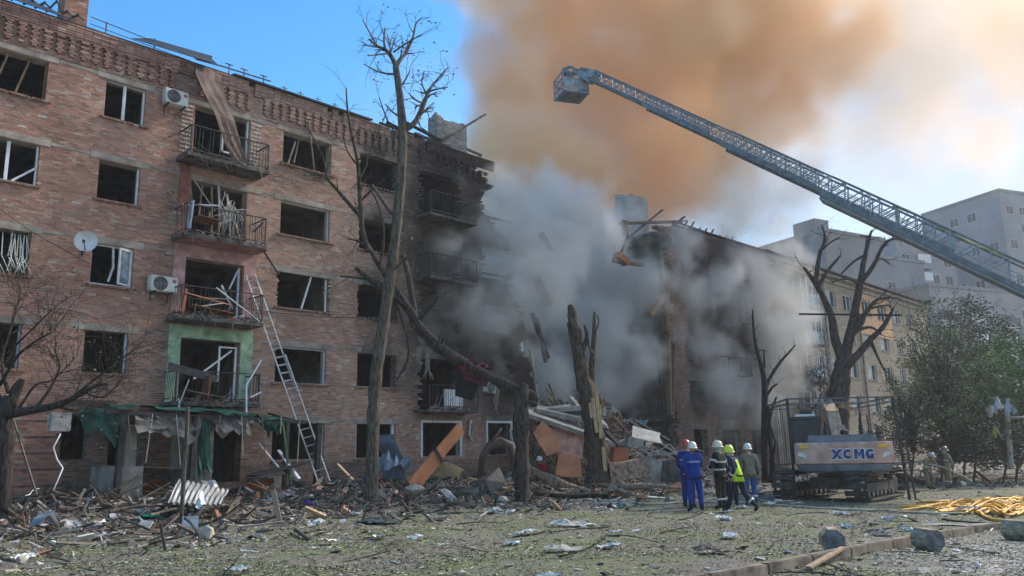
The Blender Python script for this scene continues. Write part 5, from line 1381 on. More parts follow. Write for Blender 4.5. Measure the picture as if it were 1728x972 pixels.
    for z,r in((-.02,1.10),(.03,1.10),(.07,1.0),(.105,.80),(.13,.5),(.14,.12)): rings.append((z,r))
    vs=[];fs=[]
    for z,r in rings:
        for j in range(n): a=6.2832*j/n; vs.append(hz+Mh@Vector((math.cos(a)*.105*r*k,math.sin(a)*.128*r*k,z*k)))
    for i in range(len(rings)-1):
        for j in range(n): a=i*n+j;b_=i*n+(j+1)%n; fs.append((a,b_,b_+n,a+n))
    fs.append(tuple(range((len(rings)-1)*n,len(rings)*n))); m.add(vs,fs)
    # brim
    vs=[];fs=[]
    for dz in(0,-.012):
        for rr_,zz in((1.05,-.012),(1.28,-.035)):
            for j in range(n): a=6.2832*j/n; vs.append(hz+Mh@Vector((math.cos(a)*.105*rr_*k,(math.sin(a)*.128*rr_+(.015 if math.sin(a)>0 else -.012)*(rr_>1.1))*k,(zz+dz)*k)))
    for j in range(n):
        q=(j+1)%n; fs+=[(j,q,n+q,n+j),(2*n+j,3*n+j,3*n+q,2*n+q),(n+j,n+q,3*n+q,3*n+j),(q,j,2*n+j,2*n+q)]
    m.add(vs,fs); h_=m.build('helmet',mat('helmet_%d_%d_%d'%tuple(int(c*99) for c in helmet),helmet,.35,.1,4,.03,spec=.5),o,True)
    if helm_style=='fire':
        m=MB(); m.bar(hz+Mh@Vector((0,-.10,.10))*k,hz+Mh@Vector((0,.08,.145))*k,.02,.03); m.build('helmet_ridge',cmat('helmet_comb',tuple(c*.8 for c in helmet)),h_)
        m=MB(); 
        for j in range(7):
            a=R(200+j*23.3); a2=R(200+(j+1)*23.3)
            p1,p2=[hz+Mh@Vector((math.cos(q)*.108,math.sin(q)*.125,-.03))*k for q in(a,a2)]
            m.add([p1,p2,p2-Vector((0,0,.11*k)),p1-Vector((0,0,.11*k))],[(0,1,2,3)])
        m.build('neck_guard',cmat('neck_cloth',tuple(c*.5 for c in helmet)),h_)
    # loose clothing pieces
    def ringband(c,ax,r,wd,mt,name,sq=.76):
        ax=ax.normalized(); x=Vector((1,0,0))-ax*ax.x; x.normalize(); y=ax.cross(x); m=MB(); n=16; vs=[];fs=[]
        for rr_ in(0,1):
            for q in(-1,1):
                for j in range(n): a=6.2832*j/n; vs.append(c+x*math.cos(a)*(r+.006*rr_)+y*math.sin(a)*(r*sq+.006*rr_)+ax*q*wd/2)
        for j in range(n):
            q=(j+1)%n; fs+=[(j,q,n+q,n+j),(2*n+j,3*n+j,3*n+q,2*n+q),(j,2*n+j,2*n+q,q),(n+j,n+q,3*n+q,3*n+j)]
        m.add(vs,fs); return m.build(name,mt,o)
    for e in extras or []:
        kind=e[0]
        if kind=='hem':      # jacket skirt below the waist
            m=MB(); n=18; vs=[];fs=[]; c0=P['spi']; c1=P['pel']-Vector((0,0,.10*k)); 
            for i,(t_,r) in enumerate(((0,.175),(.5,.19),(1,.205))):
                c=c0.lerp(c1,t_)
                for j in range(n): a=6.2832*j/n; f_=1+.05*math.sin(a*5+i); vs.append(c+Vector((math.cos(a)*r*f_,math.sin(a)*r*.78*f_,0))*k)
            for i in range(2):
                for j in range(n): a=i*n+j;b_=i*n+(j+1)%n; fs.append((a,b_,b_+n,a+n))
            q0=len(vs); vs+= [v*.96+((c0+c1)/2)*.04 for v in vs]
            for i in range(2):
                for j in range(n): a=q0+i*n+j;b_=q0+i*n+(j+1)%n; fs.append((a,a+n,b_+n,b_))
            for j in range(n): a=2*n+j;b_=2*n+(j+1)%n; fs.append((a,b_,b_+q0,a+q0))
            m.add(vs,fs); m.build('jacket_skirt',e[1],o,True)
        if kind=='vest':
            m=MB(); n=18; vs=[];fs=[]; rows=((P['pel']+Vector((0,0,.02)),.175),(P['spi'],.178),(P['spi'].lerp(P['che'],.5),.19),(P['che'],.205),(P['che']+Vector((0,0,.09*k)),.17),(P['nec']-Vector((0,0,.02)),.10))
            for c,r in rows:
                for j in range(n): a=6.2832*j/n; vs.append(c+Vector((math.cos(a)*r,math.sin(a)*r*.74,0))*k)
            for i in range(len(rows)-1):
                for j in range(n): a=i*n+j;b_=i*n+(j+1)%n; fs.append((a,b_,b_+n,a+n))
            m.add(vs,fs); m.build('vest',e[1],o,True)
        if kind=='band':     # torso stripe: t along pelvis-chest
            c=P['pel'].lerp(P['che'],e[1]); ringband(c,P['che']-P['pel'],(e[3] if len(e)>3 else .186)*k,.045*k,e[2],'reflective_stripe')
        if kind=='limb':     # (limb, a, b, t, r, mat)
            a,b_=P[e[1]],P[e[2]]; ringband(a.lerp(b_,e[3]),b_-a,e[4]*k,.05*k,e[5],'reflective_stripe',1)
        if kind=='pack':
            m=MB(); c=P['che']+Vector((0,.17,-.08))*k; m.lathe([(.03,-.26),(.075,-.22),(.075,.2),(.03,.25)],c,12); m.build('air_cylinder',e[1],o,True)
        if kind=='belt': ringband(P['pel']+Vector((0,0,.05)),Vector((0,0,1)),.178*k,.05*k,e[1],'belt')
        if kind=='collar': ringband(P['nec'],Vector((0,0,1)),.09*k,.07*k,e[1],'collar')
    return o
blue=cmat('royal_blue_overall',(.012,.045,.26)); blue2=cmat('deep_blue_overall',(.012,.03,.19)); blk=cmat('black_turnout_cloth',(.022,.023,.026)); khaki=cmat('khaki_jacket_cloth',(.20,.19,.145)); tanm=cmat('camouflage_tan_cloth',(.24,.21,.14))
navy=cmat('navy_cloth',(.016,.022,.06)); hiv=cmat('fluorescent_yellow_cloth',(.50,.78,.03)); refl=mat('reflective_tape',(.55,.56,.55),.4,.15,8,0,spec=.6); refb=cmat('pale_blue_tape',(.25,.35,.55)); dkt=cmat('dark_trousers_cloth',(.02,.024,.035)); bluet=cmat('blue_trousers_cloth',(.03,.09,.32))
GP='helmeted people standing by the rubble'
def PP(u,Y): p=at(u,700,Y); return (p.x,Y,gz(p.x,Y))
PI=math.pi
person('person in royal blue overalls and white helmet seen from behind, nearest the camera',PP(1165,22.4),PI+.1,dict(elL=(.27,.02,1.18),wrL=(.25,-.14,1.02),haL=(.22,-.20,1.0),elR=(-.24,-.10,1.2),wrR=(-.18,-.30,1.1),haR=(-.17,-.37,1.1),knL=(.13,-.01,.5),anL=(.15,.03,.09),toL=(.19,-.12,.04),knR=(-.13,-.01,.5),anR=(-.15,.03,.09),toR=(-.19,-.13,.04)),blue,blue,1.80,
  [('hem',blue),('band',.88,refb,.196)],helmet=(.74,.72,.66),helm_style='plain',group=GP)
person('person in dark blue overalls and red helmet mostly hidden behind the royal blue one',PP(1154,23.7),PI-.5,dict(wrL=(.22,-.2,1.05),haL=(.2,-.27,1.05),wrR=(-.22,-.2,1.0),haR=(-.2,-.27,1.0)),blue2,blue2,1.86,
  [('hem',blue2),('band',.85,refb,.196)],helmet=(.50,.05,.05),helm_style='plain',group=GP)
person('firefighter in black turnout gear with silver stripes and a cream helmet',PP(1208,23.4),PI+.75,dict(elL=(.27,-.04,1.17),wrL=(.20,-.24,1.08),haL=(.17,-.31,1.08),elR=(-.26,-.02,1.16),wrR=(-.20,-.24,1.05),haR=(-.18,-.31,1.05)),blk,blk,1.86,
  [('hem',blk),('collar',cmat('cream_collar',(.6,.58,.5))),('band',.78,refl,.197),('band',.28,refl,.197),('limb','shL','elL',.55,.098,refl),('limb','shR','elR',.55,.098,refl),('limb','elL','wrL',.6,.07,refl),('limb','elR','wrR',.6,.07,refl),('limb','knL','anL',.55,.088,refl),('limb','knR','anR',.55,.088,refl)],helmet=(.74,.72,.52),group=GP)
person('person in a navy jacket half hidden between the black clad firefighter and the yellow vest',PP(1226,24.6),PI-.2,dict(wrL=(.2,-.2,1.05),haL=(.18,-.27,1.05)),navy,cmat('navy_jacket',(.02,.028,.10)),1.74,
  [('hem',cmat('navy_jacket',(.02,.028,.10))),('limb','knL','anL',.6,.085,refl)],helmet=(.2,.2,.22),helm_style='plain',group=GP)
person('person striding right in fluorescent yellow vest, yellow helmet and black trousers',PP(1238,22.3),PI+.9,dict(pel=(0,.0,.90),spi=(0,-.05,1.07),che=(0,-.13,1.27),nec=(0,-.19,1.42),hed=(0,-.22,1.50),shL=(.19,-.12,1.36),shR=(-.19,-.12,1.36),elL=(.26,.02,1.12),wrL=(.24,-.12,.92),haL=(.23,-.17,.86),elR=(-.26,-.2,1.12),wrR=(-.2,-.36,.98),haR=(-.18,-.43,.95),
  hiL=(.10,0,.86),knL=(.11,-.18,.50),anL=(.12,-.30,.09),toL=(.13,-.47,.04),hiR=(-.10,.0,.86),knR=(-.11,.10,.47),anR=(-.12,.42,.14),toR=(-.13,.32,.04)),dkt,navy,1.80,
  [('vest',hiv),('hem',hiv),('limb','knR','anR',.5,.084,refl),('limb','elL','wrL',.6,.07,refl),('belt',navy)],helmet=(.62,.72,.05),group=GP)
person('person in khaki jacket, blue trousers and white helmet seen from behind',PP(1257,24.8),PI+.0,dict(elR=(-.28,.02,1.17),wrR=(-.30,-.02,.93),haR=(-.30,-.03,.86),elL=(.28,.02,1.17),wrL=(.31,-.04,.95),haL=(.32,-.06,.87)),khaki,khaki,1.80,
  [('hem',khaki),('limb','knL','anL',.5,.084,refl),('limb','knR','anR',.5,.084,refl)],legcol=bluet,helmet=(.72,.70,.68),helm_style='plain',group=GP)
G2='firefighters working at the hose on the far right'
p=at(1556,700,36.5); person('camouflaged firefighter bending at the rubble, left of the distant pair',(p.x,36.5,gz(p.x,36.5)),.3,dict(pel=(0,.12,.86),hiL=(.1,.12,.82),hiR=(-.1,.12,.82),spi=(0,.02,1.0),che=(0,-.12,1.18),nec=(0,-.22,1.30),hed=(0,-.27,1.36),shL=(.19,-.13,1.27),shR=(-.19,-.13,1.27),elL=(.34,-.12,1.05),wrL=(.30,-.30,.86),haL=(.28,-.37,.82),elR=(-.34,-.14,1.05),wrR=(-.34,-.3,.86),haR=(-.33,-.37,.80),knL=(.16,-.06,.47),knR=(-.16,-.06,.47)),tanm,tanm,1.76,
  [('hem',tanm),('band',.6,refl,.198),('limb','elL','wrL',.5,.07,refl),('limb','elR','wrR',.5,.07,refl)],helmet=(.45,.44,.42),group=G2)
p=at(1586,700,36.2); person('camouflaged firefighter holding the spraying hose, right of the distant pair',(p.x,36.2,gz(p.x,36.2)),PI*.55,dict(elL=(.28,-.1,1.16),wrL=(.16,-.30,1.04),haL=(.12,-.36,1.03),elR=(-.28,-.08,1.15),wrR=(-.14,-.26,1.0),haR=(-.08,-.32,1.0)),tanm,tanm,1.80,
  [('hem',tanm),('band',.75,refl,.198),('limb','knL','anL',.4,.088,refl),('limb','knR','anR',.4,.088,refl),('pack',M_iron)],helmet=(.12,.12,.12),group=G2)
p=at(912,700,34.0); 
person('crouching rescuer in red jacket and white helmet low in the rubble',(p.x,34.0,gz(p.x,34.0)),-.6,dict(pel=(0,.15,.42),hiL=(.1,.15,.40),hiR=(-.1,.15,.40),spi=(0,.06,.58),che=(0,-.06,.76),nec=(0,-.14,.90),hed=(0,-.17,.96),shL=(.18,-.07,.85),shR=(-.18,-.07,.85),elL=(.27,-.2,.62),wrL=(.2,-.36,.45),haL=(.18,-.42,.4),elR=(-.27,-.2,.62),wrR=(-.2,-.36,.45),haR=(-.18,-.42,.4),knL=(.18,-.25,.5),knR=(-.18,-.25,.5),anL=(.15,.05,.1),anR=(-.15,.05,.1),toL=(.16,-.12,.04),toR=(-.16,-.12,.04)),navy,cmat('dark_red_jacket',(.30,.02,.03)),1.76,
  [('limb','hiL','knL',.5,.11,hiv),('limb','hiR','knR',.5,.11,hiv)],helmet=(.72,.74,.76),helm_style='plain')
# ------------------------------------------------------------------ torn awning in front of the ground floor
def awning():
    def L(s,y,z): return (s,y,z)
    o=thing('torn_awning','wrecked green roofed awning with torn fabric in front of the ground floor left','awning',WO,WROT)
    for s,y,top in((8.9,-2.2,2.9),(11.0,-2.3,2.85),(14.2,-2.2,2.75)):
        m=MB(); m.bar(L(s,y,-.1),L(s+.05,y,top),.16 if s<14 else .13); m.build('post',M_iron,o)
    m=MB(); m.bar(L(8.4,-2.25,2.95),L(14.9,-2.2,2.72),.12); m.build('beam',M_iron,o)
    for s in(8.6,10.2,11.8,13.4,14.7): m=MB(); m.bar(L(s,-.1,3.1),L(s+.05,-2.3,2.9-.03*(s-8)),.06); m.build('rafter',M_iron,o)
    m=MB(); m.bar(L(14.2,-2.2,2.75),L(15.6,-1.3,2.75),.07); m.build('rafter',M_iron,o)
    Mgr=mat('faded_green_awning',(.018,.10,.07),.7,.4,3,.2)
    def rag(pts_a,pts_b,n=10,mt=Mgr,name='awning_sheet',amp=.08,seed=1):
        rg=random.Random(seed); g=[]
        for i in range(n+1):
            t_=i/n; k=t_*(len(pts_a)-1); j=min(int(k),len(pts_a)-2); a=Vector(pts_a[j]).lerp(Vector(pts_a[j+1]),k-j); b=Vector(pts_b[j]).lerp(Vector(pts_b[j+1]),k-j)
            b=b+Vector((rg.uniform(-.1,.1),0,rg.uniform(-amp,amp)*2)); g.append([a.lerp(b,q/4)+Vector((rg.uniform(-.02,.02),rg.uniform(-amp,amp),rg.uniform(-amp,amp)*.6)) for q in range(5)])
        m=MB(); m.sheet(g,.008); return m.build(name,mt,o)
    rag([L(9.0,-.05,3.3),L(12.9,-.05,3.25)],[L(8.8,-2.4,3.0),L(12.8,-2.4,2.92)],14,seed=3)
    rag([L(12.9,-.05,3.2),L(14.2,-.05,3.1)],[L(12.9,-2.3,2.85),L(14.1,-2.4,2.75)],6,seed=4)
    rag([L(8.0,-1.2,3.1),L(8.9,-2.2,3.0)],[L(8.1,-1.4,2.5),L(8.8,-2.3,2.1)],6,seed=5,amp=.12)
    rag([L(13.0,-2.3,2.8),L(14.1,-2.3,2.7)],[L(13.2,-2.3,2.45),L(14.0,-2.3,2.35)],8,seed=6,amp=.14)
    Mcl=mat('dirty_grey_cloth',(.15,.145,.135),.95,.3,3,.3)
    rag([L(9.2,-2.3,2.85),L(11.2,-2.3,2.8)],[L(9.3,-2.5,2.45),L(11.1,-2.4,2.1)],10,Mcl,'torn_fabric',.1,7)
    rag([L(11.6,-2.3,2.8),L(13.0,-2.3,2.75)],[L(11.7,-2.4,2.3),L(12.9,-2.4,2.35)],8,Mcl,'torn_fabric',.1,8)
    rag([L(11.15,-2.2,2.7),L(11.5,-2.2,2.7)],[L(11.3,-2.2,.9),L(11.6,-2.3,1.2)],6,Mgr,'torn_fabric',.1,9)
    # masonry porch pier, parapets and counters under the awning
    for (a,b,c,d,e,f,mt,nm) in((8.9,-2.0,0,9.7,-.02,1.4,M_conc,'porch_parapet'),(11.3,-1.6,0,12.0,-.02,2.7,M_conc,'porch_pier'),(9.2,-1.9,.0,9.5,-1.6,2.6,M_conc,'porch_pier'),(14.0,-1.9,0,14.9,-.06,.9,M_conc,'porch_parapet')):
        m=MB(); m.span((a,b,c),(d,e,f)); m.build(nm,mt,o)
    m=MB(); m.bar(L(12.9,-2.4,1.0),L(14.6,-2.5,1.35),.06,.75,0,up=Vector((0,1,0))); m.build('fallen_fascia',M_iron,o)
    m=MB(); m.bar(L(14.0,-2.3,2.75),L(14.35,-2.5,.3),.07); m.build('green_post',mat('green_post_paint',(.07,.13,.05),.7,.2,3,.1),o)
    m=MB(); m.bar(L(15.55,-2.1,2.7),L(15.45,-2.1,-.1),.16); m.build('post',M_iron,o)
    for i in range(9):
        rg=random.Random(i); s=9+i*.7; m=MB(); m.bar(L(s,-2.4,2.9),L(s+rg.uniform(-.2,.2),-2.5,2.9-rg.uniform(.4,1.6)),.03,.02,0,rg.choice([(.5,.48,.42),(.2,.18,.15)])); m.build('dangling_strip',M_dust,o)
awning()
# ------------------------------------------------------------------ helpers for loose things
def put(mb,name,mt,label,cat,origin,group=None,smooth=False,kind=None):
    o=mb.build(name,mt,None,smooth,origin); return tag(o,label,cat,group,kind)
def G(u,v,dz=0): p=gpix(u,v); return p+Vector((0,0,dz))
def beam_px(name,label,cat,a,Ya,b,Yb,w_,h,mt,col=(1,1,1),group=None):
    p,q=at(*a,Ya),at(*b,Yb); m=MB(); m.bar(p,q,w_,h,0,col); return put(m,name,mt,label,cat,p,group)
def crumple(name,label,cat,c,sx,sy,sz,col,seed,mt=None,rot=0,n=9,group=None):
    rg=random.Random(seed); g=[]; M=Matrix.Rotation(rot,3,'Z')
    for i in range(n):
        row=[]
        for j in range(n):
            x=(i/(n-1)-.5)*sx; y=(j/(n-1)-.5)*sy; e=1-max(abs(i/(n-1)-.5),abs(j/(n-1)-.5))*1.6
            p=Vector((x*(1+.15*rg.gauss(0,1)*.4),y,0)); z=sz*(max(0,e)*.6+.9*noise.noise(Vector((x*4,y*4,seed)))*.6+.25*abs(rg.gauss(0,.6)))
            q=Vector(c)+M@Vector((p.x+rg.gauss(0,.03)*sx,p.y+rg.gauss(0,.03)*sy,0)); q.z=Vector(c).z+max(.005,z+.02); row.append(q)
        g.append(row)
    m=MB(); m.sheet(g,.01,0,col); return put(m,name,mt or M_cloth,label,cat,c,group)
def bentsheet(name,label,cat,c,L_,W_,rot,tilt,mt,corr=0,seed=0,curl=.15,col=(1,1,1),roll=0,group=None):
    rg=random.Random(seed); M=Matrix.Rotation(rot,3,'Z')@Matrix.Rotation(tilt,3,'Y')@Matrix.Rotation(roll,3,'X'); g=[]; n=7; k=25 if corr else 5
    for i in range(n):
        row=[]
        for j in range(k): x=(i/(n-1)-.5)*L_; y=(j/(k-1)-.5)*W_; z=curl*math.sin(i*1.1+seed)*.4+corr*math.sin(j*math.pi/2)+.06*curl*rg.gauss(0,1); row.append(Vector(c)+M@Vector((x,y,z)))
        g.append(row)
    m=MB(); m.sheet(g,.008,0,col); return put(m,name,mt,label,cat,c,group)
def quadsheet(name,label,c,mt,corr=0,nw=9,th=.008,col=(1,1,1),wav=.03,seed=0):
    A=[at(*q) for q in c]; n=(A[1]-A[0]).cross(A[3]-A[0]).normalized(); g=[]; k=nw*4+1 if corr else 8
    for i in range(7):
        r=[]
        for j in range(k):
            u=i/6; v=j/(k-1); p=A[0]*(1-u)*(1-v)+A[1]*u*(1-v)+A[2]*u*v+A[3]*(1-u)*v
            r.append(p+n*(corr*math.sin(j*math.pi/2)+wav*math.sin(i*1.3+seed+v*2)))
        g.append(r)
    m=MB(); m.sheet(g,th,0,col); return put(m,name,mt,label,'sheet',A[0])
# ------------------------------------------------------------------ the singled-out wreckage
m=MB(); a=at(694,822,29.5); b=at(778,722,31.0); mid=a.lerp(b,.52)
m.bar(a,mid,.09,.58,0,(1.25,1.15,1.1),roll=.2); m.bar(mid+Vector((0,0,.02)),b,.07,.50,0,(1.4,1.3,1.2),roll=.2); o=put(m,'wooden_board',M_brd,'long orange brown board propped aslant below the white framed window','board',a)
m=MB(); m.bar(mid-(b-a)*.025,mid+(b-a)*.02,.14,.64,0,roll=.2); wl(m,o).build('dark_clamp',M_iron,o)
quadsheet('corrugated_sheet','crumpled pale corrugated roofing sheet left of the thin sapling pole',[(283,848,20.2),(303,806,21.6),(386,828,22.0),(372,850,20.6)],M_zinc,.03,10)
quadsheet('corrugated_sheet','small bent offcut lying over the right end of the corrugated roofing sheet',[(330,856,20.0),(341,826,20.4),(349,846,20.3),(336,858,20.0)],M_pvc,0,col=(.7,.75,.85))
quadsheet('metal_sheet','bent grey metal sheet standing up at the left foreground edge',[(44,893,17.6),(66,866,17.9),(92,862,18.0),(70,880,17.7)],M_zinc,0,wav=.02)
quadsheet('metal_sheet','dark folded back of the bent grey sheet at the left foreground',[(70,878,17.8),(92,862,18.1),(102,884,18.0),(96,888,17.9)],M_roofm,0,wav=.01)
bentsheet('metal_sheet','flat bluish metal sheet lying right of the upright bent one at far left','sheet',G(108,888,.08),.9,.4,R(-25),R(12),M_zinc,0,4,.2,col=(.8,.9,1))
bentsheet('metal_sheet','whitish curled sheet on the grass near the left corner','sheet',G(165,893,.06),.7,.35,R(-12),R(6),M_zinc,0,5,.3)
crumple('green_cloth','bright green cloth heap on the litter by the sapling pole','cloth',G(255,877),.45,.3,.12,(.01,.30,.17),6)
bentsheet('grey_slab','small pale grey panel standing upright right of the sapling pole','panel',G(320,902,.16),.42,.34,R(95),R(80),M_pvc,0,7,.05,col=(.75,.77,.85))
crumple('blue_bag','crumpled deep blue plastic bag on the littered ground','bag',G(521,858),.42,.35,.2,(.02,.03,.35),8)
crumple('grey_mattress','pale blue grey mattress slumped under the ground floor window','mattress',at(655,800,29.8),1.0,1.5,.9,(.22,.28,.36),9,rot=R(40))
bentsheet('blue_sheet','large grey blue sheet hanging from the wall right of the tall bare tree','sheet',at(660,770,31.2),1.7,1.3,R(44),R(74),mat('grey_blue_tarp',(.17,.24,.32),.7,.2,3,.2),0,10,.3)
bentsheet('pale_panel','pale yellow panel lying behind the orange brown board','panel',at(752,795,31),1.1,.9,R(30),R(18),mat('cream_panel',(.75,.62,.42),.8,.15,3,.1),0,11,.1,roll=R(-35))
crumple('red_cloth','dark red and black cloth snagged on the snapped trunk','cloth',at(795,622,28.1)-Vector((0,0,.1)),.9,.8,.45,(.15,.025,.04),12,rot=R(20))
quadsheet('dark_cloth','black cloth hanging down from the snapped trunk',[(768,622,28.0),(812,640,27.9),(797,676,27.9),(768,668,28.0)],mat('black_cloth',(.02,.017,.022),.95,.3,4,.3),.035,3,wav=.05)
quadsheet('red_cloth','dark red curtain draped over the snapped trunk',[(772,612,27.85),(830,622,27.75),(822,654,27.75),(780,640,27.8)],mat('dark_red_cloth',(.09,.02,.028),.95,.3,4,.3),.04,3,wav=.06,seed=2)
for i,(u,v,l) in enumerate(((722,600,.9),(838,660,.8),(707,590,.7))):
    m=MB(); rg=random.Random(i)
    p=at(u,v,28.0)
    for j in range(7): m.tube([p+Vector((rg.gauss(0,.05),rg.gauss(0,.03),.1)),p+Vector((rg.gauss(0,.06),rg.gauss(0,.04),-l*.4)),p+Vector((rg.gauss(0,.08),0,-l*rg.uniform(.6,1)))],[.02,.025,.008],5,0,(.30,.28,.24))
    put(m,'hanging_rag',M_cloth,['grey rag hanging from the upper part of the snapped trunk','long grey rag hanging from the snapped trunk near its upright stump','smallest grey rag at the top bend of the snapped trunk'][i],'rag',p)
m=MB(); m.tube([at(810,806,30),at(815,770,30),at(826,752,30),at(845,745,30),at(862,752,30),at(868,790,30),at(874,825,29.6)],[.10,.13,.15,.17,.14,.10,.08],9,wob=.4); m.tube([at(826,752,30),at(838,735,30),at(846,722,30)],[.07,.06,.04],7,wob=.3)
put(m,'arched_root',M_rust,'reddish arched root or burst pipe in front of the last ground floor window','root',at(810,806,30),smooth=True)
m=MB(); m.chunk(at(830,822,29.5),(1.9,1.3,1.0),random.Random(4),0,(.14,.125,.11)); put(m,'concrete_block',M_dust,'dark rendered block under the arched root','block',at(830,835,29.5))
m=MB(); m.chunk(at(697,835,26)+Vector((0,0,.12)),(.75,.5,.35),random.Random(5),0,(.30,.29,.27)); put(m,'boulder',M_dust,'rounded grey lump lying right of the tall bare tree','rubble lump',at(697,842,26))
for i,(u,v,w_) in enumerate(((712,848,.32),(770,850,.25),(640,845,.4),(590,850,.35))):
    p=G(u,v); m=MB(); m.chunk(p+Vector((0,0,w_*.3)),(w_,w_*.8,w_*.7),random.Random(20+i),0,(.28,.25,.22)); put(m,'rubble_lump',M_dust,['pale lump just below the rounded grey one','small lump midway between the tall bare tree and the stump','lump touching the foot of the tall bare tree','lump left of the foot of the tall bare tree'][i],'rubble lump',p)
# fallen trunk and root plates in front of the heap
M_log=mat('stripped_log',(.24,.185,.14),.9,.3,4,.8,stretch=(3,3,.8),fine=14,spec=.1)
def log(name,label,pts,mt,group=None,n=11):
    P=[];Rr=[]
    for u,v,Y,r in pts: P.append(at(u,v,Y)); Rr.append(r)
    m=MB(); m.tube(P,Rr,n,wob=.35); return put(m,name,mt,label,'fallen trunk',P[0],group,True)
log('fallen_log','thick fallen trunk with a flared pale root end left of the split tree',[(866,782,30,.06),(888,788,29.6,.11),(915,802,29.3,.15),(935,812,29.1,.20),(955,818,29,.10),(975,822,29,.04)],M_log)
log('fallen_log','thin brown fallen trunk stretching right towards the men in blue',[(1010,818,29.8,.06),(1060,822,29.6,.10),(1110,820,29.4,.07),(1150,824,29,.04)],M_log)
log('fallen_log','short forked log lying on the ground right of the upright stump',[(905,834,27,.05),(960,838,27,.08),(1010,836,27,.07),(1050,841,26.8,.04)],M_barkd)
crumple('torn_bark_plate','pale triangular slab of bark standing before the split tree','bark slab',at(1040,842,27),.9,.3,.5,(.28,.22,.18),31)
crumple('green_basin','dented dark green basin on the ground before the fallen trunks','basin',G(1047,857),.7,.45,.18,(.09,.14,.13),32,M_paint)
m=MB(); p=G(1005,853,.03)
for a,b in(((0,0,.02),(.9,.1,.02)),((.1,0,.05),(.5,-.35,.02)),((.5,-.35,.03),(.9,.1,.12)),((.4,-.3,.1),(.75,-.1,.2))): m.bar(p+Vector(a),p+Vector(b),.045,.03,0,(.5,.5,.5))
put(m,'broken_casement',M_dust,'white broken casement lying left of the green basin','casement',p)
# rubble heap: named big pieces, then countable planks, slabs and lumps
def slabpx(name,label,cat,u,v,Y,sz,rot,mt,col=(1,1,1),group=None):
    p=at(u,v,Y); m=MB(); M=Matrix.Rotation(rot[2],3,'Z')@Matrix.Rotation(rot[1],3,'Y')@Matrix.Rotation(rot[0],3,'X')
    k=random.Random(int(u)); 
    hx,hy,hz=[q/2 for q in sz]; poly=[(-hx,-hz),(-hx*k.uniform(.2,.6),-hz*k.uniform(.9,1.1)),(hx,-hz*k.uniform(.6,1)),(hx*k.uniform(.8,1),hz*.3),(hx*k.uniform(.5,.9),hz),(-hx*k.uniform(.2,.5),hz*k.uniform(.8,1)),(-hx,hz*k.uniform(.5,1))]
    T=Matrix.Translation(p)@M.to_4x4()
    m.prism(poly,-hy,hy,0,col,T); return put(m,name,mt,label,cat,p,group)
slabpx('orange_panel','tall orange board leaning on the left flank of the rubble heap','board',922,738,33.2,(.75,.06,1.35),(R(-18),R(-28),R(5)),M_brd,(1.7,1.5,1.3))
slabpx('orange_panel','square orange cupboard door at the foot of the split tree','board',962,787,31.6,(1.0,.07,.85),(R(-15),R(12),R(0)),M_brd,(1.9,1.6,1.4))
slabpx('red_box','rusty red box half buried right of the split tree','box',1046,772,32.5,(.65,.5,.8),(0,R(6),R(10)),M_brd,(1.0,.7,.7))
slabpx('pink_plaster_slab','large salmon plastered slab in the left of the heap','slab',950,745,34.4,(1.9,.18,1.2),(R(-30),R(20),R(0)),mat('salmon_plaster',(.55,.30,.22),.9,.2,3,.3))
slabpx('brick_chunk','chunk of brickwork at the foot of the heap right of the red box','masonry',1062,792,30.6,(1.5,.7,.7),(0,R(-4),R(0)),mat('brick_lump',(.36,.24,.18),.95,.35,6,.6))
slabpx('masonry_lump','grey masonry lump right of the brickwork chunk','masonry',1098,795,30.8,(.9,.7,.9),(0,R(20),R(10)),M_conc)
slabpx('masonry_lump','dark masonry lump beside the man in blue','masonry',1128,795,31.0,(1.1,.8,.9),(0,R(10),R(30)),M_conc_d)
slabpx('concrete_slab','broad pale concrete slab jutting near the top of the heap','slab',966,702,35.8,(3.2,1.6,.22),(R(10),R(14),R(0)),M_conc,(1,1,1))
slabpx('concrete_slab','broken floor panel lying across the top left of the heap','slab',935,690,36.5,(3.6,2.0,.22),(R(6),R(-3),R(0)),M_conc)
slabpx('concrete_slab','slanting floor panel under the pale one','slab',965,722,34.8,(4.0,1.2,.2),(R(12),R(20),R(0)),M_conc)
slabpx('plaster_sheet','large cream plasterboard sheet bent over on the right of the heap','slab',1092,735,35.2,(1.3,.05,.8),(R(-50),R(16),R(0)),mat('cream_plaster',(.62,.56,.47),.9,.15,3,.2))
slabpx('masonry_lump','pale masonry lump beneath the cream plasterboard','masonry',1070,748,34.5,(.7,.6,.5),(0,R(20),R(10)),M_conc)
beam_px('charred_beam','long charred beam sticking up from the right of the heap','beam',(1065,714),37,(1150,775),34,.22,.16,M_char)
beam_px('charred_beam','thin charred beam parallel below the long one','beam',(1080,716),37.4,(1130,745),35.5,.14,.12,M_char)
beam_px('charred_beam','dark beam running down through the middle of the heap','beam',(1000,705),36,(1062,772),33.5,.2,.18,M_char)
beam_px('concrete_post','pale concrete post leaning at the top of the heap beside the split tree','post',(962,672),36.2,(990,710),35.6,.22,.22,M_conc)
m=MB(); 
for i in range(14):
    rg=random.Random(i); a=at(1058+i*7,764+rg.uniform(-8,8),33.4); m.tube([a,a+Vector((.4,0,.25*rg.uniform(-1,1))),a+Vector((.9,-.1,rg.uniform(-.4,.1)))],[.025,.02,.015],5,0,(.5,.48,.45))
put(m,'bent_rebar_mat',M_dust,'tangle of pale bent reinforcing bars low on the right of the heap','rebar',at(1060,770,33.4),kind='stuff')
rg=random.Random(101)
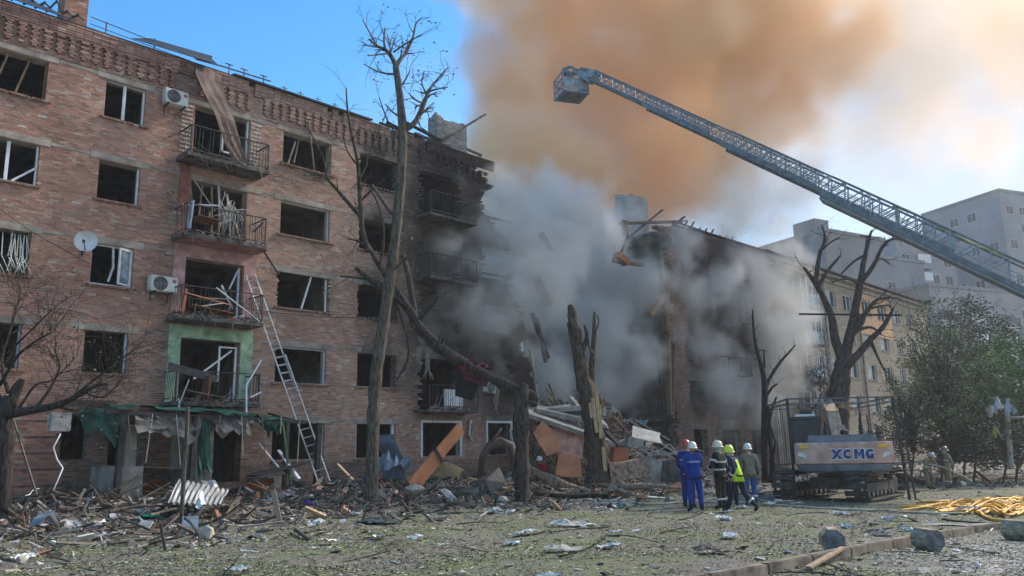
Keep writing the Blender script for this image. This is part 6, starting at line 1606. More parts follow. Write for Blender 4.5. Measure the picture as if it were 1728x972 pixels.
def heap_pt():
    while True:
        s=rg.uniform(27.6,40.8); d=rg.uniform(-1.0,4.2)
        ds=(s-31.5)/(4.2 if s<31.5 else 9.5); dd=(d+1.5)/5.2
        if ds*ds+dd*dd<.98:
            p=fw(s,0,d); p.z=gz(p.x,p.y); return p
LIBD={}
def tone(c):
    v=sum(c)/3; 
    if c[0]>c[2]*1.5: return 'reddish' if v<.9 else 'tan'
    return 'dark' if v<.26 or .3<v<.36 else 'grey' if v<.42 or .45<v<.75 else 'pale'
def zone(p):
    s=p@WT; d=p@WN+WD; u,v=cam_px(p)
    if u>1480: return 'near the distant firefighters'
    if d<5.5 and 27<s<41:
        a='on the left flank' if s<30 else 'near the crest' if s<33 else 'on the middle' if s<36 else 'on the right flank'
        b=', high up' if p.z>1.7 else ', low down' if p.z<.8 else ', halfway up'
        return a+' of the rubble heap'+b
    zs=[(120,'below the gnarled tree at the left edge'),(240,'before the left half of the torn awning'),(330,'by the thin sapling pole'),(440,'before the right half of the torn awning'),(540,'left of the ladder feet'),(620,'between the ladder and the tall bare tree'),(700,'just right of the tall bare tree'),(790,'around the orange brown board'),(870,'left of the upright stump'),(960,'just right of the upright stump'),(1060,'around the split tree'),(1140,'left of the man in blue'),(1280,'around the helmeted people'),(1350,'left of the excavator tracks'),(1800,'beside the excavator')]
    z=next(t_ for x,t_ in zs if u<x)
    return z+(', close to the camera' if p.y<15 else ', on the lawn' if d>8 else ', against the wall' if d<2.5 else ', in the litter')
def fromlib(name,mt,builders,label,cat,group,count,placer,cols=None):
    lib=[]; noun=label.split('|')[0]
    for b in builders:
        m=MB(); b(m); me=m.build(name,mt); c=m.c[0]; dx=max(v[0] for v in m.v)-min(v[0] for v in m.v); LIBD[me.data.name]=(tone(c) if c!=(1,1,1) else '',dx); lib.append(me)
    for i in range(count):
        if i<len(lib): src=o=lib[i]
        else: src=lib[rg.randrange(len(lib))]; o=src.copy(); COL.objects.link(o)
        placer(o); L_=LIBD[src.data.name][1]; tn=LIBD[src.data.name][0]
        size='long' if L_>1.5 else 'short' if .45<L_<1.0 else 'small' if L_<.22 else ''
        L__=' '.join((size,tn,noun,zone(o.location)))
        if len(L__.split())>15: noun_=noun.replace('broken ','').replace('orange brown ','')
        else: noun_=noun
        tag(o,' '.join((' '.join((size,tn,noun_,zone(o.location)))).replace('orange brown cupboard','orange cupboard').split()),cat,group)
PC=[(.95,.85,.75),(.6,.5,.42),(1.35,1.2,1.05),(.35,.3,.27),(.8,.55,.42),(1.5,1.45,1.35)]
def plankb(L_,w_,t_,c): return lambda m:m.box((0,0,0),(L_,w_,t_),None,0,c)
def pl_heap(o):
    p=heap_pt(); o.location=p+Vector((0,0,rg.uniform(.02,.28)))
    a=WROT+rg.gauss(0,.5); o.rotation_euler=(rg.uniform(-.4,.4),rg.gauss(.42,.22),a)
fromlib('timber_plank',M_wood,[plankb(rg.uniform(.9,3.4),rg.uniform(.06,.16),rg.uniform(.03,.07),rg.choice(PC)) for i in range(24)],'broken timber plank','plank','timber planks on the rubble heap',290,pl_heap)
def chunkb(s,c): return lambda m:m.chunk((0,0,0),(s*rg.uniform(.8,1.3),s*rg.uniform(.7,1.1),s*rg.uniform(.5,.9)),rg,0,c)
def ch_heap(o):
    p=heap_pt(); o.location=p+Vector((0,0,rg.uniform(0,.15))); o.rotation_euler=(rg.uniform(0,6),rg.uniform(0,6),rg.uniform(0,6))
CC=[(.32,.30,.27),(.42,.40,.36),(.22,.20,.18),(.38,.20,.14),(.30,.16,.12),(.5,.45,.38)]
fromlib('masonry_lump',M_dust,[chunkb(rg.uniform(.25,.6),rg.choice(CC)) for i in range(14)],'broken masonry lump','masonry','masonry lumps on the rubble heap',230,ch_heap)
def panelb(c): return lambda m:m.prism([(-.6,-.3),(.2,-.38),(.6,-.2),(.45,.35),(-.1,.3),(-.55,.4)],-.02,.02,0,c)
def pn_heap(o):
    p=heap_pt(); o.location=p+Vector((0,0,rg.uniform(.05,.25))); o.rotation_euler=(R(90)+rg.gauss(0,.5),rg.gauss(0,.4),rg.uniform(0,6)); s=rg.uniform(.5,1.4); o.scale=(s,s,s)
fromlib('panel_fragment',M_dust,[panelb(c) for c in((.6,.57,.52),(.42,.40,.38),(.55,.48,.38),(.35,.36,.38),(.50,.26,.17))],'torn panel fragment','panel','panel fragments on the rubble heap',46,pn_heap)
# heap fines
def fines(name,n,ptf,cols,smin,smax,seed,flat=1.0,zoff=.0,label=None,twigr=.25):
    q=random.Random(seed); m=MB()
    for i in range(n):
        p=ptf(q); s=q.uniform(smin,smax)*q.choice([.6,1,1,1.6]); c=q.choice(cols); j=q.uniform(.7,1.3); c=tuple(x*j for x in c)
        M=Matrix.Rotation(q.uniform(0,6.3),3,'Z')@Matrix.Rotation(q.gauss(0,.35*flat),3,'X')@Matrix.Rotation(q.gauss(0,.3*flat),3,'Y')
        r=q.random()
        if r<twigr: m.box(p+Vector((0,0,s*.12+zoff)),(s*q.uniform(2,5),s*.22,s*.16),M,0,c)
        elif r<twigr+.35: m.box(p+Vector((0,0,s*.2+zoff)),(s*q.uniform(.7,1.8),s*q.uniform(.5,1.2),s*.12),M,0,c)
        else:
            h=s*.5; vs=[M@Vector((x*s*q.uniform(.35,.6),y*s*q.uniform(.35,.6),0)) for x,y in((-1,-1),(1,-1),(1,1),(-1,1))]+[M@Vector((q.uniform(-.2,.2)*s,q.uniform(-.2,.2)*s,h))]
            m.add([p+v+Vector((0,0,zoff-.01)) for v in vs],[(0,1,4),(1,2,4),(2,3,4),(3,0,4)],0,c)
    o=m.build(name,M_dust); o['kind']='stuff'; o['label']=label; return o
DC=[(.30,.27,.24),(.20,.18,.16),(.40,.37,.33),(.12,.11,.10),(.33,.18,.13),(.16,.13,.10),(.55,.53,.50),(.25,.22,.17)]
def hp(q):
    while True:
        s=q.uniform(27,41); d=q.uniform(-1.5,4.6); ds=(s-31.5)/(4.2 if s<31.5 else 9.5); dd=(d+1.5)/5.5
        if ds*ds+dd*dd<1: p=fw(s,0,d); p.z=gz(p.x,p.y); return p
fines('heap_fines',14000,hp,DC,.06,.22,5,2.0,0,'small mixed rubble covering the heap of the collapsed bay')
def bank(q):
    s=q.uniform(1,56) if q.random()<.5 else q.uniform(3,28); d=abs(q.gauss(0,1))*4.2+.2; p=fw(s,0,min(d,12)); p.z=gz(p.x,p.y); return p
fines('bank_litter',15000,bank,DC+[(.1,.09,.07)]*4+[(.6,.6,.58)],.04,.17,6,1.4,0,'mixed small wreckage banked against the foot of the facade',.4)
def mid(q):
    while True:
        Y=q.uniform(8.5,34); X=Y*q.uniform(-.72,.72); p=Vector((X,Y,0)); d=p@WN+WD
        if d<1: continue
        k=1-sstep(7,16,d)
        if q.random()<.22+.78*k: p.z=gz(X,Y); return p
fines('bank_twigs',5000,bank,[(.07,.06,.05),(.11,.09,.075),(.16,.13,.11),(.3,.27,.23)],.07,.20,16,1.6,.03,'dark twigs and slivers tangled along the foot of the facade',1.0)
fines('ground_litter',9000,mid,[(.50,.50,.48),(.62,.62,.60),(.30,.28,.25),(.18,.15,.12),(.35,.30,.24),(.12,.10,.08),(.16,.15,.08),(.22,.2,.13)],.02,.075,7,.8,0,'small pale scraps strewn over the grass',.35)
# twigs, leaves and grass blades on the lawn
def lawn():
    q=np.random.RandomState(3); n=95000
    Y=7.5+26*q.rand(n)**1.5; X=Y*(q.rand(n)*1.5-.75); keep=[]
    V=[];F=[];Cc=[]
    for i in range(n):
        x,y=float(X[i]),float(Y[i]); d=Vector((x,y,0))@WN+WD
        gn=noise.noise(Vector((x*.55,y*.55,0)))
        if d<6+2*gn or (gn<-.12 and q.rand()<.75): continue
        z=gz(x,y); a=q.rand()*6.28; h=.015+.03*q.rand(); w_=.006+.008*q.rand(); lx,ly=(q.rand()-.5)*.05,(q.rand()-.5)*.05
        if q.rand()<.72:   # flat fallen leaf
            s=.02+.03*q.rand(); c_,s_=math.cos(a)*s,math.sin(a)*s; b=len(V)
            V+=[(x-c_,y-s_,z+.012),(x+s_*.5,y-c_*.5,z+.02*q.rand()+.01),(x+c_,y+s_,z+.014),(x-s_*.5,y+c_*.5,z+.02)]; F.append((b,b+1,b+2,b+3))
            Cc.append([(.34,.34,.22),(.20,.22,.12),(.44,.42,.31),(.07,.06,.04),(.28,.31,.17)][q.randint(5)])
        else:
            b=len(V); V+=[(x-math.cos(a)*w_,y-math.sin(a)*w_,z-.005),(x+math.cos(a)*w_,y+math.sin(a)*w_,z-.005),(x+lx,y+ly,z+h)]; F.append((b,b+1,b+2))
            Cc.append([(.10,.14,.045),(.13,.16,.06),(.17,.17,.08),(.08,.11,.04)][q.randint(4)])
    m=MB(); m.v=V; m.f=F; m.m=[0]*len(F); m.c=Cc; o=m.build('grass_and_leaves',M_leaf); o['kind']='stuff'; o['label']='short grass blades and fallen leaves over the lawn'
lawn()
# countable planks, branches, lumps and scraps lying along the bank and over the lawn
def placer(region,tilt=.15,lift=.03,along=None):
    def f(o):
        p=region(rg); o.location=p+Vector((0,0,lift+rg.random()*.05)); o.rotation_euler=(rg.gauss(0,tilt),rg.gauss(0,tilt),rg.uniform(0,6.3) if along is None else along+rg.gauss(0,.5))
    return f
fromlib('timber_plank',M_wood,[plankb(rg.uniform(.6,2.2),rg.uniform(.06,.16),rg.uniform(.025,.06),rg.choice(PC)) for i in range(12)],'broken timber plank','plank','planks along the foot of the facade',70,placer(bank,.3,.15))
def branchb(L_,r): 
    def f(m):
        q=Vector((-L_/2,0,0)); pts=[q]; d=Vector((1,0,0))
        for i in range(6): d=(d+Vector((0,rg.gauss(0,.2),rg.gauss(0,.08)))).normalized(); q=q+d*L_/6; pts.append(q)
        m.tube(pts,[r*(1-.6*i/6) for i in range(7)],6)
        for i in(2,3,4,5): twigs(m,pts[i],Vector((.6,rg.choice([-1,1]),rg.uniform(0,.6))),L_*.25,r*.4,rg,1,nkids=2)
    return f
fromlib('fallen_branch',M_bark,[branchb(rg.uniform(.8,2.4),rg.uniform(.015,.045)) for i in range(10)],'bare broken branch','branch','fallen branches along the facade',60,placer(bank,.25,.2))
def lawnp(q):
    while True:
        Y=q.uniform(9,26); X=Y*q.uniform(-.68,.66); d=Vector((X,Y,0))@WN+WD
        if d>6: return Vector((X,Y,gz(X,Y)))
fromlib('fallen_branch',M_bark,[branchb(rg.uniform(.5,1.6),rg.uniform(.008,.02)) for i in range(8)],'thin broken branch','branch','thin branches on the lawn',46,placer(lawnp,.05,.02))
fromlib('rubble_lump',M_dust,[chunkb(rg.uniform(.12,.4),rg.choice(CC)) for i in range(12)],'broken rubble lump','rubble lump','rubble lumps along the facade',120,placer(bank,1,.05))
fromlib('brick',M_brick,[(lambda m,c=c:m.box((0,0,0),(.25,.12,.065),None,0,c)) for c in((.40,.22,.16),(.33,.18,.13),(.45,.30,.23),(.28,.15,.12))],'loose fallen brick','brick','loose bricks along the facade',130,placer(bank,.5,.08))
def scrap(c): 
    def f(m):
        g=[[Vector(((i/5-.5)*.34*(1+.3*noise.noise(Vector((j,i,c[0]*9)))),(j/5-.5)*.24,.05*abs(noise.noise(Vector((i*1.3,j*1.1,c[1]*7))))+.03*((i+j)%2))) for j in range(6)] for i in range(6)]; m.sheet(g,.006,0,c)
    return f
fromlib('white_scrap',M_cloth,[scrap(c) for c in((.62,.63,.62),(.55,.56,.55),(.66,.64,.58),(.48,.50,.52))],'crumpled whitish scrap','scrap','whitish scraps on the ground',60,placer(lambda q:(bank(q) if q.random()<.55 else lawnp(q)),.1,.02))
fromlib('metal_sheet',M_zinc,[(lambda m,k=k:m.sheet([[Vector(((i/5-.5)*.9,(j/4-.5)*.5,.06*math.sin(i*1.1+k)+.03*math.sin(j*2+k))) for j in range(5)] for i in range(6)],.006)) for k in range(4)],'bent metal sheet','sheet','bent metal sheets along the facade',26,placer(bank,.35,.2))
fromlib('cupboard_board',M_brd,[plankb(rg.uniform(.7,1.6),rg.uniform(.3,.5),.02,rg.choice([(1,1,1),(.7,.6,.6),(1.4,1.3,1.2)])) for i in range(5)],'orange brown cupboard board','board','brown boards along the facade',18,placer(bank,.4,.2))
# bigger planks in front of the awning
for i,(a,b,Ya,Yb,w_,mt,c,lab) in enumerate(((((135,785),(310,790),25.5,26,.5,M_wood,(1.1,.9,.7),'broad sagging tan board lying before the awning')),(((195,800),(230,765),25.5,26,.12,M_wood,(1.4,1.3,1.1),'short pale board standing aslant before the awning')),(((255,868),(298,857),20,20.4,.10,M_split,(1,1,1),'freshly split orange stick beside the green cloth')),
   (((470,760),(505,808),27.5,27,.12,M_pvc,(.9,.9,1),'white plastic bar leaning left of the ladder')),(((437,748),(480,800),27.5,27,.07,M_pvc,(.9,.9,1),'thin white plastic bar left of the ladder feet')),(((570,783),(596,810),27,26.6,.10,M_split,(1,1,1),'short yellow stake right of the ladder feet')),
   (((505,828),(613,797),26,26.4,.10,M_bark,(1,1,1),'dark branch lying between the ladder feet and the tall bare tree')),(((395,868),(480,850),21,22,.06,M_wood,(1,1,1),'thin lath on the littered ground below the awning')),(((0,840),(60,835),22,23,.12,M_wood,(.6,.6,.6),'dark plank at the far left edge')))):
    beam_px('wooden_board' if mt in(M_wood,M_split,M_bark) else 'plastic_bar',lab,'board',a,Ya,b,Yb,w_,w_*.35 if w_<.4 else .04,mt,c)
beam_px('iron_rod','thin dark rod leaning against the wall at far left','rod',(22,705),21.5,(62,835),21,.04,.04,M_iron)
m=MB(); m.tube([at(102,732,21),at(90,755,21),at(96,775,21),at(106,790,21),at(90,828,20.6)],.018,7); put(m,'bent_conduit',M_pvc,'white bent conduit pipe by the wall at left','pipe',at(102,732,21),smooth=True)
m=MB(); p=at(100,712,22); m.box(p,(.5,.3,.5),Matrix.Rotation(WROT,3,'Z'),0,(.35,.35,.35)); m.box(p+Vector((-.15,-.17,0)),(.12,.04,.4),Matrix.Rotation(WROT,3,'Z'),0,(.6,.62,.65)); put(m,'meter_box',M_dust,'grey box with a pale strip on the wall left of the awning','box',p)
# lumps on the lawn
crumple('white_cloth','largest white crumpled cloth lying on the lawn at centre','cloth',G(957,890),.75,.35,.16,(.50,.50,.45),41); 
bentsheet('white_sheet','flat white strip lying right of the largest crumpled cloth','strip',G(993,888,.03),.45,.16,R(5),0,M_pvc,0,42,.05)
crumple('white_cloth','pale torn cloth with a dark core on the near lawn','cloth',G(950,932),.55,.28,.12,(.45,.43,.38),43)
beam_px('wooden_board','dark lath running left from the torn cloth on the near lawn','board',(855,933),14.6,(925,935),14.4,.05,.03,M_char)
crumple('white_bag','small bright white bag left of centre on the lawn','bag',G(532,887),.36,.22,.13,(.7,.7,.7),44)
crumple('white_bag','white bag on the lawn below the upright stump','bag',G(700,910),.3,.15,.07,(.68,.68,.66),45); crumple('white_bag','white bag right of the upright stump','bag',G(833,866),.38,.22,.16,(.68,.68,.66),46)
crumple('dark_tarp','dark blue grey tarp lump on the lawn below the tall bare tree','cloth',G(638,884),1.0,.4,.14,(.07,.09,.10),47)
crumple('dead_branch_heap','grey twig bundle lying on the near lawn before the men','branches',G(1200,935),.5,.3,.12,(.16,.14,.12),48)
log('fallen_branch','grey dead bough lying on the near lawn before the men',[(1165,942,14.2,.03),(1200,940,14.2,.045),(1250,940,14,.035),(1300,946,13.7,.02)],M_bark)
# ------------------------------------------------------------------ kerb, timber blocks, hoses on the right
def gp(u,v): return gpix(u,v)
def kerb():
    pts=[gp(1075,1010),gp(1290,970),gp(1430,940),gp(1560,912),gp(1640,900),gp(1760,885)]
    Q=[]
    for i in range(len(pts)-1):
        for j in range(6): Q.append(pts[i].lerp(pts[i+1],j/6))
    Q.append(pts[-1])
    M=mat('worn_kerb_stone',(.21,.175,.145),.92,.3,3,.5)
    o=thing('stone_kerb','low worn kerb running from the bottom edge to the right','kerb',Q[0])
    i=0; n=0
    while i+3<len(Q):
        a,b=Q[i],Q[i+3]; d=(b-a).normalized(); m=MB()
        a2=a+d*.012; b2=b-d*.012; off=Vector((0,0,random.uniform(-.012,.012)))
        m.bar(a2+off+Vector((0,0,.035)),b2+off+Vector((0,0,.035)),.14,.20,0,up=Vector((0,0,1))); q=wl(m,o).build('kerb_stone',M,o)
        bm=bmesh.new(); bm.from_mesh(q.data); bmesh.ops.bevel(bm,geom=bm.edges[:],offset=.015,segments=2,affect='EDGES'); bm.to_mesh(q.data); bm.free()
        i+=3
kerb()
def block(u,v,r,L_,label,yaw,cut=8):
    c=gp(u,v); c=Vector((c.x,c.y,gz(c.x,c.y)+r*.94)); M=Matrix.Rotation(yaw,3,'Z')@Matrix.Rotation(R(90),3,'X')
    o=thing('timber_block',label,'timber block',(c.x,c.y,c.z-r))
    m=MB(); prof=[(r*.96,0),(r,.03),(r,L_-.03),(r*.96,L_)]; c0=c+Matrix.Rotation(yaw,3,'Z')@Vector((0,L_/2,0))
    m.lathe(prof,c0,cut,M@Matrix.Rotation(R(22.5),3,'Z')); wl(m,o).build('body',mat('weathered_sunlit_side',(.42,.34,.23),.9,.3,4,.6,stretch=(2,2,9)),o)  # yellow of the sunlit sides is put into the colour
    m=MB(); f=c+Matrix.Rotation(yaw,3,'Z')@Vector((0,-L_/2-.004,0)); m.lathe([(r*.93,0),(r*.93,.006)],f,cut,M@Matrix.Rotation(R(22.5),3,'Z')); wl(m,o).build('end_grain',mat('shaded_end_grain',(.15,.15,.155),.95,.3,6,.6),o)  # end face coloured darker, as the side turned from the sun
    return o
block(1406,932,.195,.42,'eight sided timber block lying on the grass left of the kerb',R(-14))
block(1567,931,.195,.40,'eight sided timber block resting on the kerb',R(8))
block(1722,912,.19,.5,'dark timber block cut by the right edge of the view',R(30))
def hose(name,label,pts,r,mt,group=None,cat='hose',sm=6):
    P=[Vector(p) for p in pts]; Q=[]
    for i in range(len(P)-1):
        p0=P[max(i-1,0)];p1=P[i];p2=P[i+1];p3=P[min(i+2,len(P)-1)]
        for j in range(sm): t=j/sm; Q.append(.5*((2*p1)+(p2-p0)*t+(2*p0-5*p1+4*p2-p3)*t*t+(-p0+3*p1-3*p2+p3)*t**3))
    Q.append(P[-1])
    for q in Q: q.z=max(q.z,gz(q.x,q.y)+r*.9)
    m=MB(); m.tube(Q,r,8); return put(m,name,mt,label,cat,Q[0],group,True)
Mho=mat('canvas_hose',(.42,.38,.30),.85,.15,6,.2); Myel=mat('yellow_hose',(.80,.42,.05),.6,.2,4,.15)
hose('fire_hose','pale fire hose running left to right behind the feet of the men',[gp(u,v) for u,v in((985,845),(1050,848),(1110,852),(1180,848),(1250,850),(1330,856),(1420,862),(1500,866),(1600,869),(1640,868))],.035,Mho)
hose('fire_hose','thin pale hose lying just beyond the longer one beside the men',[gp(u,v) for u,v in((1040,838),(1100,842),(1150,846),(1230,842),(1300,848),(1340,846))],.025,Mho)
rg=random.Random(9)
loops=[]
for i in range(22):
    u0=1520+rg.uniform(-5,70); v0=848+rg.uniform(0,20)
    pts=[]; n=7; u=u0
    for k in range(n):
        t_=k/(n-1); pts.append(gp(u0+t_*(1745-u0),v0+ (rg.uniform(-3.5,3.5) if 0<k<n-1 else 0)+ (852+rg.uniform(-10,24)-v0)*t_)+Vector((0,0,.02+rg.random()*.05+.08*math.sin(t_*3.1)*rg.random())))
    hose('yellow_hose','yellow hose strand in the tangled pile on the right',pts,.028,Myel,'yellow hose strands piled on the right')
hose('yellow_hose','thickest yellow hose curving round the near side of the pile',[gp(u,v)+Vector((0,0,.03)) for u,v in((1652,862),(1662,874),(1690,882),(1730,884),(1780,884))],.04,Myel)
for i in range(7):
    a=rg.uniform(1610,1730); b=rg.uniform(850,866)
    hose('yellow_hose','yellow hose loop folded over the top of the pile',[gp(a-25,b+6)+Vector((0,0,.06)),gp(a,b)+Vector((0,0,.16+.08*rg.random())),gp(a+25,b+2)+Vector((0,0,.15)),gp(a+45,b+9)+Vector((0,0,.05))],.024,Myel,'yellow hose loops on top of the pile')
crumple('rolled_hose','pinkish white bunched hose at the left of the yellow pile','hose',gp(1635,866)+Vector((0,0,.04)),.65,.22,.16,(.55,.45,.43),61)
hose('black_hose','thin black hose lying beyond the yellow pile',[gp(u,v) for u,v in((1550,849),(1620,850),(1700,848),(1750,849))],.028,M_black)
hose('black_hose','curved black hose at the right edge of the grass',[gp(u,v) for u,v in((1685,838),(1700,842),(1740,846),(1790,846))],.03,M_black)
hose('black_hose','black hose between the yellow pile and the kerb',[gp(u,v) for u,v in((1590,878),(1660,884),(1730,885))],.022,M_black)
bentsheet('crumpled_foil','silvery crumpled strip lying before the excavator and hoses','strip',gp(1530,880)+Vector((0,0,.04)),1.1,.22,R(4),0,M_zinc,0,62,.25)
bentsheet('grey_board','flat grey dusty board lying right of the silvery strip','board',gp(1620,888)+Vector((0,0,.02)),1.5,.42,R(3),0,M_conc,0,63,.05)
crumple('grey_scrap_heap','grey scrap heap on the grass between the two near timber blocks','scrap',gp(1490,905),.42,.25,.12,(.25,.24,.23),64)
m=MB(); p=gp(1365,965); m.bar(p+Vector((0,0,.05)),gp(1425,942)+Vector((0,0,.15)),.09,.03,0,(1.1,1,.9)); put(m,'wooden_board',M_wood,'short pale lath leaning on the kerb','board',p)
# nozzle spray and hose held by the far firefighters
p=at(1592,790,36); hose('fire_hose','pale hose held by the two distant firefighters',[at(1560,783,36.4),at(1580,785,36.2),at(1600,792,35.8),at(1622,802,35.4),at(1640,812,35.2)],.03,Mho,sm=4)
log('fallen_log','dark broken bough in the wreckage by the distant firefighters',[(1500,800,37,.1),(1530,806,36.6,.14),(1560,815,36.2,.1)],M_barkd)
rg=random.Random(55)
def farw(q):
    u=q.uniform(1490,1735); v=q.gauss(806,9); p=gpix(u,max(792,v)); return p
fines('far_litter',900,farw,DC+[(.5,.5,.48)],.06,.22,9,1.4,0,'wreckage strewn around the distant firefighters',.4)
fromlib('masonry_lump',M_dust,[chunkb(rg.uniform(.2,.5),rg.choice(CC)) for i in range(8)],'broken rubble lump','rubble lump','rubble lumps near the distant firefighters',30,placer(farw,1,.05))
fromlib('timber_plank',M_wood,[plankb(rg.uniform(.8,2.2),.12,.05,rg.choice(PC)) for i in range(6)],'broken plank','plank','planks near the distant firefighters',22,placer(farw,.3,.15))
crumple('white_sheet','pale sheet caught in the bushes by the leaning post','cloth',at(1690,705,39),1.1,.7,1.1,(.5,.5,.52),66); crumple('yellow_rag','yellowish rag hanging in the bushes by the leaning post','rag',at(1684,745,38.5),.35,.3,.9,(.42,.38,.12),67)
# ------------------------------------------------------------------ overhead cables on the facade
def wire(label,pts,r=.012): 
    P=[Vector(p) for p in pts]; m=MB(); m.tube(P,r,5); put(m,'cable',M_black,label,'cable',P[0])
a=fw(5.0,9.3,.3); b=fw(8.3,7.6,.3); wire('thin cable slanting across the wall to the satellite dish',[a,a.lerp(b,.5)-Vector((0,0,.15)),b])
a=fw(10.9,6.9,.6); b=fw(20.5,7.2,.5); wire('thin cable sagging along the third floor past the ladder',[a.lerp(b,i/8)-Vector((0,0,.35*math.sin(math.pi*i/8))) for i in range(9)])
m=MB(); m.bar(FP(446,420,.9),FP(472,465,.1),.06); put(m,'iron_strut',M_iron,'dark iron strut slanting from the balcony corner to the wall','strut',FP(446,420,.9)) if False else None
for (a,b,lab) in(((283,322),(306,350),'pale bent lath sticking out left of the fourth floor balcony'),):
    s,z=fac(*a,.3); s2,z2=fac(*b,.3); m=MB(); m.bar(fw(s,z,.3),fw(s2,z2,.3),.04,.03); put(m,'bent_lath',M_wood,lab,'lath',fw(s,z,.3))
s,z=fac(446,425,.8); s2,z2=fac(470,462,.1); m=MB(); m.bar(fw(s,z,.8),fw(s2,z2,.1),.06,.05); put(m,'iron_strut',M_iron,'dark iron strut slanting from the balcony corner to the wall','strut',fw(s,z,.8))
s,z=fac(430,390,.1); s2,z2=fac(445,375,.5); m=MB(); m.bar(fw(s,z,.02),fw(s2,z2,.5),.05,.04); put(m,'iron_strut',M_iron,'short iron bracket poking from the wall right of the fourth floor balcony','strut',fw(s,z,.02))
# ------------------------------------------------------------------ smoke: real volumes of uneven density
def smoke(name,label,puffs,vox,col,dens,aniso=.25,nscale=.25,amp=1.5,warp=2.5,sharp=2.0,detail=5,col2=None,cscale=.12,seed=0.0,pad=1.35):
    """puffs: (centre Vector, rx, ry, rz, weight); density is 1-distance to the nearest puff, broken up by noise"""
    lo=[min(p[0][i]-p[1+i]*pad for p in puffs) for i in range(3)]; hi=[max(p[0][i]+p[1+i]*pad for p in puffs) for i in range(3)]
    lo[2]=max(lo[2],.3)
    vd=bpy.data.volumes.new(name); ob=bpy.data.objects.new(name,vd); COL.objects.link(ob)
    ng=bpy.data.node_groups.new(name,'GeometryNodeTree')
    ng.interface.new_socket('Geometry',in_out='INPUT',socket_type='NodeSocketGeometry'); ng.interface.new_socket('Geometry',in_out='OUTPUT',socket_type='NodeSocketGeometry')
    N=ng.nodes.new; Lk=ng.links.new
    go=N('NodeGroupOutput'); N('NodeGroupInput'); vc=N('GeometryNodeVolumeCube')
    vc.inputs['Min'].default_value=lo; vc.inputs['Max'].default_value=hi
    for a,i in zip('XYZ',range(3)): vc.inputs['Resolution '+a].default_value=max(4,int((hi[i]-lo[i])/vox))
    pos=N('GeometryNodeInputPosition')
    def M(op,a,b=None,c=None,clamp=False):
        n=N('ShaderNodeMath'); n.operation=op; n.use_clamp=clamp
        for i,x in enumerate((a,b,c)):
            if x is None: continue
            if isinstance(x,(int,float)): n.inputs[i].default_value=x
            else: Lk(x,n.inputs[i])
        return n.outputs[0]
    def V(op,a,b=None,s=None):
        n=N('ShaderNodeVectorMath'); n.operation=op
        for i,x in enumerate((a,b)):
            if x is None: continue
            if isinstance(x,(tuple,Vector)): n.inputs[i].default_value=tuple(x)
            else: Lk(x,n.inputs[i])
        if s is not None: n.inputs['Scale'].default_value=s
        return n.outputs['Value'] if op=='LENGTH' else n.outputs[0]
    sp_=V('ADD',pos.outputs[0],(seed,seed*1.7,seed*.6))
    n1=N('ShaderNodeTexNoise'); n1.inputs['Scale'].default_value=nscale*.6; n1.inputs['Detail'].default_value=2; Lk(sp_,n1.inputs['Vector'])
    wp=V('ADD',pos.outputs[0],V('SCALE',V('SUBTRACT',n1.outputs['Color'],(.5,.5,.5)),s=warp))
    n3=N('ShaderNodeTexNoise'); n3.inputs['Scale'].default_value=nscale*2.6; n3.inputs['Detail'].default_value=3; Lk(sp_,n3.inputs['Vector'])
    wp=V('ADD',wp,V('SCALE',V('SUBTRACT',n3.outputs['Color'],(.5,.5,.5)),s=warp*.45))
    best=None
    for (c,rx,ry,rz,wt) in puffs:
        d=V('LENGTH',V('MULTIPLY',V('SUBTRACT',wp,tuple(c)),(1/rx,1/ry,1/rz)))
        e=M('MULTIPLY',M('SUBTRACT',1.0,d),wt)
        best=e if best is None else M('MAXIMUM',best,e)
    n2=N('ShaderNodeTexNoise'); n2.inputs['Scale'].default_value=nscale; n2.inputs['Detail'].default_value=detail; n2.inputs['Roughness'].default_value=.6; Lk(sp_,n2.inputs['Vector'])
    f=M('ADD',best,M('MULTIPLY_ADD',n2.outputs[0],amp,-amp*.52))
    f=M('MULTIPLY',f,sharp,clamp=True)
    Lk(f,vc.inputs['Density'])
    mt=bpy.data.materials.new(name); mt.use_nodes=True; t=mt.node_tree; t.nodes.clear(); out=t.nodes.new('ShaderNodeOutputMaterial'); pv=t.nodes.new('ShaderNodeVolumePrincipled')
    pv.inputs['Color'].default_value=(*col,1); pv.inputs['Density'].default_value=dens; pv.inputs['Anisotropy'].default_value=aniso
    if col2:   # colour drifts between two tones, with the sunlight through the smoke put in
        tc=t.nodes.new('ShaderNodeTexCoord'); nn=t.nodes.new('ShaderNodeTexNoise'); nn.inputs['Scale'].default_value=cscale; nn.inputs['Detail'].default_value=3; t.links.new(tc.outputs['Object'],nn.inputs['Vector'])
        r=t.nodes.new('ShaderNodeValToRGB'); r.color_ramp.elements[0].position=.40; r.color_ramp.elements[1].position=.60; r.color_ramp.elements[0].color=(*col,1); r.color_ramp.elements[1].color=(*col2,1)
        t.links.new(nn.outputs['Fac'],r.inputs[0]); t.links.new(r.outputs[0],pv.inputs['Color'])
    t.links.new(pv.outputs[0],out.inputs['Volume'])
    sm=N('GeometryNodeSetMaterial'); sm.inputs['Material'].default_value=mt; Lk(vc.outputs[0],sm.inputs[0]); Lk(sm.outputs[0],go.inputs[0])
    md=ob.modifiers.new('smoke','NODES'); md.node_group=ng
    vd.materials.append(mt)
    ob['kind']='stuff'; ob['label']=label
    return ob
def pf(u,v,Y,r,ry=None,rz=None,w=1.0,asp=1.0): return (at(u,v,Y),r,ry or r,rz or r*asp,w)
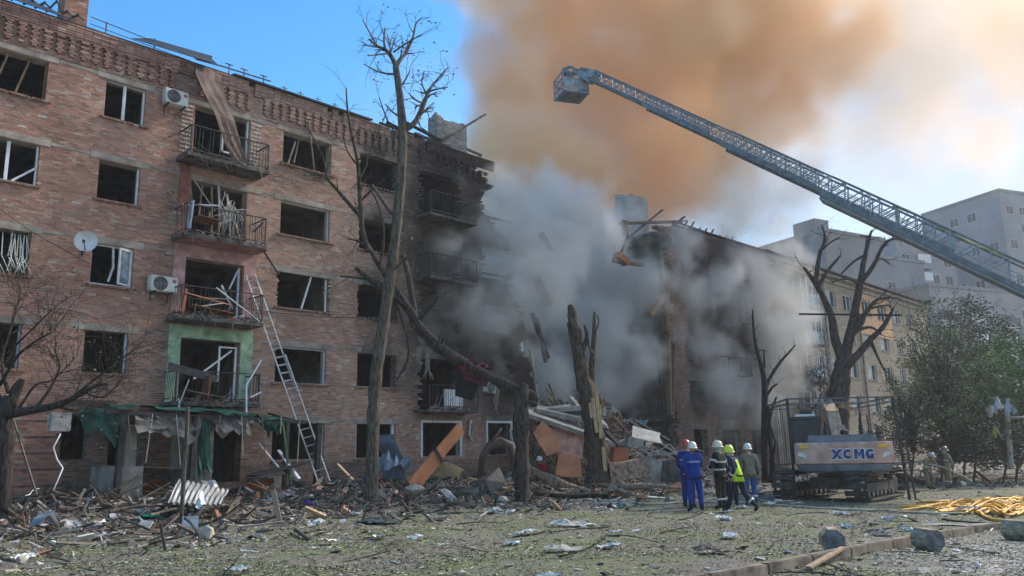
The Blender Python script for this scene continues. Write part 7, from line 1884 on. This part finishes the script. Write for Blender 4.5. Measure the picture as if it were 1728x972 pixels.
# grey smoke pouring over the end of the standing facade
A=[pf(905,380,41,3.0,w=.9),pf(850,375,39.5,2.6,w=.9),pf(800,400,38,2.6),pf(880,450,39,3.0),pf(825,480,38,3.0),pf(770,450,37,2.5),pf(735,500,36.5,2.1),pf(780,540,37,2.5),pf(845,560,38.5,2.4),pf(820,605,38.5,1.5,w=.9),
   pf(740,420,37,2.0),pf(710,560,36,1.6,w=.8),pf(925,640,42,1.6),pf(770,340,38,2.0,w=.8)]
smoke('grey_smoke','thin grey smoke veiling the broken end of the brick facade',A,.14,(.87,.86,.83),.95,.3,.5,2.6,2.6,2.0,8,seed=3)
B=[pf(960,380,44,3.0,w=.9),pf(990,440,47,3.4),pf(1050,480,48,3.2),pf(1010,560,46,3.0),pf(1060,620,47,2.6),pf(1000,660,45,1.9),pf(1040,400,48,2.0),pf(1095,460,50,2.2),pf(1135,420,49,2.2),pf(1155,490,50,2.0),pf(1165,570,50.5,2.3),pf(1190,650,51,2.5),
   pf(1210,500,52,2.4,w=.9),pf(1235,450,54,2.4),pf(1270,500,55,3.0),pf(1295,560,56,3.4),pf(1300,620,56,3.0),pf(1270,680,55,2.7),pf(1240,620,54,2.4),pf(1325,520,58,2.4,w=.8),pf(1330,440,58,2.2,w=.7),pf(1210,700,52,1.6),pf(1100,540,49,2.2,w=.8),pf(945,520,44,2.2,w=.8)]
smoke('grey_smoke','grey smoke drifting out of the collapsed bay and the burnt section beyond',B,.19,(.87,.86,.84),.72,.3,.42,2.6,3.0,2.0,8,seed=11)
Cc=[pf(860,280,56,5,w=1.2),pf(930,320,58,6.5,w=1.3),pf(1040,310,60,6.5,w=1.3),pf(1000,400,57,5,w=1.2),pf(1110,320,62,5),pf(900,210,62,7,w=1.2),pf(1010,190,64,8,w=1.3),pf(1100,220,66,7,w=1.1),pf(860,110,66,5.4),pf(950,60,68,8.5),pf(1060,80,70,8),pf(1160,100,72,8,w=.95),pf(1120,160,68,6),
    pf(840,-20,70,6),pf(980,-60,72,10),pf(1110,-30,74,10),pf(1220,20,76,9),pf(1260,110,76,8,w=.9),pf(1200,220,72,6,w=.9),pf(1320,30,80,9,w=.8),pf(1280,190,78,6,w=.75)]
smoke('brown_smoke_plume','towering orange brown smoke plume rising behind the broken roof',Cc,.5,(.9998,.60,.31),.27,.40,.12,2.7,8,2.4,8,col2=(.9998,.79,.54),cscale=.06,seed=0)  # orange of sunlight coming through the smoke is put into the colour
E_=[pf(1230,110,76,10),pf(1290,10,80,12),pf(1410,0,84,13),pf(1260,190,78,7),pf(1360,110,82,11),pf(1500,20,88,13),pf(1470,140,86,10),pf(1640,20,92,13),pf(1740,90,94,12),pf(1600,150,94,10,w=.9),pf(1200,260,74,6,w=.8),pf(1440,240,88,7,w=.8),pf(1350,250,82,7,w=.8),pf(1700,220,98,9,w=.7)]
smoke('pale_smoke_plume','pale cream smoke spreading right from the orange brown plume',E_,.8,(.9970,.76,.52),.10,.25,.08,3.0,10,1.5,8,col2=(.9990,.88,.72),cscale=.04,seed=5)
D_=[pf(1240,320,72,4.8),pf(1290,345,74,4.4),pf(1215,370,70,3.8),pf(1335,300,76,3.4,w=.8),pf(1180,350,68,3.4)]
smoke('brown_smoke','smaller dull brown smoke cloud above the far burnt roof',D_,.4,(.90,.78,.66),.2,.3,.2,2.5,4,1.8,8,seed=22)
# thin smoky air over the whole place
m=MB(); m.span((-120,-30,-6),(150,260,64)); hz=m.build('haze',M_conc); hz.data.materials.clear()
hm=bpy.data.materials.new('thin_haze'); hm.use_nodes=True; t_=hm.node_tree; t_.nodes.clear(); o_=t_.nodes.new('ShaderNodeOutputMaterial'); p_=t_.nodes.new('ShaderNodeVolumePrincipled'); p_.inputs['Density'].default_value=.0006; p_.inputs['Color'].default_value=(.93,.95,1,1); p_.inputs['Anisotropy'].default_value=.3
t_.links.new(p_.outputs[0],o_.inputs['Volume']); hz.data.materials.append(hm); hz['kind']='stuff'; hz['label']='thin smoky haze over the whole place'
